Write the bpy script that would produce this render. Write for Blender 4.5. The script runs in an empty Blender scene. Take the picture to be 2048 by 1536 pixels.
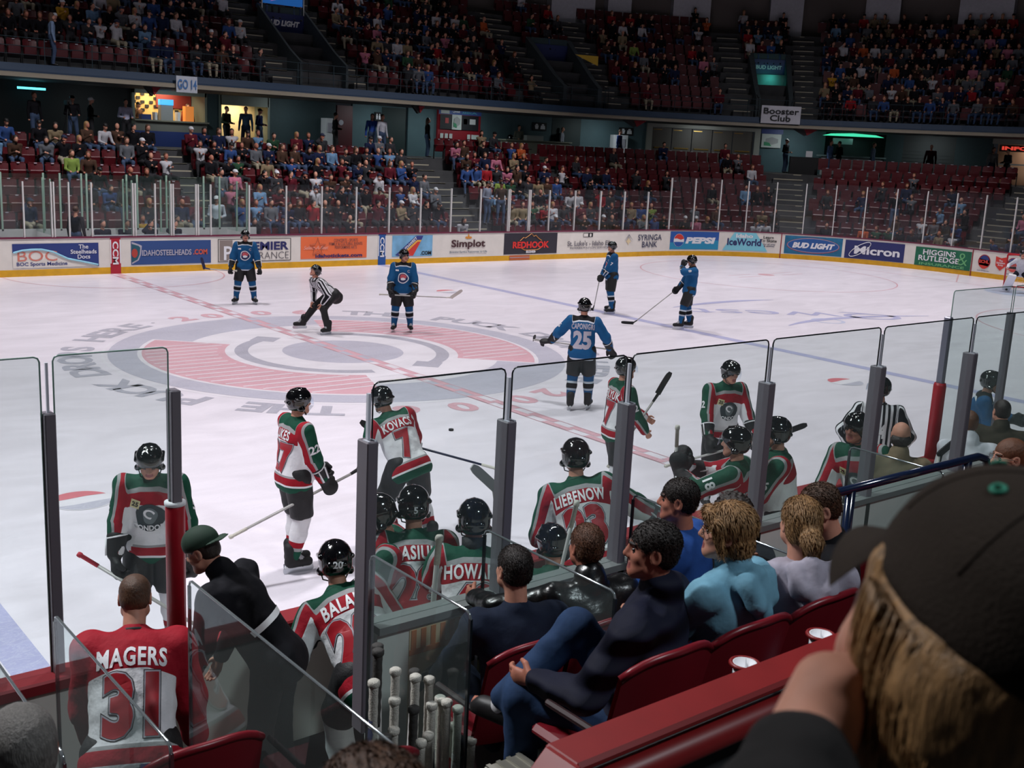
import bpy, math, random
import numpy as np
from mathutils import Vector, Matrix
from mathutils.bvhtree import BVHTree
pi=math.pi; sin=math.sin; cos=math.cos; rad=math.radians
SC=bpy.context.scene; COL=SC.collection
rnd=random.Random(7)

# ---------------------------------------------------------------- camera
cam=bpy.data.cameras.new('camera'); cam.sensor_width=36; cam.lens=2240.9/2048*36
cam.clip_start=.05; cam.clip_end=300
cam.dof.use_dof=True; cam.dof.focus_distance=11.0; cam.dof.aperture_fstop=8.0
camo=bpy.data.objects.new('camera',cam); COL.objects.link(camo)
YAW,PIT,ROL=.683,-.212,.05
_f=Vector((sin(YAW)*cos(PIT),cos(YAW)*cos(PIT),sin(PIT))); _r=Vector((cos(YAW),-sin(YAW),0)); _u=_r.cross(_f)
_r2=cos(ROL)*_r+sin(ROL)*_u; _u2=-sin(ROL)*_r+cos(ROL)*_u
camo.matrix_world=Matrix(((_r2.x,_u2.x,-_f.x,-11.272),(_r2.y,_u2.y,-_f.y,-6.305),(_r2.z,_u2.z,-_f.z,4.248),(0,0,0,1)))
SC.camera=camo
# ---------------------------------------------------------------- world, exposure
w=bpy.data.worlds.new('arena_air'); SC.world=w; w.use_nodes=True
w.node_tree.nodes['Background'].inputs[0].default_value=(.55,.6,.75,1)
w.node_tree.nodes['Background'].inputs[1].default_value=.012
SC.view_settings.view_transform='Standard'; SC.view_settings.look='None'
SC.view_settings.exposure=0.0; SC.view_settings.gamma=1; SC.view_settings.use_curve_mapping=False
SC.cycles.max_bounces=8; SC.cycles.transparent_max_bounces=24
SC.cycles.diffuse_bounces=3; SC.cycles.glossy_bounces=3
SC.cycles.use_denoising=True
SC.cycles.sample_clamp_indirect=4
# ---------------------------------------------------------------- arena lamps
def area(name,loc,size,power,col=(1,.97,.95),spread=160,tgt=None,sy=None):
    l=bpy.data.lights.new(name,'AREA'); l.shape='RECTANGLE'; l.size=size; l.size_y=sy or size; l.energy=power; l.color=col; l.spread=rad(spread)
    o=bpy.data.objects.new(name,l); COL.objects.link(o); o.location=loc
    d=Vector(tgt if tgt else (loc[0],loc[1],0))-Vector(loc); o.rotation_euler=d.to_track_quat('-Z','Y').to_euler(); return o
for lx in (-12,-2,8,18,27):
    for ly in (6.5,19.5):
        area('arena_lamp',(lx,ly,16),1.3,480,(1,.955,.975),104)
# dim house lamps over the stands; added fill lamps on bench and near seats
for lx,ly in ((0,36),(14,37)): area('house_fill_lamp',(lx,ly,17),1.2,60,(.9,.92,1),150)
for lx,ly in ((28,32),(36,20)): area('house_fill_lamp',(lx,ly,17),1.2,40,(.9,.92,1),150)
area('house_fill_lamp',(-6,-10,12),1.2,210,(.85,.93,1),120,(-7.5,-2,1))  # unseen fill behind the camera, added to brighten the bench wall
area('house_fill_lamp',(-15,6,15),1.2,520,(.95,.97,1),90,(-8,-1,1))  # unseen fill from the ice side, added for the near fans

for lx in (-1,8,17): area('stand_fill_lamp',(lx,21,16),1.2,230,(.97,.96,1),60,(lx,30.5,2.5))  # unseen lamps added to brighten the crowd in the lower stand
area('stand_fill_lamp',(25,17,16),1.2,90,(.95,.95,1),70,(33,26,3))  # added fill for the corner of the stand
# ---------------------------------------------------------------- materials
def lin(c): return tuple((x/255/12.92 if x/255<=.04045 else ((x/255+.055)/1.055)**2.4) for x in c)
MATS={}
def mat(name,c,rough=.6,metal=0,spec=.5,noise=0,nscale=8,bump=0,bscale=60,objcol=False,emit=0,coat=0):
    if name in MATS: return MATS[name]
    m=bpy.data.materials.new(name); m.use_nodes=True; nt=m.node_tree; b=nt.nodes['Principled BSDF']; L=nt.links
    col=lin(c)+(1,)
    b.inputs['Base Color'].default_value=col; b.inputs['Roughness'].default_value=rough; b.inputs['Metallic'].default_value=metal
    b.inputs['Specular IOR Level'].default_value=spec
    if coat: b.inputs['Coat Weight'].default_value=coat; b.inputs['Coat Roughness'].default_value=.05
    src=None
    if objcol:
        oi=nt.nodes.new('ShaderNodeObjectInfo'); src=oi.outputs['Color']; L.new(src,b.inputs['Base Color'])
    if noise or bump:
        tc=nt.nodes.new('ShaderNodeTexCoord')
    if noise:
        n=nt.nodes.new('ShaderNodeTexNoise'); n.inputs['Scale'].default_value=nscale; n.inputs['Detail'].default_value=5; L.new(tc.outputs['Object'],n.inputs['Vector'])
        mr=nt.nodes.new('ShaderNodeMapRange'); mr.inputs['From Min'].default_value=.3; mr.inputs['From Max'].default_value=.7; mr.inputs['To Min'].default_value=1-noise; mr.inputs['To Max'].default_value=1+noise*.5; L.new(n.outputs['Fac'],mr.inputs['Value'])
        mx=nt.nodes.new('ShaderNodeMix'); mx.data_type='RGBA'; mx.blend_type='MULTIPLY'; mx.inputs[0].default_value=1
        mx.inputs[6].default_value=col
        if src: L.new(src,mx.inputs[6])
        L.new(mr.outputs[0],mx.inputs[7]); L.new(mx.outputs[2],b.inputs['Base Color'])
    if bump:
        n2=nt.nodes.new('ShaderNodeTexNoise'); n2.inputs['Scale'].default_value=bscale; n2.inputs['Detail'].default_value=3; L.new(tc.outputs['Object'],n2.inputs['Vector'])
        bp=nt.nodes.new('ShaderNodeBump'); bp.inputs['Strength'].default_value=bump; bp.inputs['Distance'].default_value=.01; L.new(n2.outputs['Fac'],bp.inputs['Height']); L.new(bp.outputs[0],b.inputs['Normal'])
    if emit:
        b.inputs['Emission Color'].default_value=col; b.inputs['Emission Strength'].default_value=emit
    MATS[name]=m; return m
def glassmat(name,tint,gl=.06,rough=.02):
    m=bpy.data.materials.new(name); m.use_nodes=True; nt=m.node_tree; nt.nodes.clear(); L=nt.links
    o=nt.nodes.new('ShaderNodeOutputMaterial'); t=nt.nodes.new('ShaderNodeBsdfTransparent'); t.inputs[0].default_value=tint+(1,)
    g=nt.nodes.new('ShaderNodeBsdfGlossy'); g.inputs['Roughness'].default_value=rough; g.inputs[0].default_value=(.9,.95,1,1)
    f=nt.nodes.new('ShaderNodeFresnel'); f.inputs[0].default_value=1.45
    mu=nt.nodes.new('ShaderNodeMath'); mu.operation='MULTIPLY'; ge=nt.nodes.new('ShaderNodeNewGeometry'); iv=nt.nodes.new('ShaderNodeMath'); iv.operation='MULTIPLY_ADD'; iv.inputs[1].default_value=-gl; iv.inputs[2].default_value=gl
    L.new(ge.outputs['Backfacing'],iv.inputs[0]); L.new(iv.outputs[0],mu.inputs[1])
    mx=nt.nodes.new('ShaderNodeMixShader'); L.new(f.outputs[0],mu.inputs[0]); L.new(mu.outputs[0],mx.inputs[0]); L.new(t.outputs[0],mx.inputs[1]); L.new(g.outputs[0],mx.inputs[2]); L.new(mx.outputs[0],o.inputs[0])
    MATS[name]=m; return m
def hazeglass(name,tint,haze,hc):
    # scuffed plexiglass: clear, with a thin film of scratches that scatters light
    m=glassmat(name,tint,.8,.03); nt=m.node_tree; L=nt.links; out=[n for n in nt.nodes if n.type=='OUTPUT_MATERIAL'][0]; mx=[n for n in nt.nodes if n.type=='MIX_SHADER'][0]
    d=nt.nodes.new('ShaderNodeBsdfDiffuse'); d.inputs[0].default_value=lin(hc)+(1,)
    m2=nt.nodes.new('ShaderNodeMixShader'); m2.inputs[0].default_value=haze; L.new(mx.outputs[0],m2.inputs[1]); L.new(d.outputs[0],m2.inputs[2]); L.new(m2.outputs[0],out.inputs[0]); return m

# ---------------------------------------------------------------- tagging and mesh helpers
def tag(o,label=None,cat=None,group=None,kind=None):
    if label: o['label']=label
    if cat: o['category']=cat
    if group: o['group']=group
    if kind: o['kind']=kind
    return o
def empty(name,loc=(0,0,0),rz=0,label=None,cat=None,group=None):
    o=bpy.data.objects.new(name,None); COL.objects.link(o); o.location=loc; o.rotation_euler=(0,0,rz); o.empty_display_size=.1
    return tag(o,label,cat,group)
def mkmesh(name,V,F,mats,mi=None,smooth=True):
    """V (n,3); F list of arrays (each (m,k)) or list of lists"""
    me=bpy.data.meshes.new(name); V=np.asarray(V,dtype=np.float32)
    if isinstance(F,np.ndarray): F=[F]
    if F and isinstance(F[0],np.ndarray):
        loops=np.concatenate([f.ravel() for f in F]); tot=np.concatenate([np.full(len(f),f.shape[1]) for f in F])
    else:
        loops=np.array([i for f in F for i in f]); tot=np.array([len(f) for f in F])
    st=np.concatenate([[0],np.cumsum(tot)[:-1]])
    me.vertices.add(len(V)); me.vertices.foreach_set('co',V.ravel())
    me.loops.add(len(loops)); me.loops.foreach_set('vertex_index',loops.astype(np.int32))
    me.polygons.add(len(tot)); me.polygons.foreach_set('loop_start',st.astype(np.int32)); me.polygons.foreach_set('loop_total',tot.astype(np.int32))
    if mi is not None: me.polygons.foreach_set('material_index',np.asarray(mi,dtype=np.int32))
    me.polygons.foreach_set('use_smooth',np.full(len(tot),bool(smooth)))
    for m in mats: me.materials.append(m)
    me.update(calc_edges=True); me.validate()
    return me
def link(name,me,parent=None,loc=None):
    o=bpy.data.objects.new(name,me); COL.objects.link(o)
    if parent is not None: o.parent=parent
    if loc is not None: o.location=loc
    return o
class G:
    """collects simple shapes into one mesh"""
    def __init__(s): s.v=[]; s.f=[]; s.m=[]; s.sm=False
    def add(s,V,F,m=0):
        n=len(s.v); s.v+= [tuple(p) for p in V]; s.f+=[tuple(i+n for i in f) for f in F]; s.m+=[m]*len(F); return s
    def box(s,c,d,m=0,R=None,bev=0):
        hx,hy,hz=d[0]/2,d[1]/2,d[2]/2
        if bev:
            b=min(bev,hx*.9,hy*.9,hz*.9); P=[]
            for sx in (-1,1):
                for sy in (-1,1):
                    for sz in (-1,1):
                        P+=[Vector((sx*(hx-b),sy*(hy-b),sz*hz)),Vector((sx*(hx-b),sy*hy,sz*(hz-b))),Vector((sx*hx,sy*(hy-b),sz*(hz-b)))]
            import bmesh
            bm=bmesh.new()
            for p in P: bm.verts.new(p)
            r=bmesh.ops.convex_hull(bm,input=bm.verts); bm.verts.ensure_lookup_table(); bm.verts.index_update()
            V=[v.co.copy() for v in bm.verts]; F=[[v.index for v in f.verts] for f in bm.faces]; bm.free()
        else:
            V=[Vector((x*hx,y*hy,z*hz)) for x in (-1,1) for y in (-1,1) for z in (-1,1)]
            F=[(0,1,3,2),(4,6,7,5),(0,4,5,1),(2,3,7,6),(0,2,6,4),(1,5,7,3)]
        if R is not None: V=[R@v for v in V]
        c=Vector(c); return s.add([v+c for v in V],F,m)
    def bb(s,a,b,m=0,bev=0): return s.box([(a[i]+b[i])/2 for i in range(3)],[abs(b[i]-a[i]) for i in range(3)],m,None,bev)
    def tube(s,pts,r,n=10,m=0,cap=True,closed=False,flat=1,up=None):
        pts=[Vector(p) for p in pts]; R=r if isinstance(r,(list,tuple)) else [r]*len(pts)
        V=[];F=[];prev=None
        for i,p in enumerate(pts):
            a=pts[i-1] if (i>0 or closed) else p; b=pts[(i+1)%len(pts)] if (i<len(pts)-1 or closed) else p
            t=(b-a).normalized()
            if prev is None:
                u=Vector(up) if up else (Vector((0,0,1)) if abs(t.z)<.9 else Vector((1,0,0)))
                u=(u-t*u.dot(t)).normalized()
            else: u=(prev-t*prev.dot(t)).normalized()
            prev=u; w=t.cross(u)
            for k in range(n):
                q=2*pi*k/n; V.append(p+u*cos(q)*R[i]+w*sin(q)*R[i]*flat)
        L=len(pts)
        for i in range(L if closed else L-1):
            for k in range(n):
                a=i*n+k; b=i*n+(k+1)%n; c=((i+1)%L)*n+(k+1)%n; d=((i+1)%L)*n+k; F.append((a,b,c,d))
        if cap and not closed: F.append(tuple(range(n-1,-1,-1))); F.append(tuple((L-1)*n+k for k in range(n)))
        return s.add(V,F,m)
    def lathe(s,prof,c=(0,0,0),n=20,m=0,R=None):
        V=[];F=[];c=Vector(c)
        for (r,z) in prof:
            for k in range(n):
                v=Vector((r*cos(2*pi*k/n),r*sin(2*pi*k/n),z)); V.append((R@v if R else v)+c)
        for i in range(len(prof)-1):
            for k in range(n): F.append((i*n+k,i*n+(k+1)%n,(i+1)*n+(k+1)%n,(i+1)*n+k))
        return s.add(V,F,m)
    def prism(s,poly,fn,d0,d1,m=0):
        """poly in 2D, fn(x,y,d)->3D"""
        n=len(poly); V=[fn(x,y,d0) for x,y in poly]+[fn(x,y,d1) for x,y in poly]
        F=[tuple(range(n-1,-1,-1)),tuple(range(n,2*n))]+[(i,(i+1)%n,n+(i+1)%n,n+i) for i in range(n)]
        return s.add(V,F,m)
    def grid(s,fn,nu,nv,m=0):
        V=[fn(i/nu,j/nv) for i in range(nu+1) for j in range(nv+1)]
        F=[(i*(nv+1)+j,(i+1)*(nv+1)+j,(i+1)*(nv+1)+j+1,i*(nv+1)+j+1) for i in range(nu) for j in range(nv)]
        return s.add(V,F,m)
    def build(s,name,mats,parent=None,loc=None,smooth=False):
        if not isinstance(mats,(list,tuple)): mats=[mats]
        me=mkmesh(name,s.v,s.f,mats,s.m,smooth)
        return link(name,me,parent,loc)
def struct(o): o['kind']='structure'; return o

# ---------------------------------------------------------------- lettering
_tcache={}
def text2d(s,size=1,bold=.0,sx=1,shear=0,sub=None,spacing=1.0):
    """returns verts (n,2), tris; centred at origin, cap height = size"""
    key=(s,round(bold,4),sx,shear,spacing,sub)
    if key not in _tcache:
        cu=bpy.data.curves.new('t','FONT'); cu.body=s; cu.size=1; cu.offset=bold; cu.align_x='CENTER'; cu.resolution_u=3; cu.space_character=spacing; cu.shear=shear; cu.space_line=.85
        o=bpy.data.objects.new('t',cu); COL.objects.link(o)
        dg=bpy.context.evaluated_depsgraph_get(); me=bpy.data.meshes.new_from_object(o.evaluated_get(dg))
        import bmesh
        bm=bmesh.new(); bm.from_mesh(me); bmesh.ops.triangulate(bm,faces=bm.faces)
        for it in range(2 if not sub else 4):
            es=[e for e in bm.edges if e.calc_length()>(sub or .22)]
            if es: bmesh.ops.subdivide_edges(bm,edges=es,cuts=1); bmesh.ops.triangulate(bm,faces=bm.faces)
        bm.verts.ensure_lookup_table(); bm.verts.index_update()
        V=np.array([v.co[:2] for v in bm.verts]); F=np.array([[v.index for v in f.verts] for f in bm.faces]); bm.free()
        bpy.data.objects.remove(o); bpy.data.meshes.remove(me); bpy.data.curves.remove(cu)
        V[:,0]-=(V[:,0].min()+V[:,0].max())/2; V[:,1]-=(V[:,1].min()+V[:,1].max())/2
        _tcache[key]=(V,F)
    V,F=_tcache[key]; h=V[:,1].max()-V[:,1].min()
    V=V.copy()*size/h; V[:,0]*=sx
    return V,F
def flat_text(name,s,size,m,fn,parent,bold=.02,sx=1,shear=0,width=None,spacing=1.0):
    V,F=text2d(s,size,bold,sx,shear,spacing=spacing)
    if width: V[:,0]*=width/(V[:,0].max()-V[:,0].min())
    P=np.array([fn(x,y) for x,y in V]); o=link(name,mkmesh(name,P,F,[m],smooth=False),parent); return o

# ---------------------------------------------------------------- arena outline: s along the far boards, D outwards
R0=8.53; CX=30.48-R0; CY=25.9-R0; SE=CX+R0*pi/2
def P2(s,D=0):
    R=R0+D
    if s<=CX: return Vector((s,25.9+D,0)),Vector((0,1,0))
    f=(s-CX)/R0
    if f<=pi/2: n=Vector((sin(f),cos(f),0)); return Vector((CX,CY,0))+n*R,n
    return Vector((30.48+D,CY-(s-SE),0)),Vector((1,0,0))
def PP(s,D,z): p,n=P2(s,D); return Vector((p.x,p.y,z))
def ssteps(s0,s1,fine=.7):
    out=[s0]; s=s0
    marks=[CX,SE]
    while s<s1-1e-6:
        st=fine if CX-.01<=s<SE else 4.0
        n=min([s+st,s1]+[k for k in marks if k>s+1e-6]); out.append(n); s=n
    return out
def strip(name,prof,s0,s1,mats,mi=None,parent=None,closed=False,caps=True,fine=.7):
    S=ssteps(s0,s1,fine); g=G(); k=len(prof); V=[PP(s,D,z) for s in S for D,z in prof]; F=[];M=[]
    for i in range(len(S)-1):
        for j in range(k if closed else k-1):
            F.append((i*k+j,i*k+(j+1)%k,(i+1)*k+(j+1)%k,(i+1)*k+j)); M.append(mi[j] if mi else 0)
    if closed and caps: F+= [tuple(range(k)),tuple((len(S)-1)*k+j for j in range(k-1,-1,-1))]; M+=[0,0]
    if not isinstance(mats,(list,tuple)): mats=[mats]
    return link(name,mkmesh(name,V,F,mats,M,smooth=False),parent)
def sbox(g,s0,s1,D0,D1,z0,z1,m=0,n=None):
    """box following the outline"""
    n=n or max(1,int((s1-s0)/.8)); S=[s0+(s1-s0)*i/n for i in range(n+1)]
    V=[PP(s,D,z) for s in S for D,z in ((D0,z0),(D1,z0),(D1,z1),(D0,z1))]; F=[]
    for i in range(n):
        for j in range(4): F.append((i*4+j,i*4+(j+1)%4,(i+1)*4+(j+1)%4,(i+1)*4+j))
    F+=[(0,1,2,3),(n*4+3,n*4+2,n*4+1,n*4)]
    g.add(V,F,m); return g
def s_of(s,D): # outline parameter step that spans one metre at offset D
    return 1.0 if (s<CX or s>SE) else R0/(R0+D)
# ---------------------------------------------------------------- implicit-surface modeller
def _R(x=None,z=None):
    """rows = local axes; x lateral axis, z long axis"""
    z=Vector(z or (0,0,1)).normalized(); x=Vector(x or (1,0,0)); x=(x-z*x.dot(z)).normalized(); y=z.cross(x)
    return np.array([x[:],y[:],z[:]])
def C(a,b,ra,rb=None,m=0,fl=1,ax=None,k=None,op='+'):
    rb=ra if rb is None else rb
    return dict(t='c',a=np.array(a,float),b=np.array(b,float),ra=ra,rb=rb,m=m,fl=fl,ax=None if ax is None else np.array(Vector(ax).normalized()[:]),k=k,op=op)
def E(c,r,m=0,R=None,k=None,op='+'):
    return dict(t='e',c=np.array(c,float),r=np.array(r if hasattr(r,'__len__') else (r,r,r),float),R=R,m=m,k=k,op=op)
def BX(c,h,rd=.01,m=0,R=None,k=None,op='+'):
    return dict(t='b',c=np.array(c,float),h=np.array(h,float),rd=rd,R=R,m=m,k=k,op=op)
def pdist(p,X):
    if p['t']=='c':
        ab=p['b']-p['a']; L=ab@ab+1e-12; h=np.clip(((X-p['a'])@ab)/L,0,1); q=X-p['a']-h[...,None]*ab
        if p['ax'] is not None and p['fl']!=1:
            n=p['ax']; q=q+(q@n)[...,None]*n*(1/p['fl']-1)
        return np.sqrt((q*q).sum(-1))-(p['ra']+(p['rb']-p['ra'])*h)
    q=X-p['c']
    if p['R'] is not None: q=q@p['R'].T
    if p['t']=='e':
        k0=np.sqrt(((q/p['r'])**2).sum(-1)); k1=np.sqrt(((q/p['r']**2)**2).sum(-1))+1e-9
        return k0*(k0-1)/k1
    d=np.abs(q)-p['h']+p['rd']; return np.sqrt((np.maximum(d,0)**2).sum(-1))+np.minimum(d.max(-1),0)-p['rd']
def pbox(p):
    if p['t']=='c':
        r=max(p['ra'],p['rb'])*max(1,p['fl']); return np.minimum(p['a'],p['b'])-r,np.maximum(p['a'],p['b'])+r
    r=p['r'].max() if p['t']=='e' else np.linalg.norm(p['h']); return p['c']-r,p['c']+r
def implicit(prims,vx,k=.02,wr=None):
    """returns verts, quads, material per face"""
    lo=np.min([pbox(p)[0] for p in prims if p['op']=='+'],axis=0)-3*vx; hi=np.max([pbox(p)[1] for p in prims if p['op']=='+'],axis=0)+3*vx
    n=np.ceil((hi-lo)/vx).astype(int)+1; F=np.full(n,.5,dtype=np.float32)
    ax=[lo[i]+vx*np.arange(n[i]) for i in range(3)]
    for p in prims:
        kk=p['k'] if p['k'] is not None else k
        a,b=pbox(p); pad=kk+3*vx
        i0=np.clip(((a-pad-lo)/vx).astype(int),0,n-1); i1=np.clip(((b+pad-lo)/vx).astype(int)+2,1,n)
        if (i1<=i0).any(): continue
        sl=tuple(slice(i0[i],i1[i]) for i in range(3))
        X=np.stack(np.meshgrid(ax[0][sl[0]],ax[1][sl[1]],ax[2][sl[2]],indexing='ij'),-1)
        d=pdist(p,X); f=F[sl]
        if p['op']=='+': h=np.clip(.5+.5*(f-d)/kk,0,1); F[sl]=f*(1-h)+d*h-kk*h*(1-h)
        elif p['op']=='-': h=np.clip(.5-.5*(f+d)/kk,0,1); F[sl]=f*(1-h)-d*h+kk*h*(1-h)
    if wr:
        amp,fr=wr; X=np.stack(np.meshgrid(*ax,indexing='ij'),-1); x,y,z=X[...,0]*fr,X[...,1]*fr,X[...,2]*fr
        F+=amp*(np.sin(x*1.3+2*np.sin(z*.9+y))*np.sin(z*1.1+1.7*np.sin(y*1.2-x*.7))+.5*np.sin(2.3*x+z*1.9+2*np.sin(y*2))+.4*np.sin(3.7*z-2.9*x+2.2*np.sin(y*2.6+x*1.3))*np.sin(2.4*y+1.6*x))
    S=F<0
    idx=-np.ones(n-1,dtype=np.int64)
    cnt=np.zeros(n-1,np.float32); acc=np.zeros(tuple(n-1)+(3,),np.float32)
    co=[np.arange(n[i]-1,dtype=np.float32) for i in range(3)]; GI=np.meshgrid(*co,indexing='ij')
    def sub(A,o): return A[o[0]:n[0]-1+o[0],o[1]:n[1]-1+o[1],o[2]:n[2]-1+o[2]]
    for axi in range(3):
        o1,o2=[q for q in range(3) if q!=axi]
        for u in (0,1):
            for v in (0,1):
                oa=[0,0,0]; oa[o1]=u; oa[o2]=v; ob=list(oa); ob[axi]=1
                fa,fb=sub(F,oa),sub(F,ob); cr=(fa<0)!=(fb<0)
                t=np.where(cr,fa/(fa-fb+1e-20),0)
                cnt+=cr
                acc[...,axi]+=np.where(cr,GI[axi]+t,0); acc[...,o1]+=np.where(cr,GI[o1]+u,0); acc[...,o2]+=np.where(cr,GI[o2]+v,0)
    act=cnt>0; idx[act]=np.arange(act.sum()); V=acc[act]/cnt[act][:,None]*vx+lo
    Q=[]
    for axi in range(3):
        o1,o2=(axi+1)%3,(axi+2)%3
        sa=[slice(1,-1)]*3; sa[axi]=slice(0,-1); sb=list(sa); sb[axi]=slice(1,None)
        A=S[tuple(sa)]; Bq=S[tuple(sb)]; cr=A!=Bq; I=np.argwhere(cr); fl=A[cr]
        I=I+1; I[:,axi]-=1
        def cell(d1,d2):
            J=I.copy(); J[:,o1]-=d1; J[:,o2]-=d2; return idx[J[:,0],J[:,1],J[:,2]]
        q=np.stack([cell(0,0),cell(1,0),cell(1,1),cell(0,1)],1); q[~fl]=q[~fl][:,::-1]; Q.append(q)
    Q=np.concatenate(Q); Q=Q[(Q>=0).all(1)]
    ms=[p['m'] for p in prims]
    if len(set(ms))>1:
        Cn=V[Q].mean(1); best=np.full(len(Q),9.); mi=np.zeros(len(Q),int)
        for p in prims:
            if p['op']!='+': continue
            d=pdist(p,Cn); w=d<best; best[w]=d[w]; mi[w]=p['m']
    else: mi=np.full(len(Q),ms[0])
    return V,Q,mi
def blob(name,prims,vx,mats,parent,k=.02,wr=None,attr=None,loc=None):
    V,Q,mi=implicit(prims,vx,k,wr)
    if not isinstance(mats,(list,tuple)): mats=[mats]
    me=mkmesh(name,V,Q,mats,mi)
    if attr:
        a=me.attributes.new('jp','FLOAT_VECTOR','POINT'); n=len(me.vertices); A=attr(V).astype(np.float32); a.data.foreach_set('vector',A.ravel())
    return link(name,me,parent,loc)

# ---------------------------------------------------------------- people
def ik(a,t,l1,l2,hint):
    a=Vector(a); t=Vector(t); d=t-a; L=d.length; m=(l1+l2)*.995
    if L>m: t=a+d*(m/L); d=t-a; L=m
    L=max(L,abs(l1-l2)*1.05+1e-4); x=(l1*l1-l2*l2+L*L)/(2*L); h=math.sqrt(max(0,l1*l1-x*x)); dn=d.normalized()
    hv=Vector(hint); hv=(hv-dn*hv.dot(dn)); hv=hv.normalized() if hv.length>1e-4 else Vector((0,0,1))
    return a+dn*x+hv*h,t
def rotz(v,a): return Vector((v[0]*cos(a)-v[1]*sin(a),v[0]*sin(a)+v[1]*cos(a),v[2]))
def pose(H=1.78,ph=None,pel=(0,0),lean=0,side=0,twist=0,hy=0,hp=0,ht=0,hands=(None,None),feet=((-.13,0),(.13,0)),eh=(None,None),kh=((-.25,1,.1),(.25,1,.1)),fy=(12,-12),fz=(.0,.0),sk=0,ftoe=0):
    """joints in the person's own frame: +Y forward, X right. hands/feet/kh order: left(-X), right(+X)"""
    J={}; H_=H; ph=ph if ph is not None else .53*H+sk
    P=Vector((pel[0],pel[1],ph)); J['pel']=P; J['H']=H
    M=Matrix.Rotation(rad(side),3,'Y')@Matrix.Rotation(-rad(lean),3,'X')
    s=M@Vector((0,0,1)); Mt=M@Matrix.Rotation(rad(twist),3,'Z'); sx=Mt@Vector((1,0,0)); sf=Mt@Vector((0,1,0))
    J['s']=s; J['sx']=sx; J['sf']=sf; J['waist']=P+s*.09*H; J['chest']=P+s*.19*H; J['sh']=P+s*.275*H; J['neck']=P+s*.295*H
    Mh=Matrix.Rotation(rad(twist*.6+hy),3,'Z')@Matrix.Rotation(rad(ht),3,'Y')@Matrix.Rotation(-rad(lean*.35+hp),3,'X')
    J['hu']=Mh@Vector((0,0,1)); J['hf']=Mh@Vector((0,1,0)); J['hx']=Mh@Vector((1,0,0))
    nd=(s*.6+J['hu']*.6).normalized(); J['hb']=J['neck']+nd*.045*H; J['head']=J['hb']+J['hu']*.062*H+J['hf']*.018*H
    for i,sg in ((0,-1),(1,1)):
        S=P+s*.268*H+sx*sg*.112*H; J['S%d'%i]=S
        hd=hands[i]
        if hd is None: hd=S+Vector((sg*.08,.06,-.31*H))
        hint=eh[i] if eh[i] is not None else (sg*.5,-1,-.3)
        e,h=ik(S,hd,.172*H,.15*H,hint); J['E%d'%i]=e; J['W%d'%i]=h
        hp_=P+Vector((sg*.052*H,0,-.01)); J['hip%d'%i]=hp_
        f=feet[i]; A=Vector((f[0],f[1],.045*H+sk+fz[i])); K,A=ik(hp_,A,.245*H,.24*H,kh[i]); J['K%d'%i]=K; J['A%d'%i]=A
        J['fd%d'%i]=rotz(Vector((0,1,-ftoe)),rad(fy[i]))
    return J
def headprims(J,sc=1,skin=0,eye=1,lip=2,brow=3,female=False,beard=None):
    c=J['head']; u,f,x=J['hu'],J['hf'],J['hx']; R=np.array([x[:],f[:],u[:]]); q=lambda a,b,d:c+x*a*sc+f*b*sc+u*d*sc
    pr=[E(q(0,-.012,.03),(.074*sc,.094*sc,.085*sc),skin,R),
        E(q(0,.022,-.035),(.058*sc,.066*sc,.07*sc),skin,R,k=.03),
        E(q(0,.058,-.09),(.024*sc,.022*sc,.02*sc),skin,R,k=.03),
        C(J['neck']-J['s']*.03,q(0,-.02,-.05),.056*sc,.052*sc,skin,k=.03)]
    for sg in (-1,1):
        pr+=[C(q(sg*.045,.03,-.06),q(sg*.02,.066,-.088),.022*sc,.018*sc,skin,k=.03),
             E(q(sg*.04,.055,-.022),(.02*sc,.018*sc,.018*sc),skin,R,k=.025),
             E(q(sg*.032,.085,.008),(.02*sc,.012*sc,.011*sc),skin,R,k=.012,op='-'),
             E(q(sg*.031,.0745,.006),(.0085*sc,.0085*sc,.006*sc),eye,R,k=.003),
             C(q(sg*.014,.089,.027),q(sg*.046,.073,.03),.0058*sc,.004*sc,brow,k=.01),
             E(q(sg*.074,-.008,-.005),(.009*sc,.022*sc,.033*sc),skin,_R(x,u),k=.008),
             E(q(sg*.079,-.003,-.003),(.005*sc,.012*sc,.02*sc),skin,_R(x,u),k=.006,op='-')]
    pr+=[C(q(0,.084,.012),q(0,.098,-.02),.009*sc,.014*sc,skin,k=.014),
         E(q(.013,.088,-.026),(.009*sc,)*3,skin,R,k=.008),E(q(-.013,.088,-.026),(.009*sc,)*3,skin,R,k=.008),
         C(q(-.018,.08,-.053),q(.018,.08,-.053),.0075*sc,.0075*sc,lip,k=.006),
         C(q(-.015,.078,-.063),q(.015,.078,-.063),.0085*sc,.0085*sc,lip,k=.006)]
    return pr
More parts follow.
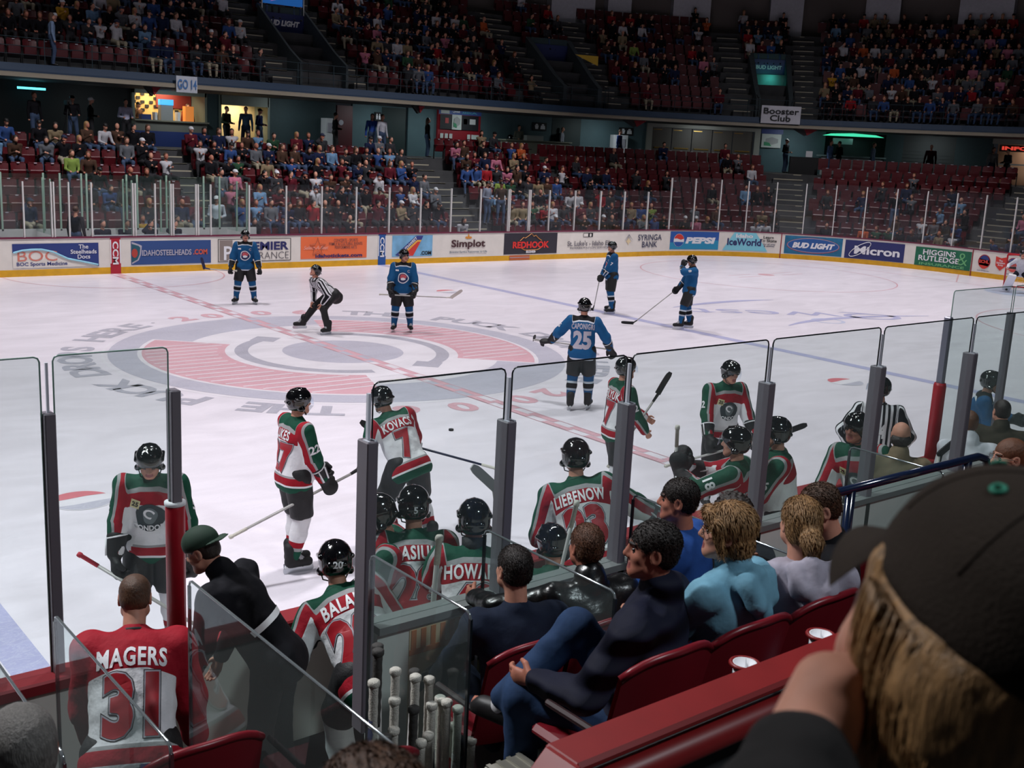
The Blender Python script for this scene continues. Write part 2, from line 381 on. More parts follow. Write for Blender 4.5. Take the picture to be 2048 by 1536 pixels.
def handprims(w,d,n,sc=1,curl=.6,side=1,m=0,spread=1.0,thick=1.0):
    """w wrist, d pointing direction, n palm normal (towards palm side); side=+1 thumb on d x n side"""
    w=Vector(w); d=Vector(d).normalized(); n=Vector(n); n=(n-d*n.dot(d)).normalized(); x=d.cross(n)*side
    pr=[C(w-d*.01*sc,w+d*.075*sc,.024*sc*thick,.036*sc*thick,m,fl=.55,ax=n,k=.015)]
    for i,(o,l,r) in enumerate(((.027,.072,.0088),(.009,.08,.0092),(-.009,.075,.0088),(-.026,.06,.008))):
        b=w+d*.085*sc+x*o*sc*spread; p=b; dd=d.copy(); a=0
        for seg,fr in ((.45,.55),(.3,1.0),(.25,.8)):
            a+=curl*fr*(1+.08*i); dd=d*cos(a)+n*sin(a); q=p+dd*l*seg*sc; pr.append(C(p,q,r*sc*thick,r*.92*sc*thick,m,k=.006)); p=q
    tb=w+d*.02*sc+x*.026*sc; t1=tb+(d*.6+x*.6+n*.35)*.045*sc; t2=t1+(d*.85+x*.05*(1-curl)+n*(.2+.5*curl)).normalized()*.038*sc
    pr+=[C(tb,t1,.014*sc*thick,.0115*sc*thick,m,k=.012),C(t1,t2,.011*sc*thick,.009*sc*thick,m,k=.005)]
    return pr
def bodyprims(J,skin=0,slim=1,hands=True,curl=(.5,.5),hd=None,lowres=False):
    H=J['H']; sf=J['sf']; s=J['s']; sx=J['sx']; k=H/1.78*slim
    pr=[C(J['pel']-s*.02-sx*.05,J['pel']-s*.02+sx*.05,.115*k,.115*k,skin,fl=.8,ax=sf,k=.05),C(J['pel'],J['waist'],.12*k,.115*k,skin,fl=.75,ax=sf,k=.05),
        C(J['waist'],J['chest'],.12*k,.145*k,skin,fl=.72,ax=sf,k=.05),
        C(J['chest']+s*.06-sx*.06,J['chest']+s*.06+sx*.06,.1*k,.1*k,skin,fl=.85,ax=sf,k=.05),
        C(J['S0'],J['S1'],.055*k,.055*k,skin,k=.05),C(J['sh'],J['hb'],.06*k,.05*k,skin,k=.03)]
    for i in (0,1):
        pr+=[C(J['S%d'%i],J['E%d'%i],.052*k,.04*k,skin,k=.03),C(J['E%d'%i],J['W%d'%i],.042*k,.027*k,skin,k=.02),
             C(J['hip%d'%i],J['K%d'%i],.088*k,.055*k,skin,k=.04),C(J['K%d'%i],J['A%d'%i],.055*k,.036*k,skin,k=.03),
             C(J['K%d'%i]*.7+J['A%d'%i]*.3-J['fd%d'%i]*.015,J['K%d'%i]*.45+J['A%d'%i]*.55,.05*k,.035*k,skin,k=.03),
             C(J['A%d'%i]+Vector((0,0,-.03)),J['A%d'%i]+J['fd%d'%i]*.16+Vector((0,0,-.045)),.035*k,.028*k,skin,k=.03)]
    return pr
# ---------------------------------------------------------------- cloth materials driven by garment coordinates
def jmat(name,bands,hem,stripe=None,rough=.75):
    m=bpy.data.materials.new(name); m.use_nodes=True; nt=m.node_tree; b=nt.nodes['Principled BSDF']; L=nt.links; b.inputs['Roughness'].default_value=rough
    b.inputs['Specular IOR Level'].default_value=.25
    at=nt.nodes.new('ShaderNodeAttribute'); at.attribute_name='jp'; sp=nt.nodes.new('ShaderNodeSeparateXYZ'); L.new(at.outputs['Vector'],sp.inputs[0])
    def ramp(sock,bs):
        mr=nt.nodes.new('ShaderNodeMapRange'); mr.inputs['From Min'].default_value=-.1; mr.inputs['From Max'].default_value=.9; L.new(sock,mr.inputs['Value'])
        r=nt.nodes.new('ShaderNodeValToRGB'); r.color_ramp.interpolation='CONSTANT'; e=r.color_ramp.elements
        e[0].position=0; e[0].color=lin(bs[0][1])+(1,); e[1].position=max(.001,bs[0][0]+.1); e[1].color=lin(bs[1][1])+(1,)
        for i in range(1,len(bs)-1):
            n=e.new(bs[i][0]+.1); n.color=lin(bs[i+1][1])+(1,)
        L.new(mr.outputs[0],r.inputs[0]); return r.outputs[0]
    if stripe:
        mu=nt.nodes.new('ShaderNodeMath'); mu.operation='MULTIPLY'; mu.inputs[1].default_value=2*pi/stripe; L.new(sp.outputs[0],mu.inputs[0])
        si=nt.nodes.new('ShaderNodeMath'); si.operation='SINE'; L.new(mu.outputs[0],si.inputs[0]); gt=nt.nodes.new('ShaderNodeMath'); gt.operation='GREATER_THAN'; gt.inputs[1].default_value=0; L.new(si.outputs[0],gt.inputs[0])
        mx=nt.nodes.new('ShaderNodeMix'); mx.data_type='RGBA'; L.new(gt.outputs[0],mx.inputs[0]); mx.inputs[6].default_value=lin((18,18,24))+(1,); mx.inputs[7].default_value=lin((225,225,230))+(1,); col=mx.outputs[2]
    else: col=ramp(sp.outputs[0],bands)
    if hem:
        hc=ramp(sp.outputs[1],hem); lt=nt.nodes.new('ShaderNodeMath'); lt.operation='LESS_THAN'; lt.inputs[1].default_value=hem[-1][0] if len(hem[-1])>1 else .2; L.new(sp.outputs[1],lt.inputs[0])
        mx=nt.nodes.new('ShaderNodeMix'); mx.data_type='RGBA'; L.new(lt.outputs[0],mx.inputs[0]); L.new(col,mx.inputs[6]); L.new(hc,mx.inputs[7]); col=mx.outputs[2]
    L.new(col,b.inputs['Base Color'])
    tc=nt.nodes.new('ShaderNodeTexCoord'); n2=nt.nodes.new('ShaderNodeTexNoise'); n2.inputs['Scale'].default_value=9; n2.inputs['Detail'].default_value=4; L.new(tc.outputs['Object'],n2.inputs['Vector'])
    bp=nt.nodes.new('ShaderNodeBump'); bp.inputs['Strength'].default_value=.55; bp.inputs['Distance'].default_value=.03; L.new(n2.outputs['Fac'],bp.inputs['Height']); L.new(bp.outputs[0],b.inputs['Normal'])
    return m
RED=(150,14,34); GRN=(8,70,52); GRY=(150,150,152); WHT=(222,222,226); BLU=(16,80,128); BLK=(16,16,20)
JM={'red':jmat('red_white_jersey_cloth',[(.04,GRN),(.075,GRY),(.18,RED),(9,WHT)],[(.075,GRN),(.095,WHT),(.165,RED),(.185,GRY)]),
 'blue':jmat('blue_jersey_cloth',[(.03,BLK),(.055,(200,205,215)),(9,BLU)],[(.02,BLK),(.05,(190,200,210)),(.051,BLU)]),
 'goalie':jmat('red_yoke_jersey_cloth',[(.18,RED),(.9,WHT)],[(.075,GRN),(.095,WHT),(.165,RED),(.185,GRY)]),
 'ref':jmat('striped_shirt_cloth',None,None,stripe=.058)}
SM={'red':jmat('white_red_green_sock',[(.3,(210,210,214)),(.56,(214,214,218)),(.7,RED),(.78,GRY),(.79,GRN)],None),
 'blue':jmat('blue_black_sock',[(.22,BLU),(.3,(190,200,210)),(.5,BLK),(.58,(170,180,195)),(.6,BLU)],None)}
SKIN=mat('skin',(196,140,118),.55,spec=.35,noise=.12,nscale=25); SKIN2=mat('ruddy_skin',(176,112,92),.55,spec=.35,noise=.15,nscale=25)
EYE=mat('eye_dark',(30,26,26),.2); LIP=mat('lip',(150,80,76),.5)
HAIRS={'dark':mat('dark_brown_hair',(38,28,24),.5,noise=.5,nscale=60,bump=.35,bscale=120),'black':mat('black_hair',(20,17,18),.45,noise=.4,nscale=60,bump=.35,bscale=120),
 'brown':mat('brown_hair',(84,56,38),.5,noise=.5,nscale=60,bump=.35,bscale=120),'blond':mat('blond_hair',(168,128,84),.5,noise=.5,nscale=50,bump=.35,bscale=110),
 'auburn':mat('auburn_hair',(100,62,40),.5,noise=.4,nscale=70,bump=.35,bscale=140),'grey':mat('grey_hair',(120,116,112),.55,noise=.4,nscale=60,bump=.6,bscale=120)}
for _n,_m in HAIRS.items():
    nt=_m.node_tree; tc_=[n for n in nt.nodes if n.type=='TEX_COORD'][0]; mp_=nt.nodes.new('ShaderNodeMapping'); mp_.inputs['Scale'].default_value=(3.2,3.2,.45)
    nt.links.new(tc_.outputs['Object'],mp_.inputs[0])
    for n in nt.nodes:
        if n.type=='TEX_NOISE': nt.links.new(mp_.outputs[0],n.inputs['Vector'])
HELM=mat('glossy_black_helmet',(12,12,15),.12,spec=.6,coat=.6); PADB=mat('black_padding',(16,16,20),.7,noise=.3,bump=.3); STEEL=mat('steel',(190,195,200),.25,metal=1); WHITEP=mat('white_plastic',(215,218,222),.35)
TXW=mat('white_lettering',(226,226,230),.6); TXR=mat('red_lettering',(158,12,30),.5); TXK=mat('black_lettering',(14,14,18),.6); TXG=mat('silver_lettering',(176,172,184),.5)
glassmat('visor_glass',(.93,.95,.97),1.2,.03); glassmat('spectacle_lens',(.93,.95,.97),1.0,.02)
DARKP=mat('black_pants',(14,14,18),.65,noise=.3,bump=.3); WOODW=mat('white_stick',(170,168,166),.4,noise=.1); TAPEK=mat('black_tape',(14,14,20),.75,bump=.3); TAPEW=mat('white_tape',(200,196,186),.8,noise=.15,nscale=60,bump=.5,bscale=200)
CHEST=mat('grey_crest',(96,106,110),.6); PATCH=mat('cream_patch',(206,196,150),.6)

def frame_pt(J,x,z,y=0): return J['pel']+J['sx']*x+J['s']*z+J['sf']*y
def decal(name,jobj,V,F,m,J,x0,z0,side,off,parent,arc=0,rot=0,shearz=0):
    bv=BVHTree.FromPolygons([v.co for v in jobj.data.vertices],[p.vertices[:] for p in jobj.data.polygons])
    P=[];d=-J['sf']*side; last=None
    for x,y in V:
        xx=x*cos(rot)-y*sin(rot); yy=x*sin(rot)+y*cos(rot)
        u=x0+xx; v=z0+yy-arc*xx*xx+shearz*xx
        o=frame_pt(J,(u if side<0 else -u),v,side*.7); h=bv.ray_cast(o,d)
        p=h[0]-d*off if h[0] is not None else frame_pt(J,(u if side<0 else -u),v,side*.15)
        P.append(p)
    return link(name,mkmesh(name,np.array([q[:] for q in P]),F,[m],smooth=True),parent)
def sleeve_decal(name,jobj,s,size,m,J,i,t,parent,fwd=0):
    V,F=text2d(s,size,.03); S,E_=J['S%d'%i],J['E%d'%i]; a=(E_-S).normalized(); sg=-1 if i==0 else 1
    o=(J['sx']*sg+J['s']*.3+J['sf']*fwd); o=(o-a*o.dot(a)).normalized(); lat=(-a).cross(o); c=S.lerp(E_,t)
    bv=BVHTree.FromPolygons([v.co for v in jobj.data.vertices],[p.vertices[:] for p in jobj.data.polygons]); P=[]
    for x,y in V:
        q=c+lat*x-a*y+o*.4; h=bv.ray_cast(q,-o); P.append(h[0]+o*.004 if h[0] is not None else c+lat*x-a*y+o*.09)
    return link(name,mkmesh(name,np.array([q[:] for q in P]),F,[m]),parent)
def garment_attr(J,kind,pad=1):
    pel,s,sx,sf=[np.array(J[k][:]) for k in ('pel','s','sx','sf')]; H=J['H']
    def fn(V):
        r=V-pel; z=r@s; x=r@sx; y=r@sf; qt=.275*H+.05-z-.3*np.maximum(np.abs(x)-.07,0)
        q=qt.copy(); W=np.zeros(len(V)); ql=x.copy()
        for i,sg in ((0,-1),(1,1)):
            S,Ee,Wr=[np.array(J[k+str(i)][:]) for k in ('S','E','W')]
            best=np.full(len(V),9.); off=np.zeros_like(V); tt=np.zeros(len(V)); ad=np.zeros_like(V)
            for a,b,t0 in ((S,Ee,0),(Ee,Wr,1)):
                ab=b-a; h=np.clip((V-a)@ab/(ab@ab),0,1); o=V-a-h[:,None]*ab; d=np.linalg.norm(o,axis=1); c=d<best; best[c]=d[c]; off[c]=o[c]; tt[c]=(t0+h)[c]; ad[c]=ab/np.linalg.norm(ab)
            out=sx*sg+s*.75; out=out-ad*(ad@out)[:,None]; out/=np.linalg.norm(out,axis=1)[:,None]+1e-9
            cs=(off*out).sum(1)/(np.linalg.norm(off,axis=1)+1e-6)
            sm=lambda v:np.clip(v,0,1)**2*(3-2*np.clip(v,0,1))
            w=sm((x*sg-.095*H)/.035)*sm((.116-best)/.014); w=np.maximum(w,(tt>1)*sm((.12-best)/.02))
            qs=np.clip((1-cs)*.15,0,.262)
            if kind=='blue': qs=.13+tt*.3+0*qs
            if kind=='goalie': qs=.1+0*qs
            q=q*(1-w)+qs*w; ql=ql*(1-w)+(off@sf)*w; W=np.maximum(W,w*tt)
        if kind=='ref': q=ql
        return np.stack([q,z+.17+W*3*0+(W>.05)*.5,W],1)
    return fn
def stick(name,butt,heel,bladedir,facedir,label,tape=None,bladecol=None,group=None,length_tape=.12,grip=TAPEW,shaftm=None,redseg=False):
    """butt and heel are world points; bladedir: direction of the blade; facedir: height direction of the blade"""
    b=Vector(butt); h=Vector(heel); d=(h-b).normalized(); L=(h-b).length; t=empty(name,h,0,label,'hockey stick',group); o=h
    up=Vector(facedir)
    g=G(); g.tube([b-o,h-o],.0125,8,flat=1.5,up=up); g.build('shaft',shaftm or WOODW,t,smooth=True)
    g=G(); g.tube([b-o-d*.012,b-o,b-o+d*.02,b-o+d*.024,b-o+d*.17],[.016,.02,.02,.0155,.0155],10,flat=1.3,up=up); g.build('grip_tape',grip,t,smooth=True)
    bd=Vector(bladedir).normalized(); u=up-bd*up.dot(bd); u.normalize(); nrm=bd.cross(u)
    g=G(); n=8; hh=.036; V=[];F=[]
    for i in range(n+1):
        q=i/n; c=bd*(.3*q-.01)+nrm*(.03*q*q); hb=hh*(1 if q<.85 else 1-.45*(q-.85)/.15); w=.006
        for a,bb in ((-hb,-w),(hb,-w),(hb,w),(-hb,w)): V.append(c+u*(a+ .01)+nrm*bb)
    for i in range(n):
        for k in range(4): F.append((i*4+k,i*4+(k+1)%4,(i+1)*4+(k+1)%4,(i+1)*4+k))
    F+=[(3,2,1,0),(n*4,n*4+1,n*4+2,n*4+3)]
    g.add(V,F); g.tube([-d*.12,bd*.02],[.014,.018],8,flat=1.4,up=u)
    g.build('blade',bladecol or TAPEK,t,smooth=False)
    return t
def eqn(J,root,sc=1.0,visor=True,label=None,number=None,vx=.008):
    """helmet with straps and visor"""
    c=J['head']; u,f,x=J['hu'],J['hf'],J['hx']; R=np.array([x[:],f[:],u[:]]); q=lambda a,b,d:c+x*a*sc+f*b*sc+u*d*sc
    pr=[E(q(0,-.012,.04),(.104*sc,.126*sc,.108*sc),0,R),E(q(0,-.03,-.01),(.1*sc,.1*sc,.085*sc),0,R,k=.02)]
    for a in (-.045,0,.045): pr.append(C(q(a,.055,.133-abs(a)*.25),q(a,-.075,.125-abs(a)*.25),.009*sc,.009*sc,0,k=.012))
    for sg in (-1,1): pr+=[C(q(sg*.1,.03,.05),q(sg*.1,-.07,.045),.014*sc,.014*sc,k=.006),C(q(sg*.092,0,-.05),q(sg*.088,-.02,-.055),.026*sc,.022*sc,k=.015)]
    pr+=[C(q(-.05,-.125,-.0),q(.05,-.125,.0),.014*sc,k=.006)]
    pr+=[E(q(0,.12,-.07),(.088*sc,.12*sc,.105*sc),0,R,k=.012,op='-'),BX(q(0,.03,-.15),(.16*sc,.2*sc,.075*sc),.01,0,R,k=.01,op='-')]
    for a in (-.022,.022):
        for b in (.05,.0,-.05): pr.append(E(q(a,b,.155),(.008*sc,.017*sc,.02*sc),0,R,k=.004,op='-'))
    h=blob('helmet',pr,vx*sc,HELM,root,k=.02)
    g=G(); g.tube([q(-.085,.01,-.06),q(-.07,.045,-.105),q(0,.07,-.128),q(.07,.045,-.105),q(.085,.01,-.06)],.0045,6); g.build('chin_strap',PADB,h,smooth=True)
    # small light reflective stickers and number
    if number:
        V,F=text2d(number,.045,.03); bv=BVHTree.FromPolygons([v.co for v in h.data.vertices],[p.vertices[:] for p in h.data.polygons]); P=[]
        for a,b in V:
            o=q(a,-.4,.0+b); r=bv.ray_cast(o,f); P.append((r[0]-f*.003 if r[0] is not None else q(a,-.13,b))[:])
        link('helmet_number',mkmesh('helmet_number',np.array(P),F,[TXW]),h)
    if visor:
        g=G()
        def vf(a,b,rr=.128):
            an=rad(-62+124*a); return q(sin(an)*rr*.86,cos(an)*rr*1.02-.004+.012*(1-b),.045-.075*(1-b)*(.75+.25*cos(an)))
        g.grid(lambda a,b:vf(a,b),14,4); g.grid(lambda a,b:vf(a,b,.1265),14,4)
        g.build('visor',MATS['visor_glass'],root,smooth=True)
    return h
def glove(J,i,root,d=None,n=None,curl=.9,name='glove'):
    w=J['W%d'%i]; d=Vector(d) if d is not None else (J['W%d'%i]-J['E%d'%i]); d.normalize(); n=Vector(n) if n is not None else -J['sx']*(-1 if i==0 else 1)
    a=(J['W%d'%i]-J['E%d'%i]).normalized(); side=1 if i==1 else -1
    pr=[C(w-a*.15,w-a*.02,.078,.062,0,k=.02)]+handprims(w,d,n,1.42,curl,side,0,1.15,1.65)
    o=blob(name,pr,.011,PADB,root,k=.01)
    g=G(); nn=(n-d*n.dot(d)).normalized(); x=d.cross(nn)
    for k in (-.03,.03): g.tube([w-a*.155+(nn*cos(t_)+x*sin(t_))*.078 for t_ in [2*pi*q_/12 for q_ in range(12)]],.007,6,closed=True) if k>0 else None; g.tube([w-a*.15-nn*.077+x*k*1.3,w-a*.02-nn*.064+x*k],.008,6)
    g.build('glove_trim',TXW,o,smooth=True); return o
def skate(J,i,root):
    A=J['A%d'%i]; f=J['fd%d'%i].normalized(); f=Vector((f.x,f.y,0)).normalized(); z=Vector((0,0,1)); x=f.cross(z); b=Vector((A.x,A.y,0)); lift=A.z-.045*J['H']-.075
    b.z=lift; R=np.array([x[:],f[:],z[:]])
    pr=[C(b+z*.13-f*.02,b+z*.26-f*.03,.058,.064,0,k=.03),C(b+z*.115-f*.03,b+z*.105+f*.16,.052,.044,0,fl=.95,ax=x,k=.03),C(b+z*.2+f*.03,b+z*.13+f*.09,.03,.03,1,k=.02),
        BX(b+z*.065+f*.06,(.016,.145,.014),.006,2,R,k=.008),BX(b+z*.085+f*.0,(.018,.03,.03),.006,2,R,k=.01),BX(b+z*.085+f*.13,(.018,.035,.025),.006,2,R,k=.01)]
    s=blob('skate',pr,.011,[PADB,mat('skate_tongue',(150,152,158),.6),WHITEP],root,k=.01)
    g=G(); g.prism([(-.09,.0),(-.1,.02),(-.1,.055),(.21,.055),(.215,.025),(.2,.003),(.19,0)],lambda a,c,d:b+f*a+z*c+x*d,-.002,.002); g.build('blade',STEEL,s); return s
def player(loc,yaw,J,team,label,group=None,name='hockey_player',gloves=(1,1),lower=True,back=None,num=None,sleeve=None,front=None,visor=True,helmet=True,helmno=None,gd=(None,None),gn=(None,None),curl=(.95,.95),skin=SKIN,hair='dark',jk=1.0,skates=True,vx=.0125):
    cat='referee' if team=='ref' else 'hockey player'
    root=empty(name,loc,rad(yaw),label,'person',group)
    H=J['H']; sf=J['sf']; s=J['s']; sx=J['sx']
    mats=[skin,EYE,LIP,HAIRS[hair]]
    V,Q,mi=implicit(bodyprims(J),.022,.02); V2,Q2,m2=implicit(headprims(J),.0062,.01)
    hp=[]; 
    for i in (0,1):
        if not gloves[i]:
            a=(J['W%d'%i]-J['E%d'%i]).normalized(); hp+=[C(J['W%d'%i]-a*.06,J['W%d'%i],.03,.027,0)]+handprims(J['W%d'%i],gd[i] or a,gn[i] or (-sx if i else sx),1,curl[i],1 if i else -1)
    VV=[V,V2]; QQ=[Q,Q2+len(V)]; MM=[mi,m2]
    if hp:
        V3,Q3,m3=implicit(hp,.006,.008); VV.append(V3); QQ.append(Q3+len(V)+len(V2)); MM.append(m3)
    link('body',mkmesh('body',np.concatenate(VV),np.concatenate(QQ),mats,np.concatenate(MM)),root)
    # jersey
    k=H/1.78*jk; padk=1.0 if team!='ref' else .86
    pr=[C(J['pel']-s*.06-sx*.07,J['pel']-s*.06+sx*.07,.165*k*(1 if padk==1 else .85),fl=1.0,ax=sf,k=.05),C(J['pel'],J['waist'],.19*k*padk,.185*k*padk,fl=.82,ax=sf,k=.05),
        C(J['waist'],J['chest'],.185*k*padk,.205*k*padk,fl=.74,ax=sf,k=.06),C(J['chest']+s*.07-sx*.09*padk,J['chest']+s*.07+sx*.09*padk,.115*k,.115*k,fl=.95,ax=sf,k=.06),
        C(J['S0']-s*.01,J['S1']-s*.01,.082*k*padk,k=.05),C(J['sh'],J['neck']+s*.02,.085*k*padk,.06*k,k=.05)]
    for i in (0,1):
        We=J['E%d'%i].lerp(J['W%d'%i],.86); pr+=[C(J['S%d'%i],J['E%d'%i],.092*k*padk,.083*k*padk,k=.035),C(J['E%d'%i],We,.083*k*padk,.066*k*padk,k=.03)]
    if team=='ref': pr.pop(0)
    pr.append(BX(J['pel']-s*(.47 if team!='ref' else .9),(.6,.6,.3),.01,0,np.array([sx[:],sf[:],s[:]]),k=.012,op='-'))
    j=blob('jersey',pr,vx,JM[team],root,k=.03,wr=(.0045,13),attr=garment_attr(J,team))
    g=G(); g.tube([J['neck']+s*.03+(sx*cos(a)*.068+sf*(sin(a)*.062)) for a in [2*pi*q/16 for q in range(16)]],.011,8,closed=True); g.build('collar',mat('dark_collar',(14,16,18),.7) if team!='red' else mat('green_collar',GRN,.7),j,smooth=True)
    if back:
        V,F=text2d(back,.092,.03,.66,spacing=1.12); W=V[:,0].max()-V[:,0].min()
        if W>.37: V[:,0]*=.37/W
        decal('name_lettering',j,V,F,TXW if team!='blue' else TXG,J,0,.275*H-.075,-1,.004,j,arc=.45)
    if num:
        def nt_(off): return text2d(num,.3*(.7+2*off)/.8,off,.8,sub=.09)
        V,F=nt_(.05); zc=.275*H-.3
        if team=='blue': decal('back_number',j,V,F,TXG,J,0,zc,-1,.004,j)
        elif team=='ref': V*=.55; decal('back_number',j,V,F,TXW,J,0,zc+.07,-1,.006,j)
        else:
            V0,F0=nt_(.082); decal('number_edge',j,V0,F0,TXK,J,0,zc,-1,.003,j)
            V0,F0=nt_(.07); decal('number_rim',j,V0,F0,TXG,J,0,zc,-1,.0055,j); decal('back_number',j,V,F,TXR,J,0,zc,-1,.0085,j)
    if sleeve:
        for i,sx_ in sleeve: sleeve_decal('sleeve_number',j,sx_,.085,TXW,J,i,.62,j)
    if front=='red':
        V=[(cos(a)*.1*(1+.12*sin(3*a)),sin(a)*.12) for a in [2*pi*q/20 for q in range(20)]]; 
        def disc(r,m,dz,off,sq=1):
            rings=5; V=[(0,0)]+[(cos(2*pi*q/18)*r*t/rings*sq*(1+.1*sin(3*(2*pi*q/18)+1)),sin(2*pi*q/18)*r*t/rings) for t in range(1,rings+1) for q in range(18)]
            F=[(0,1+q,1+(q+1)%18,) for q in range(18)]; F4=[(1+t*18+q,1+(t+1)*18+q,1+(t+1)*18+(q+1)%18,1+t*18+(q+1)%18) for t in range(rings-1) for q in range(18)]
            return decal('crest',j,V,F+F4,m,J,0,dz,1,off,j)
        disc(.115,mat('crest_dark',(36,48,54),.6),.25,.004); disc(.07,CHEST,.265,.007,.8)
        V,F=text2d('ᴗ' if False else 'C',.075,.03,1.2); decal('crest_curve',j,V,F,TXW,J,-.01,.285,1,.009,j,rot=-.6)
        V,F=text2d('CONDORS',.045,.03,.9); decal('crest_word',j,V,F,TXW,J,0,.165,1,.009,j,arc=-1)
        V,F=text2d('D',.07,.0,1); V=np.array([(-.035,-.035),(.035,-.035),(.035,.035),(-.035,.035)]); decal('shoulder_patch',j,V,[(0,1,2,3)],PATCH,J,-.11,.36,1,.006,j,rot=-.25); V,F=text2d('25',.04,.03); decal('patch_mark',j,V,F,TXK,J,-.11,.36,1,.009,j,rot=-.25)
    if front=='blue':
        def disc(r,m,dz,off,sq=1,x=0):
            rings=4; V=[(0,0)]+[(cos(2*pi*q/18)*r*t/rings*sq*(1+.12*sin(3*(2*pi*q/18)+2)),sin(2*pi*q/18)*r*t/rings) for t in range(1,rings+1) for q in range(18)]
            F=[(0,1+q,1+(q+1)%18,) for q in range(18)]; F4=[(1+t*18+q,1+(t+1)*18+q,1+(t+1)*18+(q+1)%18,1+t*18+(q+1)%18) for t in range(rings-1) for q in range(18)]
            return decal('crest',j,V,F+F4,m,J,x,dz,1,off,j)
        disc(.12,TXW,.22,.004); disc(.1,mat('crest_navy',(24,40,86),.6),.22,.006); disc(.055,mat('crest_salmon',(196,84,92),.6),.25,.008,1.3); disc(.03,TXW,.2,.009,1.8)
        V=np.array([(-.035,-.018),(.035,-.018),(.035,.018),(-.035,.018)]); decal('chest_patch',j,V,[(0,1,2,3)],TXW,J,-.13,.385,1,.006,j)
        V,F=text2d('C',.06,.03); decal('captain_letter',j,V,F,TXG,J,.12,.37,1,.006,j)
    # lower garments
    if lower:
        pk=1.25 if team!='ref' else 1
        pr=[C(J['pel']-sx*.06,J['pel']+sx*.06,.15*k,.15*k,fl=.85,ax=sf,k=.04)]
        if team=='ref': pr.append(C(J['pel']-s*.12,J['pel']-s*.04,.16*k,.165*k,fl=.95,ax=sf,k=.03))
        for i in (0,1):
            if team=='ref':
                pr+=[C(J['hip%d'%i],J['K%d'%i],.105*k,.08*k,k=.03),C(J['K%d'%i],J['A%d'%i]+Vector((0,0,-.02)),.08*k,.07*k,k=.03)]
            else: pr+=[C(J['hip%d'%i],J['hip%d'%i].lerp(J['K%d'%i],.88),.14*k,.118*k,k=.03)]
        if team!='ref':
            for i in (0,1):
                a=(J['K%d'%i]-J['hip%d'%i]).normalized(); pr.append(BX(J['hip%d'%i].lerp(J['K%d'%i],.98)+a*.1,(.14,.14,.1),.01,0,_R(sx,a),k=.01,op='-'))
        blob('pants',pr,.016,DARKP,root,k=.03,wr=(.004,12))
        if team!='ref':
            for i in (0,1):
                K,A=np.array(J['K%d'%i][:]),np.array(J['A%d'%i][:]); ab=A-K; f=np.array(J['fd%d'%i][:])
                blob('sock',[C(J['hip%d'%i].lerp(J['K%d'%i],.8),J['K%d'%i],.08*k,.09*k,k=.02),C(J['K%d'%i],J['K%d'%i].lerp(J['A%d'%i],.4),.09*k,.087*k,k=.02),C(J['K%d'%i].lerp(J['A%d'%i],.4),J['A%d'%i]+Vector((0,0,.02)),.087*k,.062*k,k=.02)],.013,SM['red' if team=='goalie' else team],root,k=.02,wr=(.002,25),attr=lambda V:np.stack([((V-K)@ab)/(ab@ab),0*V[:,0]+9,0*V[:,0]],1))
    if skates:
        for i in (0,1): skate(J,i,root)
    for i in (0,1):
        if gloves[i]: glove(J,i,root,gd[i],gn[i],curl[i])
    if helmet: eqn(J,root,1,visor,number=helmno)
    return root,J
def hairpiece(J,root,style,col,sc=1,vx=.006):
    c=J['head']; u,f,x=J['hu'],J['hf'],J['hx']; R=np.array([x[:],f[:],u[:]]); q=lambda a,b,d:c+x*a*sc+f*b*sc+u*d*sc
    face=[E(q(0,.125,-.05),(.068*sc,.075*sc,.1*sc),0,R,k=.012,op='-')]
    ears=[E(q(sg*.082,.008,-.02),(.02*sc,.028*sc,.04*sc),0,R,k=.01,op='-') for sg in (-1,1)]
    if style=='short': pr=[E(q(0,-.014,.034),(.077*sc,.097*sc,.087*sc),0,R),E(q(0,-.04,-.015),(.069*sc,.06*sc,.055*sc),0,R,k=.02)]+face+ears; wr=(.001,110)
    elif style=='curly': pr=[E(q(0,-.02,.045),(.1*sc,.11*sc,.1*sc),0,R),E(q(0,-.055,-.02),(.085*sc,.07*sc,.07*sc),0,R,k=.02)]+face+ears; wr=(.007,70)
    elif style=='bob':
        pr=[E(q(0,-.018,.04),(.087*sc,.105*sc,.092*sc),0,R),E(q(0,-.05,-.04),(.086*sc,.068*sc,.075*sc),0,R,k=.02)]+[C(q(sg*.07,.045,.05),q(sg*.083,.015,-.05),.026*sc,.018*sc,k=.015) for sg in (-1,1)]+[C(q(-.05,.075,.075),q(.05,.08,.07),.022*sc,k=.02)]+[E(q(0,.13,-.06),(.062*sc,.07*sc,.1*sc),0,R,k=.012,op='-')]; wr=(.0008,60)
    elif style=='pony':
        pr=[E(q(0,-.016,.036),(.081*sc,.1*sc,.089*sc),0,R),E(q(0,-.045,-.02),(.077*sc,.062*sc,.065*sc),0,R,k=.02),C(q(0,-.1,.0),q(0,-.13,-.04),.035*sc,.042*sc,k=.02),C(q(0,-.13,-.04),q(.02,-.11,-.17),.042*sc,.02*sc,k=.02)]+face; wr=(.0008,60)
    elif style=='long':
        pr=[E(q(0,-.018,.037),(.09*sc,.106*sc,.094*sc),0,R),C(q(0,-.05,0),q(0,-.06,-.2),.085*sc,.08*sc,k=.03)]+face; wr=(.005,50)
    elif style=='fringe': pr=[E(q(0,-.05,-.03),(.087*sc,.068*sc,.055*sc),0,R)]+face+ears+[BX(q(0,0,.11),(.2,.2,.085),.01,0,R,k=.02,op='-')]; wr=(.002,70)
    o=blob('hair',pr,vx,HAIRS.get(col) or col,root,k=.015,wr=wr); return o
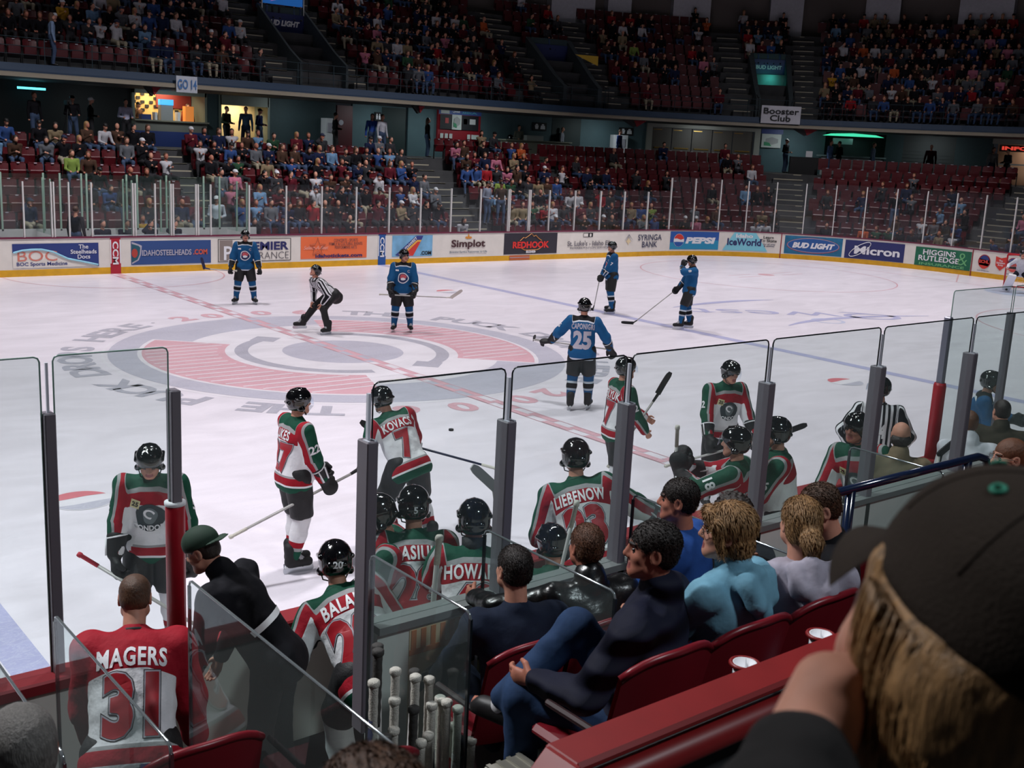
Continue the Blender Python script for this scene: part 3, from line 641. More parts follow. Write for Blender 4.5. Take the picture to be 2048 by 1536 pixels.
def tufts(hair,J,n,ln,wd=.0012,seed=1,fall=0):
    me=hair.data; rs=np.random.RandomState(seed); nf=len(me.polygons); cen=np.zeros(nf*3,np.float32); me.polygons.foreach_get('center',cen); nor=np.zeros(nf*3,np.float32); me.polygons.foreach_get('normal',nor); cen=cen.reshape(-1,3); nor=nor.reshape(-1,3)
    u,f,x=[np.array(J[k][:]) for k in ('hu','hf','hx')]; i=rs.randint(0,nf,n); p=cen[i]; nn=nor[i]; hc=np.array(J['head'][:])
    d=-f*.75-u*(.55+fall)+rs.normal(0,.22 if not fall else .12,(n,3))+(p-hc)@x[:,None]*x*2; d-=nn*(d*nn).sum(1)[:,None]; d/=np.linalg.norm(d,axis=1)[:,None]+1e-6; d+=nn*(.28 if not fall else .06)*rs.rand(n,1)
    s=np.cross(nn,d); s/=np.linalg.norm(s,axis=1)[:,None]+1e-6; L=ln*(.5+.8*rs.rand(n,1)); p=p-nn*.002
    V=np.stack([p-s*wd,p+s*wd,p+d*L*.5+nn*.0035-s*wd*.8,p+d*L*.5+nn*.0035+s*wd*.8,p+d*L,p+nn*.004*1.0],1).reshape(-1,3); b=np.arange(n)*6
    Q=np.stack([b,b+1,b+3,b+2],1); T=np.stack([b+2,b+3,b+4],1); T2=np.stack([b,b+2,b+5],1); T3=np.stack([b+1,b+5,b+3],1)
    return link('strands',mkmesh('strands',V,[Q,T,T2,T3],[me.materials[0]]),hair)
def spectacles(J,root,sc=1):
    c=J['head']; u,f,x=J['hu'],J['hf'],J['hx']; q=lambda a,b,d:c+x*a*sc+f*b*sc+u*d*sc
    g=G(); m=mat('spectacle_wire',(120,110,100),.3,metal=.8)
    for sg in (-1,1):
        g.tube([q(sg*.033+.024*cos(a),.1-.01*abs(cos(a)),.005+.018*sin(a)) for a in [2*pi*k/14 for k in range(14)]],.0016,6,closed=True)
        g.tube([q(sg*.057,.095,.01),q(sg*.078,.02,.008),q(sg*.08,-.01,-.002)],.0016,6)
    g.tube([q(-.01,.103,.008),q(.01,.103,.008)],.0016,6); o=g.build('spectacles',m,root,smooth=True)
    g=G()
    for sg in (-1,1): g.lathe([(.0,.001),(.022,.001),(.022,-.001),(0,-.001)],q(sg*.033,.098,.005),14,R=Matrix((x,u,f)).transposed())
    g.build('lens',MATS['spectacle_lens'],o)
def fan(loc,yaw,J,label,top,trou,hair=('short','dark'),skin=SKIN,topm=None,hood=False,collar=None,quilt=0,glasses=False,cap=None,curl=(.5,.5),hd=(None,None),hn=(None,None),legs=True,vx=.012,headvx=.0055,slim=1,group=None,shoes=True,beard=False,hands=(1,1),bulk=1.0,wr=(.004,16),name='person'):
    root=empty(name,loc,rad(yaw),label,'person',group); H=J['H']; s,sx,sf=J['s'],J['sx'],J['sf']; k=H/1.78*slim
    V,Q,mi=implicit(bodyprims(J,slim=slim*.97),.022,.02); V2,Q2,m2=implicit(headprims(J),headvx,.01); VV=[V,V2];QQ=[Q,Q2+len(V)];MM=[mi,m2]
    hp=[]
    for i in (0,1):
        if hands[i]:
            a=(J['W%d'%i]-J['E%d'%i]).normalized(); hp+=[C(J['W%d'%i]-a*.07,J['W%d'%i],.031*k,.027*k,0)]+handprims(J['W%d'%i],hd[i] or a,hn[i] or (-sx if i else sx),k,curl[i],1 if i else -1)
    if hp: V3,Q3,m3=implicit(hp,.0058,.008); VV.append(V3);QQ.append(Q3+len(V)+len(V2));MM.append(m3)
    link('body',mkmesh('body',np.concatenate(VV),np.concatenate(QQ),[skin,EYE,LIP,HAIRS['dark'] if (not hair or hair[1] in('dark','black','grey')) else HAIRS['brown']],np.concatenate(MM)),root)
    b=bulk
    pr=[C(J['pel']-s*.03-sx*.05,J['pel']-s*.03+sx*.05,.135*k*b,fl=.85,ax=sf,k=.05),C(J['pel'],J['waist'],.15*k*b,.15*k*b,fl=.8,ax=sf,k=.05),C(J['waist'],J['chest'],.15*k*b,.17*k*b,fl=.74,ax=sf,k=.05),
        C(J['chest']+s*.06-sx*.07,J['chest']+s*.06+sx*.07,.115*k*b,fl=.85,ax=sf,k=.05),C(J['S0'],J['S1'],.068*k*b,k=.05),C(J['sh'],J['neck']+s*.01,.075*k,.062*k,k=.04)]
    for i in (0,1):
        We=J['E%d'%i].lerp(J['W%d'%i],.93); pr+=[C(J['S%d'%i],J['E%d'%i],.07*k*b,.06*k*b,k=.035),C(J['E%d'%i],We,.06*k*b,.046*k*b,k=.03)]
    if collar: pr+=[C(J['neck']+s*.01-sf*.02,J['neck']+s*.05-sf*.015,.085*k,.08*k,k=.015)]
    if hood: pr+=[C(J['neck']-sf*.12+sx*a*.07+s*(.03-.02*abs(a)),J['neck']-sf*.155+sx*a*.055-s*(.1-.04*abs(a)),.045*k,.05*k,k=.012) for a in (-1,0,1)]+[C(J['neck']-sx*.08+sf*.02,J['neck']-sx*.06-sf*.09,.035*k,k=.03),C(J['neck']+sx*.08+sf*.02,J['neck']+sx*.06-sf*.09,.035*k,k=.03)]
    tm=topm or mat('cloth_%d_%d_%d'%top,top,.85,spec=.2,noise=.12,nscale=14,bump=.5,bscale=14)
    t=blob('jacket' if (quilt or collar) else 'shirt',pr,vx,tm,root,k=.03,wr=wr)
    if legs:
        pr=[C(J['pel']-sx*.05,J['pel']+sx*.05,.13*k,fl=.9,ax=sf,k=.04)]
        for i in (0,1): pr+=[C(J['hip%d'%i],J['K%d'%i],.1*k,.072*k,k=.03),C(J['K%d'%i],J['A%d'%i]+Vector((0,0,.04)),.072*k,.062*k,k=.03)]
        blob('trousers',pr,.014,mat('cloth_%d_%d_%d'%trou,trou,.85,spec=.2,noise=.2,nscale=10,bump=.5,bscale=12),root,k=.03,wr=(.003,18))
    if shoes:
        for i in (0,1):
            A=J['A%d'%i]; f=J['fd%d'%i]; f=f.normalized(); b_=A-Vector((0,0,.03))
            blob('shoe',[C(b_-f*.03,b_+f*.12-Vector((0,0,.012)),.045,.04,0,k=.02),C(b_-f*.03-Vector((0,0,.025)),b_+f*.15-Vector((0,0,.03)),.035,.036,0,k=.02)],.012,mat('dark_shoe',(22,20,22),.5),root)
    if hair:
        hh=hairpiece(J,root,hair[0],hair[1])
        if headvx<.0051: tufts(hh,J,{'short':3200,'bob':5200,'pony':4200}.get(hair[0],3000),{'short':.022,'bob':.045,'pony':.04}.get(hair[0],.03),fall=2.0 if hair[0]=='bob' else (.6 if hair[0]=='pony' else 0))
    if glasses: spectacles(J,root)
    if cap:
        c=J['head']; u,f,x=J['hu'],J['hf'],J['hx']; R=np.array([x[:],f[:],u[:]]); q=lambda a,b,d:c+x*a+f*b+u*d; sg=-1 if cap[1]=='back' else 1
        cm=mat('cap_%d_%d_%d'%cap[0],cap[0],.8,noise=.15); h=blob('cap',[E(q(0,-.012,.05),(.088,.108,.09),0,R),BX(q(0,0,-.06),(.2,.2,.085),.01,0,R,k=.008,op='-')],.008,cm,root)
        blob('cap_brim',[C(q(-.04,sg*.1,.03),q(.04,sg*.1,.03),.045,fl=.16,ax=u,k=.02),C(q(-.025,sg*.14,.025),q(.025,sg*.14,.025),.03,fl=.2,ax=u,k=.02)],.007,cm,h)
    return root,J
# ================================================================= ICE
def icemat(name,c,amt=1.0):
    m=bpy.data.materials.new(name); m.use_nodes=True; nt=m.node_tree; b=nt.nodes['Principled BSDF']; L=nt.links
    b.inputs['Roughness'].default_value=.32; b.inputs['Specular IOR Level'].default_value=.35
    tc=nt.nodes.new('ShaderNodeTexCoord'); mp=nt.nodes.new('ShaderNodeMapping'); mp.inputs['Scale'].default_value=(.5,1.3,1); L.new(tc.outputs['Object'],mp.inputs[0])
    n=nt.nodes.new('ShaderNodeTexNoise'); n.inputs['Scale'].default_value=1.1; n.inputs['Detail'].default_value=8; n.inputs['Distortion'].default_value=1.5; L.new(mp.outputs[0],n.inputs['Vector'])
    v=nt.nodes.new('ShaderNodeTexNoise'); v.inputs['Scale'].default_value=5; v.inputs['Detail'].default_value=8; v.inputs['Roughness'].default_value=.7; v.inputs['Distortion'].default_value=4; L.new(mp.outputs[0],v.inputs['Vector'])
    r=nt.nodes.new('ShaderNodeMapRange'); r.inputs[1].default_value=.3; r.inputs[2].default_value=.7; r.inputs[3].default_value=.9; r.inputs[4].default_value=1.05; L.new(n.outputs['Fac'],r.inputs[0])
    r2=nt.nodes.new('ShaderNodeValToRGB'); e=r2.color_ramp.elements; e[0].position=.485; e[0].color=(0,0,0,1); e[1].position=.5; e[1].color=(1,1,1,1); x=e.new(.515); x.color=(0,0,0,1); L.new(v.outputs['Fac'],r2.inputs[0])
    mx=nt.nodes.new('ShaderNodeMix'); mx.data_type='RGBA'; mx.blend_type='MULTIPLY'; mx.inputs[0].default_value=1; mx.inputs[6].default_value=lin(c)+(1,); L.new(r.outputs[0],mx.inputs[7])
    m3=nt.nodes.new('ShaderNodeMix'); m3.data_type='RGBA'; mu=nt.nodes.new('ShaderNodeMath'); mu.operation='MULTIPLY'; mu.inputs[1].default_value=.17*amt; L.new(r2.outputs[0],mu.inputs[0]); L.new(mu.outputs[0],m3.inputs[0]); L.new(mx.outputs[2],m3.inputs[6]); m3.inputs[7].default_value=lin((250,250,252))+(1,) if amt>1 else lin((150,150,170))+(1,)
    L.new(m3.outputs[2],b.inputs['Base Color']); return m
ICE=icemat('rink_ice',(232,226,236)); IR=icemat('ice_red_paint',(218,170,182),3); IB=icemat('ice_blue_paint',(178,178,214),3); IG=icemat('ice_grey_paint',(190,188,204),3); IW=icemat('ice_white_paint',(234,230,238)); IT=icemat('ice_dark_letter_paint',(178,176,190),3); IC=icemat('ice_pale_blue_paint',(196,202,228),2)
full=[(-30.48,8.53)]
outl=[]
for cx_,cy_,a0 in ((CX,CY,0),(-CX,CY,90),(-CX,R0,180),(CX,R0,270)):
    for k in range(17): a=rad(a0+90*k/16); outl.append((cx_+R0*cos(a),cy_+R0*sin(a)))
g=G(); g.add([(x,y,0) for x,y in outl],[tuple(range(len(outl)))]); ice=struct(g.build('floor',ICE))
tag(ice,'white rink ice painted with lines, circles and a centre logo')
def flatz(pts,name,m,z=.002,faces=None):
    return link(name,mkmesh(name,[(x,y,z) for x,y in pts],faces or [tuple(range(len(pts)))],[m],smooth=False),ice)
def rect(x0,y0,x1,y1,name,m,z=.002): return flatz([(x0,y0),(x1,y0),(x1,y1),(x0,y1)],name,m,z)
def ring(cx,cy,r0,r1,name,m,a0=0,a1=360,z=.002,n=72):
    V=[];F=[]; n=max(3,int(n*(a1-a0)/360))
    for i in range(n+1):
        a=rad(a0+(a1-a0)*i/n); V+=[(cx+r0*cos(a),cy+r0*sin(a)),(cx+r1*cos(a),cy+r1*sin(a))]
    F=[(2*i,2*i+1,2*i+3,2*i+2) for i in range(n)]; return flatz(V,name,m,z,F)
BX_=9.0; GX=27.6; MY=12.95
# red centre line: two rows of staggered dashes
V=[];F=[]
for i in range(26):
    y=.05+i*.99
    for x0,x1,dy in ((-.15,-.01,0),(.01,.15,.5)):
        a=max(.02,y+dy); b=min(25.88,y+dy+.62); 
        if b>a: F.append(tuple(range(len(V),len(V)+4))); V+=[(x0,a),(x1,a),(x1,b),(x0,b)]
for x0 in (-.16,.145): F.append(tuple(range(len(V),len(V)+4))); V+=[(x0,.02),(x0+.02,.02),(x0+.02,25.88),(x0,25.88)]
flatz(V,'red_line',IR,.0035,F)
for x in (-BX_,BX_): rect(x-.15,.02,x+.15,25.88,'blue_line',IB)
for sx_ in (-1,1):
    yy=24.0; rect(sx_*GX-.025,1.9,sx_*GX+.025,yy,'goal_line',IR)
    for sy in (-1,1):
        cx_=sx_*(GX-6.1); cy_=MY+sy*6.7; ring(cx_,cy_,4.53,4.58,'faceoff_circle',IR)
        ring(cx_,cy_,0,.3,'faceoff_spot',IR)
        for a in (-1,1):
            for b in (-1,1): rect(cx_+a*.6,cy_+b*.25-.025,cx_+a*1.8,cy_+b*.25+.025,'faceoff_mark',IR); 
        q=sx_*(BX_-1.67)
        if True:
            # face-off spot painted as a red and blue disc with a white wave
            V=[(q+.36*cos(rad(a)),cy_+.36*sin(rad(a))) for a in range(0,360,12)]; flatz(V,'neutral_spot',IW,.003)
            up=[(q+.34*cos(rad(a)),cy_+.34*sin(rad(a))) for a in range(20,172,8)]+[(q-.15,cy_+.1),(q+.1,cy_+.13)]; flatz(up,'neutral_spot_red',icemat('ice_bright_red',(222,128,138),1),.0045)
            dn=[(q+.34*cos(rad(a)),cy_+.34*sin(rad(a))) for a in range(200,352,8)]+[(q+.15,cy_-.1),(q-.1,cy_-.13)]; flatz(dn,'neutral_spot_blue',IG,.0045)
    gx=sx_*GX
    cre=[(gx,MY-1.22),(gx,MY+1.22)]+[(gx-sx_*(1.22*.2+1.63*sin(rad(a))),MY+1.22*cos(rad(a))) for a in range(0,181,15)]; flatz(cre,'goal_crease',IC,.0025)
    rect(gx,MY+2.7,gx+sx_*.02,MY+2.75,'goalie_area_line',IR)
    a=Vector((gx,MY+2.74)); b=Vector((sx_*30.4,MY+4.27)); nn=(b-a).normalized(); pp=Vector((-nn.y,nn.x))*.025
    flatz([a-pp,b-pp,b+pp,a+pp],'goalie_area_line',IR,.003)
ring(0,25.9,3.03,3.08,'referee_crease',IR,180,360)
# centre logo
ring(0,MY,4.52,4.57,'centre_circle',IW,z=.0015)
for a0,a1 in ((128,232),(248,412),(412,488)): ring(0,MY,2.2,4.5,'logo_grey_ring',IG,a0,a1,.002) if False else None
ring(0,MY,3.92,4.45,'logo_ring',IG,z=.002); ring(0,MY,0,3.92,'logo_ground',IW,z=.0022)
ring(0,MY,0,1.2,'logo_disc',IG,z=.003)
ring(0,MY,3.1,3.93,'logo_shade',IG,70,137,.0024); ring(0,MY,3.1,3.93,'logo_shade',IG,250,317,.0024)
for a0,a1,dr in ((138,250,0),(-42,70,0)):
    ring(0,MY,2.3,3.86,'logo_red_wing',IR,a0,a1,.0026)
    ring(0,MY,1.86,2.12,'logo_arc',IT,a0-22,a1+6,.003)
    V=[];F=[]
    for kx in range(-26,27):
        yy=kx*.15
        # white pinstripes that run along the rink across the red wings
        for r0_,r1_ in ((2.3,3.86),):
            if abs(yy)>=3.84: continue
            xo=math.sqrt(3.86**2-yy*yy); xi=math.sqrt(max(0,2.3**2-yy*yy)); sg=-1 if a0>0 else 1
            a=math.degrees(math.atan2(yy,sg*(xi+xo)/2))%360
            if (a0%360<=a<=a1) or (a0<0 and (a<=a1 or a>=360+a0)):
                if kx%2==0: n_=len(V); V+=[(sg*(xi+.15),MY+yy),(sg*(xo-.1),MY+yy),(sg*(xo-.1),MY+yy+.05),(sg*(xi+.15),MY+yy+.05)]; F.append((n_,n_+1,n_+2,n_+3))
    flatz(V,'logo_pinstripes',IW,.0036,F)
    ring(0,MY,3.84,3.9,'logo_edge',IW,a0,a1,.0032)
for a in (114,-66): 
    c=Vector((1.98*cos(rad(a)),MY+1.98*sin(rad(a)))); ring(c.x,c.y,0,.36,'logo_arc_foot',IT,z=.0034,n=4)
def ringtext(s,a0,a1,r,size,m,name):
    n=len(s)
    for i,ch in enumerate(s):
        if ch==' ': continue
        a=rad(a0+(a1-a0)*(i+.5)/n); V,F=text2d(ch,size if ch!='.' else .08,.04,1.15); up=Vector((cos(a),sin(a))); rt=Vector((sin(a),-cos(a)))
        P=[(rt*x+up*(y+r)) for x,y in V]; link(name,mkmesh(name,[(p.x,p.y+MY,.003) for p in P],F,[m],smooth=False),ice)
for k in (0,180):
    ringtext('06',88-k,66-k,5.02,.62,IR,'ice_numeral'); ringtext('THE PUCK DROPS HERE.',60-k,-68-k,5.02,.62,IT,'ice_letter'); ringtext('20',-70-k,-88-k,5.02,.62,IR,'ice_numeral')
# blue zone mark: the arena sponsor's word between two swooshes, read from the far side
def swoosh(p0,p1,p2,w,name,m):
    V=[];n=16
    for i in range(n+1):
        t=i/n; p=Vector(p0)*(1-t)**2+Vector(p1)*2*t*(1-t)+Vector(p2)*t*t; d=(Vector(p1)-Vector(p0))*(1-t)+(Vector(p2)-Vector(p1))*t; d=Vector((-d.y,d.x)).normalized()*w*sin(pi*min(.97,max(.03,t)))**.7; V+=[(p+d)[:],(p-d)[:]]
    flatz(V,name,m,.003,[(2*i,2*i+1,2*i+3,2*i+2) for i in range(n)])
V,F=text2d('Qwest',1.25,.0,1.5); a=rad(148)
link('ice_word',mkmesh('ice_word',[(14.2+x*cos(a)-y*sin(a),12.75+x*sin(a)+y*cos(a),.003) for x,y in V],F,[IB],smooth=False),ice)
swoosh((11.6,14.9),(14.2,15.4),(15.95,14.9),.14,'ice_swoosh',IB); swoosh((12.2,11.4),(14.6,12.2),(17.9,10.9),.14,'ice_swoosh',IB); ring(14.0,11.5,.35,.45,'ice_swoosh_loop',IC)

# ================================================================= BOARDS
BW=mat('board_white',(222,216,208),.35,noise=.06,nscale=3); BY=mat('kickplate_yellow',(214,160,24),.4,noise=.12,nscale=5); BR=mat('dasher_cap_maroon',(104,30,58),.45); BRN=mat('dasher_cap_red',(140,30,40),.5,noise=.15,nscale=4)
prof=[(0,-.05),(0,.19),(0,1.03),(-.02,1.03),(-.02,1.07),(.16,1.07),(.16,-.05)]
b_=strip('wall_far',prof,-30,SE+17,[BY,BW,BR,BR],[0,1,2,2,2,1],closed=False,fine=.45); struct(b_); tag(b_,'white rink boards with yellow kickplate and adverts, far side')
boards=b_
nb=G(); nb.bb((-CX,-.14,-.05),(CX,0,.19),0); nb.bb((-CX,-.14,.19),(CX,-.0,1.05),1); nb.bb((-CX,-.17,1.05),(CX,.025,1.13),2,.012)
struct(tag(nb.build('wall_near',[BY,BW,BRN]),'near rink boards capped in red in front of the bench'))
def onb(s0,z0,off=.004,D=0):
    def f(x,y):
        p,n=P2(s0+x,D-off*2.4); return (p.x,p.y,z0+y)
    return f
def bpanel(s0,s1,z0,z1,m,name,parent,off=.004,D=0):
    n=max(1,int((s1-s0)/.3)); V=[onb(0,0,off,D)(s0+(s1-s0)*i/n,z) for i in range(n+1) for z in (z0,z1)]
    return link(name,mkmesh(name,V,[(2*i,2*i+2,2*i+3,2*i+1) for i in range(n)],[m],smooth=False),parent)
def btext(s,sc,z,size,m,parent,name='lettering',off=.009,D=0,**k): return flat_text(name,s,size,m,onb(sc,z,off,D),parent,**k)
def bpoly(pts,s0,z0,m,name,parent,off=.006,D=0):
    import bmesh
    f=onb(s0,z0,off,D); bm=bmesh.new(); bm.faces.new([bm.verts.new((x,y,0)) for x,y in pts]); bmesh.ops.triangulate(bm,faces=bm.faces)
    if s0>CX-2:
        for _ in range(4):
            es=[e for e in bm.edges if abs(e.verts[0].co.x-e.verts[1].co.x)>.25]
            if es: bmesh.ops.subdivide_edges(bm,edges=es,cuts=1); bmesh.ops.triangulate(bm,faces=bm.faces)
    bm.verts.ensure_lookup_table(); bm.verts.index_update(); V=[f(v.co.x,v.co.y) for v in bm.verts]; F=[[v.index for v in q.verts] for q in bm.faces]; bm.free()
    return link(name,mkmesh(name,V,F,[m],smooth=False),parent)
def ell(rx,ry,n=28,rot=0,a0=0,a1=360): return [(rx*cos(rad(a))*cos(rot)-ry*sin(rad(a))*sin(rot),rx*cos(rad(a))*sin(rot)+ry*sin(rad(a))*cos(rot)) for a in [a0+(a1-a0)*i/n for i in range(n)]]
cm=lambda n,c,**k: mat(n,c,k.pop('rough',.5),**k)
def advert(label,s0,s1,z0=.23,z1=1.0,base=None):
    t=empty('board_advert',PP((s0+s1)/2,0,0),0,label,'advert'); t.location=(0,0,0)
    if base: bpanel(s0,s1,z0,z1,base,'panel',t)
    return t
NAVY=cm('ad_navy',(38,56,120)); 
t=advert('blue and white mountain advert with a pale blue ridge, left end of far boards',-2.77,-.45,.24,.9,NAVY)
bpoly([(-1.16,-.33),(-1.16,.08),(-.9,.14),(-.4,.17),(-.1,.1),(.3,-.12),(.7,-.2),(1.14,-.33)],-1.61,.57,BW,'snow_field',t); g=G(); f=onb(-1.61,.57,.01); g.tube([f(x,y) for x,y in [(-1.14,.09),(-.9,.15),(-.65,.17),(-.4,.17),(-.1,.1),(.3,-.1),(.7,-.19),(1.13,-.29)]],.025,6); g.build('ridge',cm('ad_ice_blue',(150,206,226)),t)
btext('BOC',-2.12,.56,.28,cm('ad_salmon',(206,120,104)),t,width=1.05,bold=-.0); btext('The\nSteelheads\nDocs',-.87,.66,.4,TXW,t,width=.72,bold=.015); btext('BOC Sports Medicine',-2.0,.33,.13,NAVY,t,width=1.35)
for s0,s1,c,lab in ((-.12,.18,(170,28,48),'red vertical strip lettered in white on the far boards at the centre line'),(8.85,9.15,(30,82,150),'blue vertical strip lettered in white on the far boards at the blue line')):
    m=cm('strip_%d'%c[0],c); t=advert(lab,s0,s1,.0,1.03,m)
    V,F=text2d('CCM',.17,.03,1.2); link('lettering',mkmesh('lettering',[onb((s0+s1)/2,.6,.009)(y,-x*1.15) for x,y in V],F,[TXW],smooth=False),t)
    for a,b in ((s0,s0+.03),(s1-.03,s1)): bpanel(a,b,.3,.98,TXW,'edge_line',t,.007)
t=advert('dark blue website advert with pale block capitals and a crest',.48,2.92,.24,.93,cm('ad_blue',(44,74,130)))
btext('IDAHOSTEELHEADS',1.55,.58,.17,TXG,t,width=1.5,bold=.02); btext('.COM',2.58,.58,.16,cm('ad_orange_text',(210,90,60)),t,width=.44,bold=.03)
bpoly([(-.1,-.33),(-.1,.32),(.12,.24),(.2,.2),(.17,-.05),(.1,-.22)],.6,.59,TXG,'crest',t); bpoly([(-.1,-.28),(-.1,.26),(.1,.2),(.15,.15),(.13,-.05),(.06,-.2)],.6,.59,cm('ad_teal',(30,84,100)),'crest_field',t,.008); bpoly(ell(.09,.13),.58,.58,cm('ad_rust',(170,60,50)),'crest_fish',t,.01)
t=advert('white insurance advert framed in black behind the blue player',3.15,5.6,.25,.95,BW)
for a,b,c,d in ((3.15,5.6,.25,.265),(3.15,5.6,.935,.95),(3.15,3.17,.25,.95),(5.58,5.6,.25,.95)): bpanel(a,b,c,d,TXK,'frame_line',t,.007)
bpanel(3.2,3.62,.29,.91,cm('ad_taupe',(136,124,118)),'emblem_block',t,.007); btext('P',3.47,.52,.42,TXW,t,bold=.02,off=.01); btext('PREMIER',4.66,.72,.26,cm('ad_navy2',(38,40,96)),t,width=1.72,bold=.035); btext('INSURANCE',4.66,.42,.22,cm('ad_gray3',(96,92,96)),t,width=1.72,bold=-.01)
t=advert('orange ticket advert with a line star and blue web address',5.95,8.4,.27,.98,cm('ad_orange',(232,110,62)))
star=[(.3*cos(rad(90+k*36))*(1 if k%2==0 else .42),.3*sin(rad(90+k*36))*(1 if k%2==0 else .42)) for k in range(10)]
g=G(); f=onb(6.55,.64,.012); g.tube([f(x,y) for x,y in star],.008,4,closed=True); g.build('star_outline',cm('ad_brown',(120,74,70)),t); btext('Select-A-Seat',6.5,.63,.12,cm('ad_pink',(236,160,140)),t,width=.9,shear=.3,bold=.02)
btext('CONCERTS - SPORTS\nFAMILY & CULTURAL EVENTS\nPERFORMING ARTS',7.6,.74,.33,cm('ad_brown',(120,74,70)),t,width=1.25,bold=.01); btext('idahotickets.com',7.35,.36,.12,cm('ad_navy2',(38,40,96)),t,width=1.75,bold=.035)
t=advert('sky blue airline advert with a red and orange tail fin, behind the captain',9.4,11.05,.26,.98,cm('ad_sky',(122,178,214),noise=.25,nscale=3))
bpoly([(-.45,-.34),(.28,.3),(.5,.33),(.33,.02),(.1,-.34)],10.15,.62,cm('ad_red2',(206,56,46)),'tail',t); bpoly([(-.62,-.3),(.2,.34),(.5,.34),(.42,.18),(.22,.18),(-.42,-.34)],10.15,.62,cm('ad_blue2',(50,60,130)),'tail_edge',t,.008); bpoly([(-.45,-.34),(.25,.2),(.43,.2),(.4,.14),(.27,.14),(-.32,-.34)],10.15,.62,cm('ad_yell2',(230,170,70)),'tail_stripe',t,.009)
V,F=text2d('SOUTHWEST',.1,.03,1.1); a=rad(40); link('lettering',mkmesh('lettering',[onb(10.05,.63,.013)(x*cos(a)-y*sin(a),x*sin(a)+y*cos(a)) for x,y in V],F,[TXW],smooth=False),t); btext('.COM',10.78,.37,.13,TXK,t,width=.45,bold=.04)
t=advert('white advert with heavy brown lettering and a small orange crown',11.5,13.75); btext('Simplot',12.6,.63,.34,cm('ad_dkbrown',(72,40,44)),t,width=1.5,bold=.03); btext("Bringing Earth's Resources to Life",12.62,.36,.1,cm('ad_slate',(110,122,134)),t,width=1.65); bpoly([(-.16,-.05),(-.09,0),(-.05,-.03),(0,.12),(.05,-.03),(.09,0),(.16,-.05),(.08,-.09),(-.08,-.09)],12.6,.92,cm('ad_gold',(214,140,50)),'crown',t)
t=advert('black advert with red stylised lettering under an orange mountain line',14.22,16.78,.23,1.0,cm('ad_black',(44,42,52)))
g=G(); f=onb(15.5,.72,.012); g.tube([f(x,y) for x,y in [(-.55,0),(-.38,.13),(-.3,.1),(-.15,.18),(0,.27),(.1,.16),(.2,.2),(.35,.08),(.5,0)]],.012,4); g.tube([f(x,y) for x,y in [(-.45,-.28),(-.3,-.34),(.3,-.34),(.45,-.28)]],.01,4); g.build('mountain_line',cm('ad_gold',(214,140,50)),t); btext('REDHOOK',15.5,.57,.25,cm('ad_red3',(220,50,44)),t,width=1.75,bold=.04,shear=.0); btext('ESB',15.5,.33,.12,TXW,t,width=.46,bold=.06)
bpanel(14.5,15.46,.02,.19,cm('kick_orange',(190,96,50)),'kickplate_sticker',t,.005); bpanel(14.5,15.46,.1,.12,TXG,'kickplate_line',t,.008)
t=advert('white clinic advert with thin grey serif-like lettering, behind the skater facing left',17.1,19.8); btext("St. Luke's - Idaho Elks",18.5,.58,.2,cm('ad_grey4',(120,116,122)),t,width=2.4); btext('REHABILITATION SERVICES',18.5,.4,.07,cm('ad_grey4',(120,116,122)),t,width=2.1); 
bpanel(18.1,18.35,.82,.97,TXK,'emblem',t,.006); bpanel(18.115,18.34,.835,.955,BW,'emblem_field',t,.008); bpanel(18.35,18.6,.82,.97,TXK,'emblem',t,.006); bpoly(ell(.05,.06),18.47,.89,BW,'emblem_disc',t,.009)
t=advert('white bank advert with a diamond emblem and dark blue lettering',20.0,22.5); btext('SYRINGA\nBANK',21.75,.62,.52,cm('ad_ink',(60,64,92)),t,width=1.35,bold=.01)
g=G(); f=onb(20.55,.62,.012); g.tube([f(x,y) for x,y in [(0,.26),(.26,0),(0,-.26),(-.26,0)]],.02,4,closed=True); g.build('diamond',cm('ad_ink',(60,64,92)),t); bpoly([(0,.15),(.06,.05),(.15,0),(.06,-.05),(0,-.15),(-.06,-.05),(-.15,0),(-.06,.05)],20.55,.62,cm('ad_sand',(220,200,160)),'flower',t)
t=advert('turquoise cola advert with a red, white and blue ball',22.9,25.3,.26,.99,cm('ad_turq',(36,140,180))); bpanel(22.9,25.3,.55,.99,cm('ad_cblue',(34,84,160)),'panel_top',t,.006); bpoly([(-.2,-.3),(.3,-.05),(1.2,.1),(2.2,.05),(2.2,-.32),(-.2,-.32)],23.1,.59,cm('ad_turq',(36,140,180)),'wave',t,.007)
bpoly(ell(.27,.27),23.35,.63,TXW,'ball',t,.009); bpoly(ell(.26,.26,14,0,15,175)+[(-.1,.08),(.1,.02)],23.35,.63,cm('ad_red2',(206,56,46)),'ball_red',t,.011); bpoly(ell(.26,.26,14,0,195,355)+[(.1,-.12),(-.1,-.06)],23.35,.63,cm('ad_cblue',(34,84,160)),'ball_blue',t,.011); btext('PEPSI',24.42,.63,.27,TXW,t,width=1.45,bold=.06,shear=.15)
t=advert('white ice rink advert with a light blue triangle',25.5,27.95); bpoly([(-.95,-.38),(-.45,.38),(.5,.38),(1.05,-.38)],26.45,.63,cm('ad_aqua',(126,198,214)),'triangle',t); btext('Idaho',26.45,.87,.17,TXW,t,width=.75,bold=.04); btext('IceWorld',26.45,.61,.3,cm('ad_navy2',(38,40,96)),t,width=1.5,bold=.03); btext('Learn\nTo Skate',27.5,.78,.26,TXK,t,width=.72,bold=.02); btext('for all ages\n& abilities',27.55,.52,.14,cm('ad_ink',(60,64,92)),t,width=.5)
bpanel(28.03,28.07,0,1.06,BRN,'goal_line_strip',boards,.006)
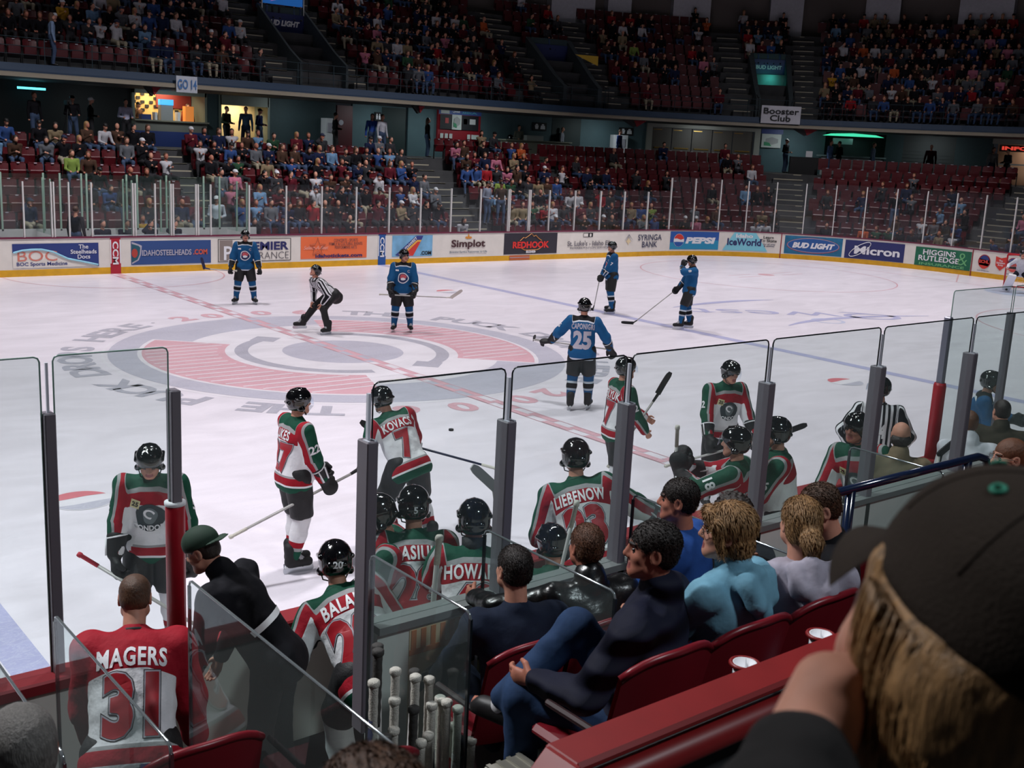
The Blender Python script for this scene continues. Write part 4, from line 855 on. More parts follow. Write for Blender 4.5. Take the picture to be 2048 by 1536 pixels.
t=advert('teal beer advert with a white lettered oval, right of the red strip',28.2,30.58,.22,.98,cm('ad_beer',(28,108,146),noise=.3,nscale=4)); bpoly(ell(1.1,.33),29.38,.6,cm('ad_beerred',(130,60,90)),'oval_rim',t,.006); bpoly(ell(1.07,.3),29.38,.61,TXG,'oval_line',t,.007); bpoly(ell(1.05,.28),29.38,.61,cm('ad_beer2',(34,84,150)),'oval',t,.008); btext('BUD LIGHT',29.4,.6,.24,TXW,t,width=1.75,bold=.06,shear=.25,off=.012)
t=advert('dark navy advert with large white lettering and an orbit ring',30.69,33.1,.2,.96,cm('ad_micron',(38,44,100))); btext('Micron',32.0,.57,.34,TXW,t,width=1.85,bold=.03,off=.01); g=G(); f=onb(31.3,.6,.014); g.tube([f(x,y) for x,y in ell(.5,.16,24,rad(35))],.012,4,closed=True); g.build('orbit',TXW,t)
t=advert('green insurance advert lettered in white with an ampersand',33.55,35.9,.18,.93,cm('ad_green',(22,104,74),noise=.2,nscale=5)); btext('HIGGINS\nRUTLEDGE',34.55,.62,.46,TXW,t,width=1.7,bold=.02); btext('INSURANCE',34.7,.27,.1,cm('ad_lgreen',(110,180,120)),t,width=1.9); btext('&',35.55,.6,.48,cm('ad_lgreen',(110,180,120)),t,bold=-.01)
bpanel(35.92,35.96,0,1.05,BRN,'seam_strip',boards,.006)
for s0,lab in ((36.45,'round red, white and navy league crest on the far boards left of the goal'),(37.62,'round red, white and navy league crest seen through the goal net')):
    t=advert(lab,s0-.25,s0+.25); bpoly(ell(.25,.27),s0,.62,TXR,'crest_rim',t); bpoly(ell(.22,.24),s0,.62,TXW,'crest_disc',t,.006); bpoly(ell(.2,.22,14,0,10,170),s0,.64,NAVY,'crest_top',t,.008); bpoly(ell(.2,.22,14,0,200,340),s0,.56,cm('ad_red2',(206,56,46)),'crest_low',t,.008); btext('ECHL',s0,.62,.13,cm('ad_red2',(206,56,46)),t,width=.4,bold=.05,off=.011)
    btext('Premier AA Hockey League',s0,.26,.05,NAVY,t,width=.5)
t=advert('red charity shield on the white boards beside the goal',36.9,37.35); bpoly([(-.22,.26),(0,.2),(.22,.26),(.2,-.1),(0,-.28),(-.2,-.1)],37.12,.62,cm('ad_red2',(206,56,46)),'shield',t); btext('The\nSalvation\nArmy',37.12,.63,.26,TXW,t,width=.34)

# ================================================================= FAR GLASS
GF=hazeglass('far_plexiglass',(.92,.94,.94),.016,(190,195,205)); GF2=hazeglass('penalty_box_plexiglass',(.9,.94,.92),.016,(170,200,190))
POSTM=mat('white_post',(206,204,202),.4); POSTG=mat('pale_green_post',(150,176,160),.4)
gt=empty('glass_panels',(0,0,0),0,'clear plexiglass screen standing on the far boards and corner','rink glass')
posts=[-2.42,-1.65,-1.21,-.59,.62,1.24,1.75,2.52,2.95,4.2,5.46,6.72,8.0,9.28,10.55,11.83,13.12,14.42,15.38,16.34,17.62,18.95,20.24,21.56]+[22.82+1.215*i for i in range(20)]
posts=[-13.4,-12.1,-10.8,-9.5,-8.2,-7.0,-5.8,-4.6,-3.5]+posts
for i in range(len(posts)-1):
    a,b=posts[i]+.025,posts[i+1]-.025; zt=2.62 if posts[i]<22.5 else 3.2
    g=G(); sbox(g,a,b,.055,.067,1.07,zt,n=max(1,int((b-a)/.6)) if a>CX else 1); g.build('pane',GF,gt)
pg=[]
for i,p in enumerate(posts):
    zt=2.62 if p<22.5 else 3.2; dbl=p in (-1.65,.62,1.75,2.52,14.42,15.38)
    g=G()
    for o in ((-.035,.035) if dbl else (0,)):
        sbox(g,p+o-.018,p+o+.018,.02,.09,1.07,zt-.04,n=1)
    g.build('post',POSTM,gt)
# penalty box: side and back screens, bench, timekeepers
pb=empty('penalty_box',(0,0,0),0,'glazed penalty boxes and timekeepers booth behind the far boards at left','penalty box')
g=G()
for p in (-2.57,-1.42,-.96,-.35,-.2,.98,1.3,2.21,3.41,3.94): sbox(g,p-.025,p+.025,1.6,1.65,1.1,2.75,n=1)
for p in (-1.65,.62,1.75,4.2):
    for D in (.2,.9): sbox(g,p-.02,p+.02,D,D+.04,1.1,2.65,n=1)
g.build('post_frame',POSTG,pb)
g=G(); sbox(g,-4,4.2,1.62,1.63,1.15,2.72,n=1)
for p in (-1.65,.62,1.75,4.2): sbox(g,p-.006,p+.006,.12,1.6,1.1,2.62,n=1)
g.build('pane',GF2,pb)
g=G(); sbox(g,-9,5.2,1.6,1.7,-.05,1.15,n=2); g.build('wall',mat('booth_white',(190,190,190),.5),pb)
g=G(); sbox(g,-.4,2.45,.35,.8,1.0,1.04,n=1); g.build('table',mat('booth_table',(196,200,206),.4),pb)

# ================================================================= STANDS
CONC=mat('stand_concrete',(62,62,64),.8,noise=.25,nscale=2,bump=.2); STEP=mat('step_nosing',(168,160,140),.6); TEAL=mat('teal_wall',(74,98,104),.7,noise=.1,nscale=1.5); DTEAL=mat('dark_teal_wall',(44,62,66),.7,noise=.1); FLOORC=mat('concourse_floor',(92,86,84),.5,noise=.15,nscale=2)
NL=8; LOW=[(2.4+.84*i,.18+.46*i) for i in range(NL)]; NU=9; UPR=[(9.5+.85*i,6.05+.57*i) for i in range(NU)]
pr=[(.2,-.06),(LOW[0][0]-.45,-.06),(LOW[0][0]-.45,LOW[0][1])]
for i in range(1,NL): D=LOW[i][0]-.45; pr+=[(D,LOW[i-1][1]),(D,LOW[i][1])]
D=LOW[-1][0]+.4; pr+=[(D,LOW[-1][1]),(13.2,LOW[-1][1])]
S0,S1=-15,SE+16
o=strip('floor_stand',pr,S0,S1,[CONC],fine=.9); struct(o); tag(o,'stepped concrete of the lower stand and the concourse floor')
pr=[(13.2,5.6),(8.6,5.6),(8.5,5.6),(8.5,5.72),(8.62,5.76),(8.62,5.82),(8.7,6.05),(UPR[0][0]+.4,6.05)]
for i in range(1,NU): D=UPR[i][0]-.45; pr+=[(D,UPR[i-1][1]),(D,UPR[i][1])]
pr+=[(17.4,UPR[-1][1])]
o=strip('ceiling_concourse',pr,S0,S1,[CONC,mat('balcony_trim',(150,140,124),.5),mat('balcony_blue',(30,52,78),.6)],[0,0,1,1,2,2,2]+[0]*40,fine=.9); struct(o); tag(o,'upper stand steps with balcony edge over the concourse')
WALLT=mat('upper_wall_grey',(104,96,92),.8,noise=.1,nscale=.6)
o=strip('wall_upper',[(17.4,10.4),(17.4,18.5)],S0,S1,[WALLT],fine=.9); struct(o); tag(o,'dark grey wall above the top row of the upper stand')
o=strip('ceiling_arena',[(17.4,18.5),(-34,20)],S0,SE,[mat('roof_dark',(30,30,34),.9)],fine=.9); struct(o); tag(o,'dark arena roof')
PIL=mat('pillar_pale',(190,190,198),.7,noise=.08)
for s0,s1,dd in ((24.4,25.25,.5),(25.5,25.95,.5),(26.75,27.45,.6),(28.55,29.15,.6),(30.25,30.85,.6),(31.85,32.75,.6),(35.0,35.6,.6)):
    g=G(); sbox(g,s0,s1,16.7,17.39,10.65,18.4,n=1); tag(g.build('wall_pillar',PIL),'pale square pillar against the grey upper wall',kind='structure')
# stairs: pale nosing strips down every aisle
AISL=[(-4.6,-3.8),(4.25,5.15),(14.6,15.9),(28.45,29.25),(34.3,35.2),(20.6,21.3)]; AISL_L=AISL[:5]
AISU=[(1.0,-1),(9.7,10.6),(13.4,14.0),(22.7,23.2),(24.4,24.8),(27.5,27.95),(28.95,29.4),(34.0,34.6)]; AISU=AISU[1:]
def stairs(rows,ais,depth,rise,lab,allrows=True):
    for (a,b) in ais:
        g=G()
        for i,(D,z) in enumerate(rows):
            d0=D-.45
            for k in range(2):
                if i==0 and k==0: continue
                zt=z-rise/2*(1-k) ; dd=d0-depth/2*(1-k); sbox(g,a+.03,b-.03,dd-.0,dd+.06,zt-.035,zt+.006,0,n=1)
                if k==0: sbox(g,a+.02,b-.02,dd,d0+.001,z-rise,zt-.036,1,n=1)
        g.build('step_nosing',[STEP,CONC]); bpy.data.objects
        o=bpy.context.scene.objects
        struct(tag(COL.objects[-1],lab))
stairs(LOW,AISL_L,.84,.46,'aisle steps with pale nosings in the lower stand'); stairs(UPR,AISU,.85,.57,'aisle steps with pale nosings in the upper stand')
# vomitories in the upper stand
def vomitory(s0,s1,lab,sign):
    t=empty('stair_tunnel',(0,0,0),0,lab,'stairway entrance'); m=mat('tunnel_wall',(58,66,70),.8,noise=.15)
    rows=5; Dm=UPR[rows][0]-.3; zt=UPR[rows][1]+.55
    for a,b in ((s0-.1,s0),(s1,s1+.1)):
        g=G(); V=[]
        pts=[(9.6,6.05),(9.6,7.0),(10.6,7.55),(Dm,zt),(Dm,6.05)]
        f=lambda x,y,d: PP(d,x,y)
        g.prism(pts,f,a,b); g.build('side_wall',m,t)
    g=G(); sbox(g,s0,s1,Dm-.12,Dm,6.05,zt,n=1); g.build('back_wall',DTEAL,t)
    g=G(); sbox(g,s0,s1,Dm-.2,Dm-.13,zt-1.05,zt-.3,n=1); g.build('sign_board',mat('sign_navy',(34,44,92),.5),t)
    if sign=='bud':
        btext('BUD LIGHT',(s0+s1)/2,zt-.7,.24,TXW,t,D=Dm-.21,width=(s1-s0)*.78,bold=.05,shear=.2)
        g=G(); sbox(g,s0+.05,s1-.05,Dm-.15,Dm-.1,zt+.05,zt+.75,n=1); g.build('video_panel',mat('screen_glow',(36,96,170),.3,emit=.5),t); bpoly([(-.6,-.25),(.1,.1),(.6,.18),(.6,.02),(.2,-.05)],(s0+s1)/2,zt+.4,mat('screen_pink',(200,120,190),.3,emit=.5),'video_swoosh',t,.0,Dm-.17)
        g=G(); 
        for a in (s0,s1-.04): sbox(g,a,a+.04,Dm-.22,Dm-.18,zt-.3,zt+.9,n=1)
        g.build('frame',POSTM,t)
    if sign=='pale': btext('BUD LIGHT',(s0+s1)/2,zt-.7,.2,TXG,t,D=Dm-.21,width=(s1-s0)*.8,bold=.04)
    g=G()
    for z in (7.05,): g.tube([PP(s0-.1,9.6,z+.1),PP(s0-.1,9.2,7.0),PP(s0-.1,8.9,7.0),PP(s0-.1,8.9,6.1)],.02,6); g.tube([PP(s1+.1,9.6,z+.1),PP(s1+.1,9.2,7.0),PP(s1+.1,8.9,7.0),PP(s1+.1,8.9,6.1)],.02,6)
    g.build('hand_rail',TXK,t,smooth=True)
    return t
vomitory(11.1,13.1,'grey stairway opening in the upper stand with a lettered sign and blue video panel','bud')
vt=vomitory(23.4,24.2,'grey stairway opening in the upper stand with a yellow triangular pennant','')
bpoly([(-.3,.2),(.3,.2),(.3,-.25)],23.9,8.3,mat('yellow_pennant',(196,160,50),.5),'pennant',vt,0,9.8)
vt=vomitory(28.15,28.8,'green lit stairway opening in the upper stand above the booster banner','pale')
gl=area('doorway_lamp',PP(28.47,12.0,8.2)[:],.5,9,(.1,1,.8),160,PP(28.47,13.5,7.2)[:])
vt=vomitory(38.5,39.5,'grey stairway opening in the upper stand at the far right','')
# balcony rail
rl=empty('balcony_rail',(0,0,0),0,'dark tubular safety rail along the front of the upper stand','railing')
S=ssteps(-14,SE+12,.8); g=G()
for z in (6.35,6.62,6.9): g.tube([PP(s,8.85,z) for s in S],.014,5)
g.build('rail',mat('rail_dark_teal',(34,52,60),.5,metal=.3),rl,smooth=True)
s=-13.5
while s<SE+11:
    g=G(); g.tube([PP(s,8.85,6.0),PP(s,8.85,6.9)],.018,5); g.build('baluster',MATS['rail_dark_teal'],rl); s+=1.6 if s<CX else .9
# ================================================================= CONCOURSE WALL
WD=13.0
def wallpiece(s0,s1,m=TEAL,lab='teal concourse wall',z0=LOW[-1][1],z1=5.6,D=WD):
    g=G(); sbox(g,s0,s1,D,D+.15,z0,z1); return struct(tag(g.build('wall_concourse',m),lab))
ZF=LOW[-1][1]
wallpiece(-15,5.4,mat('void_dark',(14,16,18),.9),'unlit dark back wall of the media bay',D=13.1); wallpiece(8.5,9.1,DTEAL,'dark teal pier between two kiosks');  # near-black colour stands in for the darkness of the open bay
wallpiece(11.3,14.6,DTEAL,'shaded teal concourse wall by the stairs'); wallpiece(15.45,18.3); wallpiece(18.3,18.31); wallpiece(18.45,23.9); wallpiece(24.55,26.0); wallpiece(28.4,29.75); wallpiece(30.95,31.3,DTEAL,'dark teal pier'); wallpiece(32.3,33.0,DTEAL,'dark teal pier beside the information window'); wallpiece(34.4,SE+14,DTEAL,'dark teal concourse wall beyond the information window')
def thingbox(name,lab,cat,s0,s1,D0,D1,z0,z1,m,n=None):
    g=G(); sbox(g,s0,s1,D0,D1,z0,z1,n=n); return tag(g.build(name,m),lab,cat)
# food kiosk
k=empty('food_kiosk',(0,0,0),0,'brightly lit food kiosk with a yellow and black chequered menu wall','kiosk')
g=G(); sbox(g,5.4,8.5,14.4,14.5,ZF,5.7,n=1); g.build('back_wall',mat('kiosk_cream',(216,180,110),.6),k)
g=G()
for i in range(16):
    for j in range(5):
        if (i+j)%2==0 and rnd.random()<.75: sbox(g,5.55+i*.18,5.55+i*.18+.15,14.34,14.38,5.4-j*.16,5.4-j*.16+.12,n=1)
g.build('black_tile',TXK,k)
g=G(); sbox(g,6.9,8.4,14.3,14.37,4.95,5.5,n=1); g.build('menu_board',mat('menu_red',(120,40,34),.5),k)
g=G(); sbox(g,5.4,8.5,12.7,13.3,ZF+.98,ZF+1.04,n=1); g.build('counter_top',mat('counter_steel',(170,165,150),.3,metal=.5),k)
g=G(); sbox(g,5.45,8.45,12.85,13.1,ZF,ZF+.6,0,n=1); sbox(g,5.45,8.45,12.85,13.1,ZF+.6,ZF+.98,1,n=1); g.build('counter_front',[mat('counter_blue',(40,58,120),.6),mat('counter_grey',(120,118,112),.6)],k)
g=G(); sbox(g,5.4,8.5,12.95,13.1,5.45,5.6,n=1); sbox(g,5.4,5.5,12.95,14.4,ZF,5.6,n=1); sbox(g,8.42,8.52,12.95,14.4,ZF,5.6,n=1); g.build('frame',mat('kiosk_frame',(112,120,110),.5),k)
for n_,s_,w_,h_,m_ in (('drink_dispenser',6.75,.5,.6,mat('dispenser_grey',(150,150,150),.4)),('popcorn_case',7.7,.35,.6,mat('case_glow',(220,130,60),.4,emit=.5)),('cup_stack',6.3,.1,.3,TXW),('cup_stack',7.25,.1,.35,TXW),('bottle_crate',5.9,.4,.2,NAVY)):
    g=G(); z=ZF+1.04; sbox(g,s_-w_/2,s_+w_/2,12.8,13.1,z,z+h_,0,n=1)
    if n_=='drink_dispenser': sbox(g,s_-w_/2,s_+w_/2,12.75,13.1,z+h_,z+h_+.22,1,n=1)
    o=g.build(n_,[m_,mat('dispenser_sign',(60,160,220),.4,emit=1.2)]); tag(o,{'drink_dispenser':'grey drinks dispenser with a lit blue top on the kiosk counter','popcorn_case':'warm lit snack case on the kiosk counter','bottle_crate':'low dark blue crate on the kiosk counter, at its left end'}.get(n_,'stack of white cups on the kiosk counter, '+('left' if s_<7 else 'right')+' of the drinks dispenser'),n_.replace('_',' '))
area('kiosk_lamp',PP(6.9,13.6,5.55)[:],1.5,60,(1,.78,.5),170,PP(6.9,14.2,4)[:])
k=empty('lit_doorway',(0,0,0),0,'cream lit service opening with a rolled up shutter, right of the food kiosk','doorway')
g=G(); sbox(g,9.1,11.3,14.2,14.3,ZF,5.6,n=1); g.build('back_wall',mat('cream_wall',(226,200,150),.6),k)
g=G(); sbox(g,9.1,11.3,12.95,13.15,5.2,5.6,n=1); sbox(g,9.05,9.15,12.95,14.2,ZF,5.6,n=1); sbox(g,11.25,11.35,12.95,14.2,ZF,5.6,n=1); g.build('shutter_box',mat('kiosk_frame',(112,120,110),.5),k)
area('doorway_lamp',PP(10.2,13.5,5.1)[:],1,26,(1,.86,.62),170,PP(10.2,14,4)[:])
def door(s0,s1,m,lab,z1=5.2,n=None):
    t=empty('door',(0,0,0),0,None); t.name='door_%d'%n; t['kind']='structure'; t['label']=lab
    g=G(); sbox(g,s0,s1,WD-.02,WD+.1,ZF,z1,n=1); g.build('door_leaf',m,t); return t
d=door(14.65,15.45,mat('door_maroon',(82,24,32),.5),'maroon door in the concourse wall',5.5,1); g=G(); g.lathe([(0,-.01),(.12,-.01),(.12,.01),(0,.01)],PP(14.85,WD-.04,4.75),14,R=Matrix.Rotation(pi/2,3,'X')); g.build('porthole',TXG,d)
door(17.0,18.3,mat('door_dkgreen',(26,44,44),.6),'dark green open doorway left of the notice board',5.55,2); door(23.9,24.55,mat('door_dkgreen',(26,44,44),.6),'dark green doorway right of the counter',5.6,3)
# the row of brown double doors
t=empty('door',(0,0,0),0); t.name='door_4'; t['kind']='structure'; t['label']='row of brown exit doors with brass push bars'
g=G(); sbox(g,26.0,26.12,12.85,13.1,ZF,5.6,n=1); sbox(g,28.3,28.42,12.85,13.1,ZF,5.6,n=1); sbox(g,26.0,28.4,12.85,13.1,5.42,5.6); g.build('door_frame',mat('frame_pale',(150,148,140),.5),t)
for i in range(5):
    a=26.14+i*.43; g=G(); sbox(g,a,a+.41,13.0,13.08,ZF,5.4,n=1); o=g.build('door_leaf',mat('door_brown',(88,80,74),.5),t); g=G(); sbox(g,a+.05,a+.36,12.95,12.99,4.35,4.41,n=1); g.build('push_bar',mat('brass',(190,150,80),.3,metal=.8),o)
    g=G(); sbox(g,a+.02,a+.2,12.97,12.99,5.28,5.32,n=1); g.build('door_closer',MATS['brass'],o)
# notice board, signs
k=empty('notice_board',(0,0,0),0,'large red and black notice board under a blue name header','notice board')
g=G(); sbox(g,20.05,22.2,12.85,12.98,4.2,5.75,n=1); g.build('board',mat('board_red',(136,20,34),.5),k)
bpanel(20.12,21.05,4.72,5.4,mat('poster_black',(24,24,30),.6),'poster',k,.03,12.85); bpanel(21.4,22.13,4.72,5.4,mat('poster_black',(24,24,30),.6),'poster',k,.03,12.85); bpanel(20.8,21.36,4.72,5.42,mat('poster_white',(190,194,190),.6),'map_poster',k,.04,12.85)
bpanel(20.05,22.2,5.42,5.72,mat('header_blue',(60,84,150),.5),'header',k,.02,12.85); bpanel(20.15,20.65,5.45,5.7,mat('poster_white',(190,194,190),.6),'header_badge',k,.03,12.85); btext('Qwest',21.05,5.56,.14,TXW,k,D=12.8,bold=.02); btext('ARENA',21.75,5.53,.09,mat('aqua_text',(90,170,180),.5),k,D=12.8,width=.7)
bpoly([(0,.24),(.18,.12),(.18,-.12),(0,-.24),(-.18,-.12),(-.18,.12)],21.08,5.1,mat('map_grey',(150,150,150),.6),'map_shape',k,.05,12.85); bpoly([(-.22,0),(-.05,-.05),(0,-.24),(-.2,-.2)],21.08,5.05,mat('map_green',(50,130,90),.6),'map_area',k,.055,12.85)
for a in (20.15,20.42,20.68,21.75,21.97): bpanel(a,a+.18,4.3,4.52,mat('poster_white',(190,194,190),.6),'leaflet',k,.03,12.85)
for a,c in ((20.4,(170,60,60)),(21.5,(150,150,150)),(21.85,(190,190,190)),(21.5,(150,50,50))): bpanel(a,a+.2,5.0,5.25,mat('leaf_%d'%c[1],c,.6),'leaflet',k,.04,12.85)
for s_,lab in ((16.75,'black and white restroom sign left of the dark green doorway'),(23.6,'black and white restroom sign right of the notice board'),(25.55,'black and white restroom sign left of the brown doors')):
    t=empty('restroom_sign',(0,0,0),0,lab,'sign'); g=G(); sbox(g,s_-.16,s_+.16,12.9,12.98,4.9,5.3,n=1); g.build('board',TXK,t)
    for q in (-.07,.07): bpoly(ell(.03,.035),s_+q,5.2,TXW,'figure_head',t,.0,12.89); bpoly([(-.045,.06),(.045,.06),(.03 if q<0 else .055,-.12),(-.03 if q<0 else -.055,-.12)],s_+q,5.1,TXW,'figure',t,.0,12.89)
k=empty('sales_counter',(0,0,0),0,'white sales counter with a helmet and papers against the teal wall','counter'); g=G(); sbox(g,22.6,24.1,11.9,12.5,ZF,ZF+.95,0,n=2); sbox(g,22.55,24.15,11.85,12.55,ZF+.95,ZF+1.0,1,n=2); g.build('counter',[mat('counter_white',(170,168,150),.5),mat('counter_white',(170,168,150),.5)],k)
g=G(); g.lathe([(.16,0),(.16,.12),(.12,.2),(0,.24)],PP(22.75,12.2,ZF+1.0),16); tag(g.build('display_helmet',HELM,smooth=True),'black and white helmet displayed at the left end of the sales counter','helmet')
thingbox('paper_box','pale cardboard box in the middle of the sales counter','box',23.1,23.5,12.0,12.3,ZF+1.0,ZF+1.24,mat('poster_white',(190,194,190),.6),1)
for s_,lab in ((13.9,'white drinks cooler left of the maroon door'),(25.35,'white drinks cooler left of the brown doors')): 
    t=empty('drinks_cooler',(0,0,0),0,lab,'cooler'); g=G(); sbox(g,s_-.16,s_+.16,12.3,12.8,ZF,ZF+1.5,n=1); g.build('cabinet',TXW,t); g=G(); sbox(g,s_-.1,s_+.1,12.26,12.29,ZF+.9,ZF+1.3,n=1); g.build('cabinet_panel',TXG,t)
# map sign, ticket window with green neon, shutter, info window
k=empty('map_sign',(0,0,0),0,'white seating map poster with a green wedge under a blue header','sign'); g=G(); sbox(g,28.45,28.85,12.85,12.98,4.65,5.35,n=1); g.build('board',mat('poster_white',(190,194,190),.6),k); g=G(); sbox(g,28.43,28.88,12.83,12.97,5.36,5.6,n=1); g.build('header',NAVY,k); bpoly([(0,.2),(.13,.1),(.13,-.1),(0,-.2),(-.13,-.1),(-.13,.1)],28.66,5.0,mat('map_grey',(150,150,150),.6),'map_shape',k,0,12.84); bpoly([(-.16,0),(-.05,-.05),(0,-.22),(-.16,-.2)],28.66,4.95,mat('map_green',(50,130,90),.6),'map_area',k,0,12.83)
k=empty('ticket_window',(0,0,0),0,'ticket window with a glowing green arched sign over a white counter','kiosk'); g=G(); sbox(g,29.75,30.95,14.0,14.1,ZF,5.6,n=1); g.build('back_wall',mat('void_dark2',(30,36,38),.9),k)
g=G(); f=onb(30.3,5.47,0,12.5); g.prism([(-.62,-.06),(-.45,.05),(0,.1),(.45,.05),(.62,-.06)],lambda x,y,d:PP(30.3+x,12.5+d,5.47+y),0,.12); g.build('neon_sign',mat('green_neon',(70,220,170),.4,emit=1.1),k)
g=G(); sbox(g,29.6,31.0,12.4,12.8,ZF+.95,ZF+1.02,n=2); sbox(g,29.7,30.9,12.5,12.7,ZF,ZF+.95,1,n=2); g.build('counter',[mat('counter_steel2',(130,150,150),.3),mat('counter_white2',(190,190,190),.5)],k)
g=G(); sbox(g,29.9,30.3,12.9,12.96,5.0,5.3,n=1); g.build('hanging_notice',TXG,k)
area('ticket_lamp',PP(30.3,13.2,5.4)[:],.8,3,(.5,1,.85),170,PP(30.3,13.2,4)[:])
g=G(); sbox(g,31.3,32.3,13.0,13.1,ZF,5.6,n=2)
for i in range(14): sbox(g,31.3,32.3,12.98,13.0,ZF+.05+i*.17,ZF+.09+i*.17,n=2)
tag(g.build('roller_shutter',mat('shutter_grey',(50,54,54),.6)),'closed grey roller shutter right of the ticket window','shutter')
k=empty('information_window',(0,0,0),0,'lit information window with red lettering at the right edge','kiosk'); g=G(); sbox(g,33.0,34.4,14.0,14.1,ZF,5.6,n=2); g.build('back_wall',mat('info_cream',(220,180,150),.6),k)
g=G(); sbox(g,33.0,34.4,12.8,12.95,5.35,5.6,n=2); g.build('fascia',mat('frame_pale',(150,148,140),.5),k); g=G(); sbox(g,33.15,33.75,12.7,12.78,5.0,5.32,n=1); g.build('sign_board',mat('sign_dark',(40,34,36),.5),k); btext('INFO',33.45,5.16,.18,mat('info_red',(226,70,56),.5,emit=.8),k,D=12.68,width=.5,bold=.05)
g=G(); sbox(g,33.0,34.3,12.4,12.8,ZF+.95,ZF+1.02,n=2); g.build('counter',mat('counter_white2',(190,190,190),.5),k)
area('info_lamp',PP(33.7,13.4,5.4)[:],.8,8,(1,.8,.65),170,PP(33.7,13.9,4.2)[:])
g=G(); sbox(g,1.0,2.0,12.6,12.66,5.3,5.38,n=1); tag(g.build('tube_lamp',mat('cyan_tube',(90,220,240),.4,emit=2.5)),'glowing cyan tube lamp over the dark media bay','lamp')
area('tube_glow',PP(1.3,12.3,5.25)[:],.8,5,(.3,.8,1),170,PP(1.3,11,4)[:])
for s_ in (-1,3.4,7,12,16.3,19,21.5,24.8,27.2,29.0,31.8,34.5):
    area('concourse_fill_lamp',PP(s_,11.2,5.5)[:],.6,20,(.85,.97,1),165,PP(s_,11.9,4)[:])  # unseen fill under the balcony, added to brighten the concourse walls
# banners hung over the balcony edge
def banner(s0,s1,z0,z1,lab,lines,m,tm,size,bold=.03,D=8.4):
    t=empty('hung_banner',(0,0,0),0,lab,'banner'); g=G(); n=6
    V=[PP(s0+(s1-s0)*i/n,D+.02*sin(i*2.1),z) for i in range(n+1) for z in (z0,z1)]+[PP(s0+(s1-s0)*i/n,D+.012+.02*sin(i*2.1),z) for i in range(n+1) for z in (z0,z1)]
    F=[(2*i,2*i+2,2*i+3,2*i+1) for i in range(n)]+[(2*i+2*n+2,2*i+1+2*n+2,2*i+3+2*n+2,2*i+2+2*n+2) for i in range(n)]
    g.add(V,F); g.build('cloth',m,t); btext(lines,(s0+s1)/2,(z0+z1)/2,size,tm,t,D=D-.02,width=(s1-s0)*.9,bold=bold); return t
banner(28.1,29.05,5.78,6.62,'white banner lettered Booster Club in black over the balcony edge','Booster\nClub',mat('banner_white',(200,198,206),.7),TXK,.62,.02)
banner(5.35,6.15,5.45,6.03,'white hand-painted cardboard sign reading GO 14 over the balcony edge','GO 14',mat('card_white',(196,200,210),.7),mat('marker_blue',(70,120,180),.6),.34,.02)
for s_ in (4.6,16.2,25.0,29.2):
    g=G(); g.prism([(-.3,0),(.3,0),(0,-.32)],lambda x,y,d:PP(s_+x,8.8+d,5.58+y),0,.15,0); g.prism([(-.02,0),(.3,0),(.06,-.3)],lambda x,y,d:PP(s_+x,8.75+d,5.58+y),0,.04,1)
    tag(g.build('fan_cage',[TXK,mat('dk_red_cloth',(130,20,30),.7)]),'black and red cluster hung under the balcony '+{4.6:'above the food kiosk',16.2:'left of the notice board',25.0:'above the right drinks cooler',29.2:'right of the booster banner'}[s_],'speaker')
# ================================================================= SEATS
SEATM=mat('maroon_seat',(84,16,24),.4,noise=.1); SEATF=mat('seat_frame_dark',(24,22,24),.6)
def seatmesh(simple=False):
    g=G()
    # back facing -Y (towards the ice is -Y in seat frame), occupant looks to -Y
    if simple: g.box((0,.02,.62),(.46,.05,.42),0); g.box((0,-.1,.45),(.44,.12,.34),0); g.box((0,-.02,.84),(.12,.02,.025),2)
    else:
        g.grid(lambda u,v:Vector(((u-.5)*.46,.0+.05*v+.035*(2*u-1)**2*-1,.44+.4*v-.03*(2*u-1)**4*(v>.9))),6,4,0); g.grid(lambda u,v:Vector(((u-.5)*.46,.03+.05*v-.03*(2*u-1)**2,.44+.4*v-.03*(2*u-1)**4*(v>.9))),6,4,0)
        g.box((0,.045,.845),(.42,.035,.03),0,None,.01); g.box((0,-.06,.47),(.43,.06,.32),0,Matrix.Rotation(.25,3,'X'),.025); g.box((0,.0,.835),(.09,.012,.03),2)
        for s_ in (-.24,.24): g.box((s_,0,.3),(.03,.05,.6),1); g.box((s_,-.12,.58),(.035,.26,.03),1,None,.008)
    me=mkmesh('folding_seat',g.v,g.f,[SEATM,SEATF,TXG],g.m,smooth=False); return me
SEATME=seatmesh(); SEATLO=seatmesh(True)
ADN=[(-9e9,-.3,'the mountain advert'),(-.3,3.05,'the website advert'),(3.05,5.8,'the insurance advert'),(5.8,8.7,'the orange advert'),(8.7,11.3,'the airline advert'),(11.3,14,'the crown advert'),(14,17,'the black advert'),(17,19.9,'the clinic advert'),(19.9,22.7,'the bank advert'),(22.7,25.4,'the turquoise advert'),(25.4,28.1,'the triangle advert'),(28.1,30.65,'the oval advert'),(30.65,33.3,'the navy advert'),(33.3,36,'the green advert'),(36,9e9,'the league crests')]
def adn(s): return [n for a,b,n in ADN if a<=s<b][0]
ORD=['front','second','third','fourth','fifth','sixth','seventh','top','ninth']; ORDU=['front','second','third','fourth','fifth','sixth','seventh','eighth','top']
slots=[]   # (level,row,s,D,z)
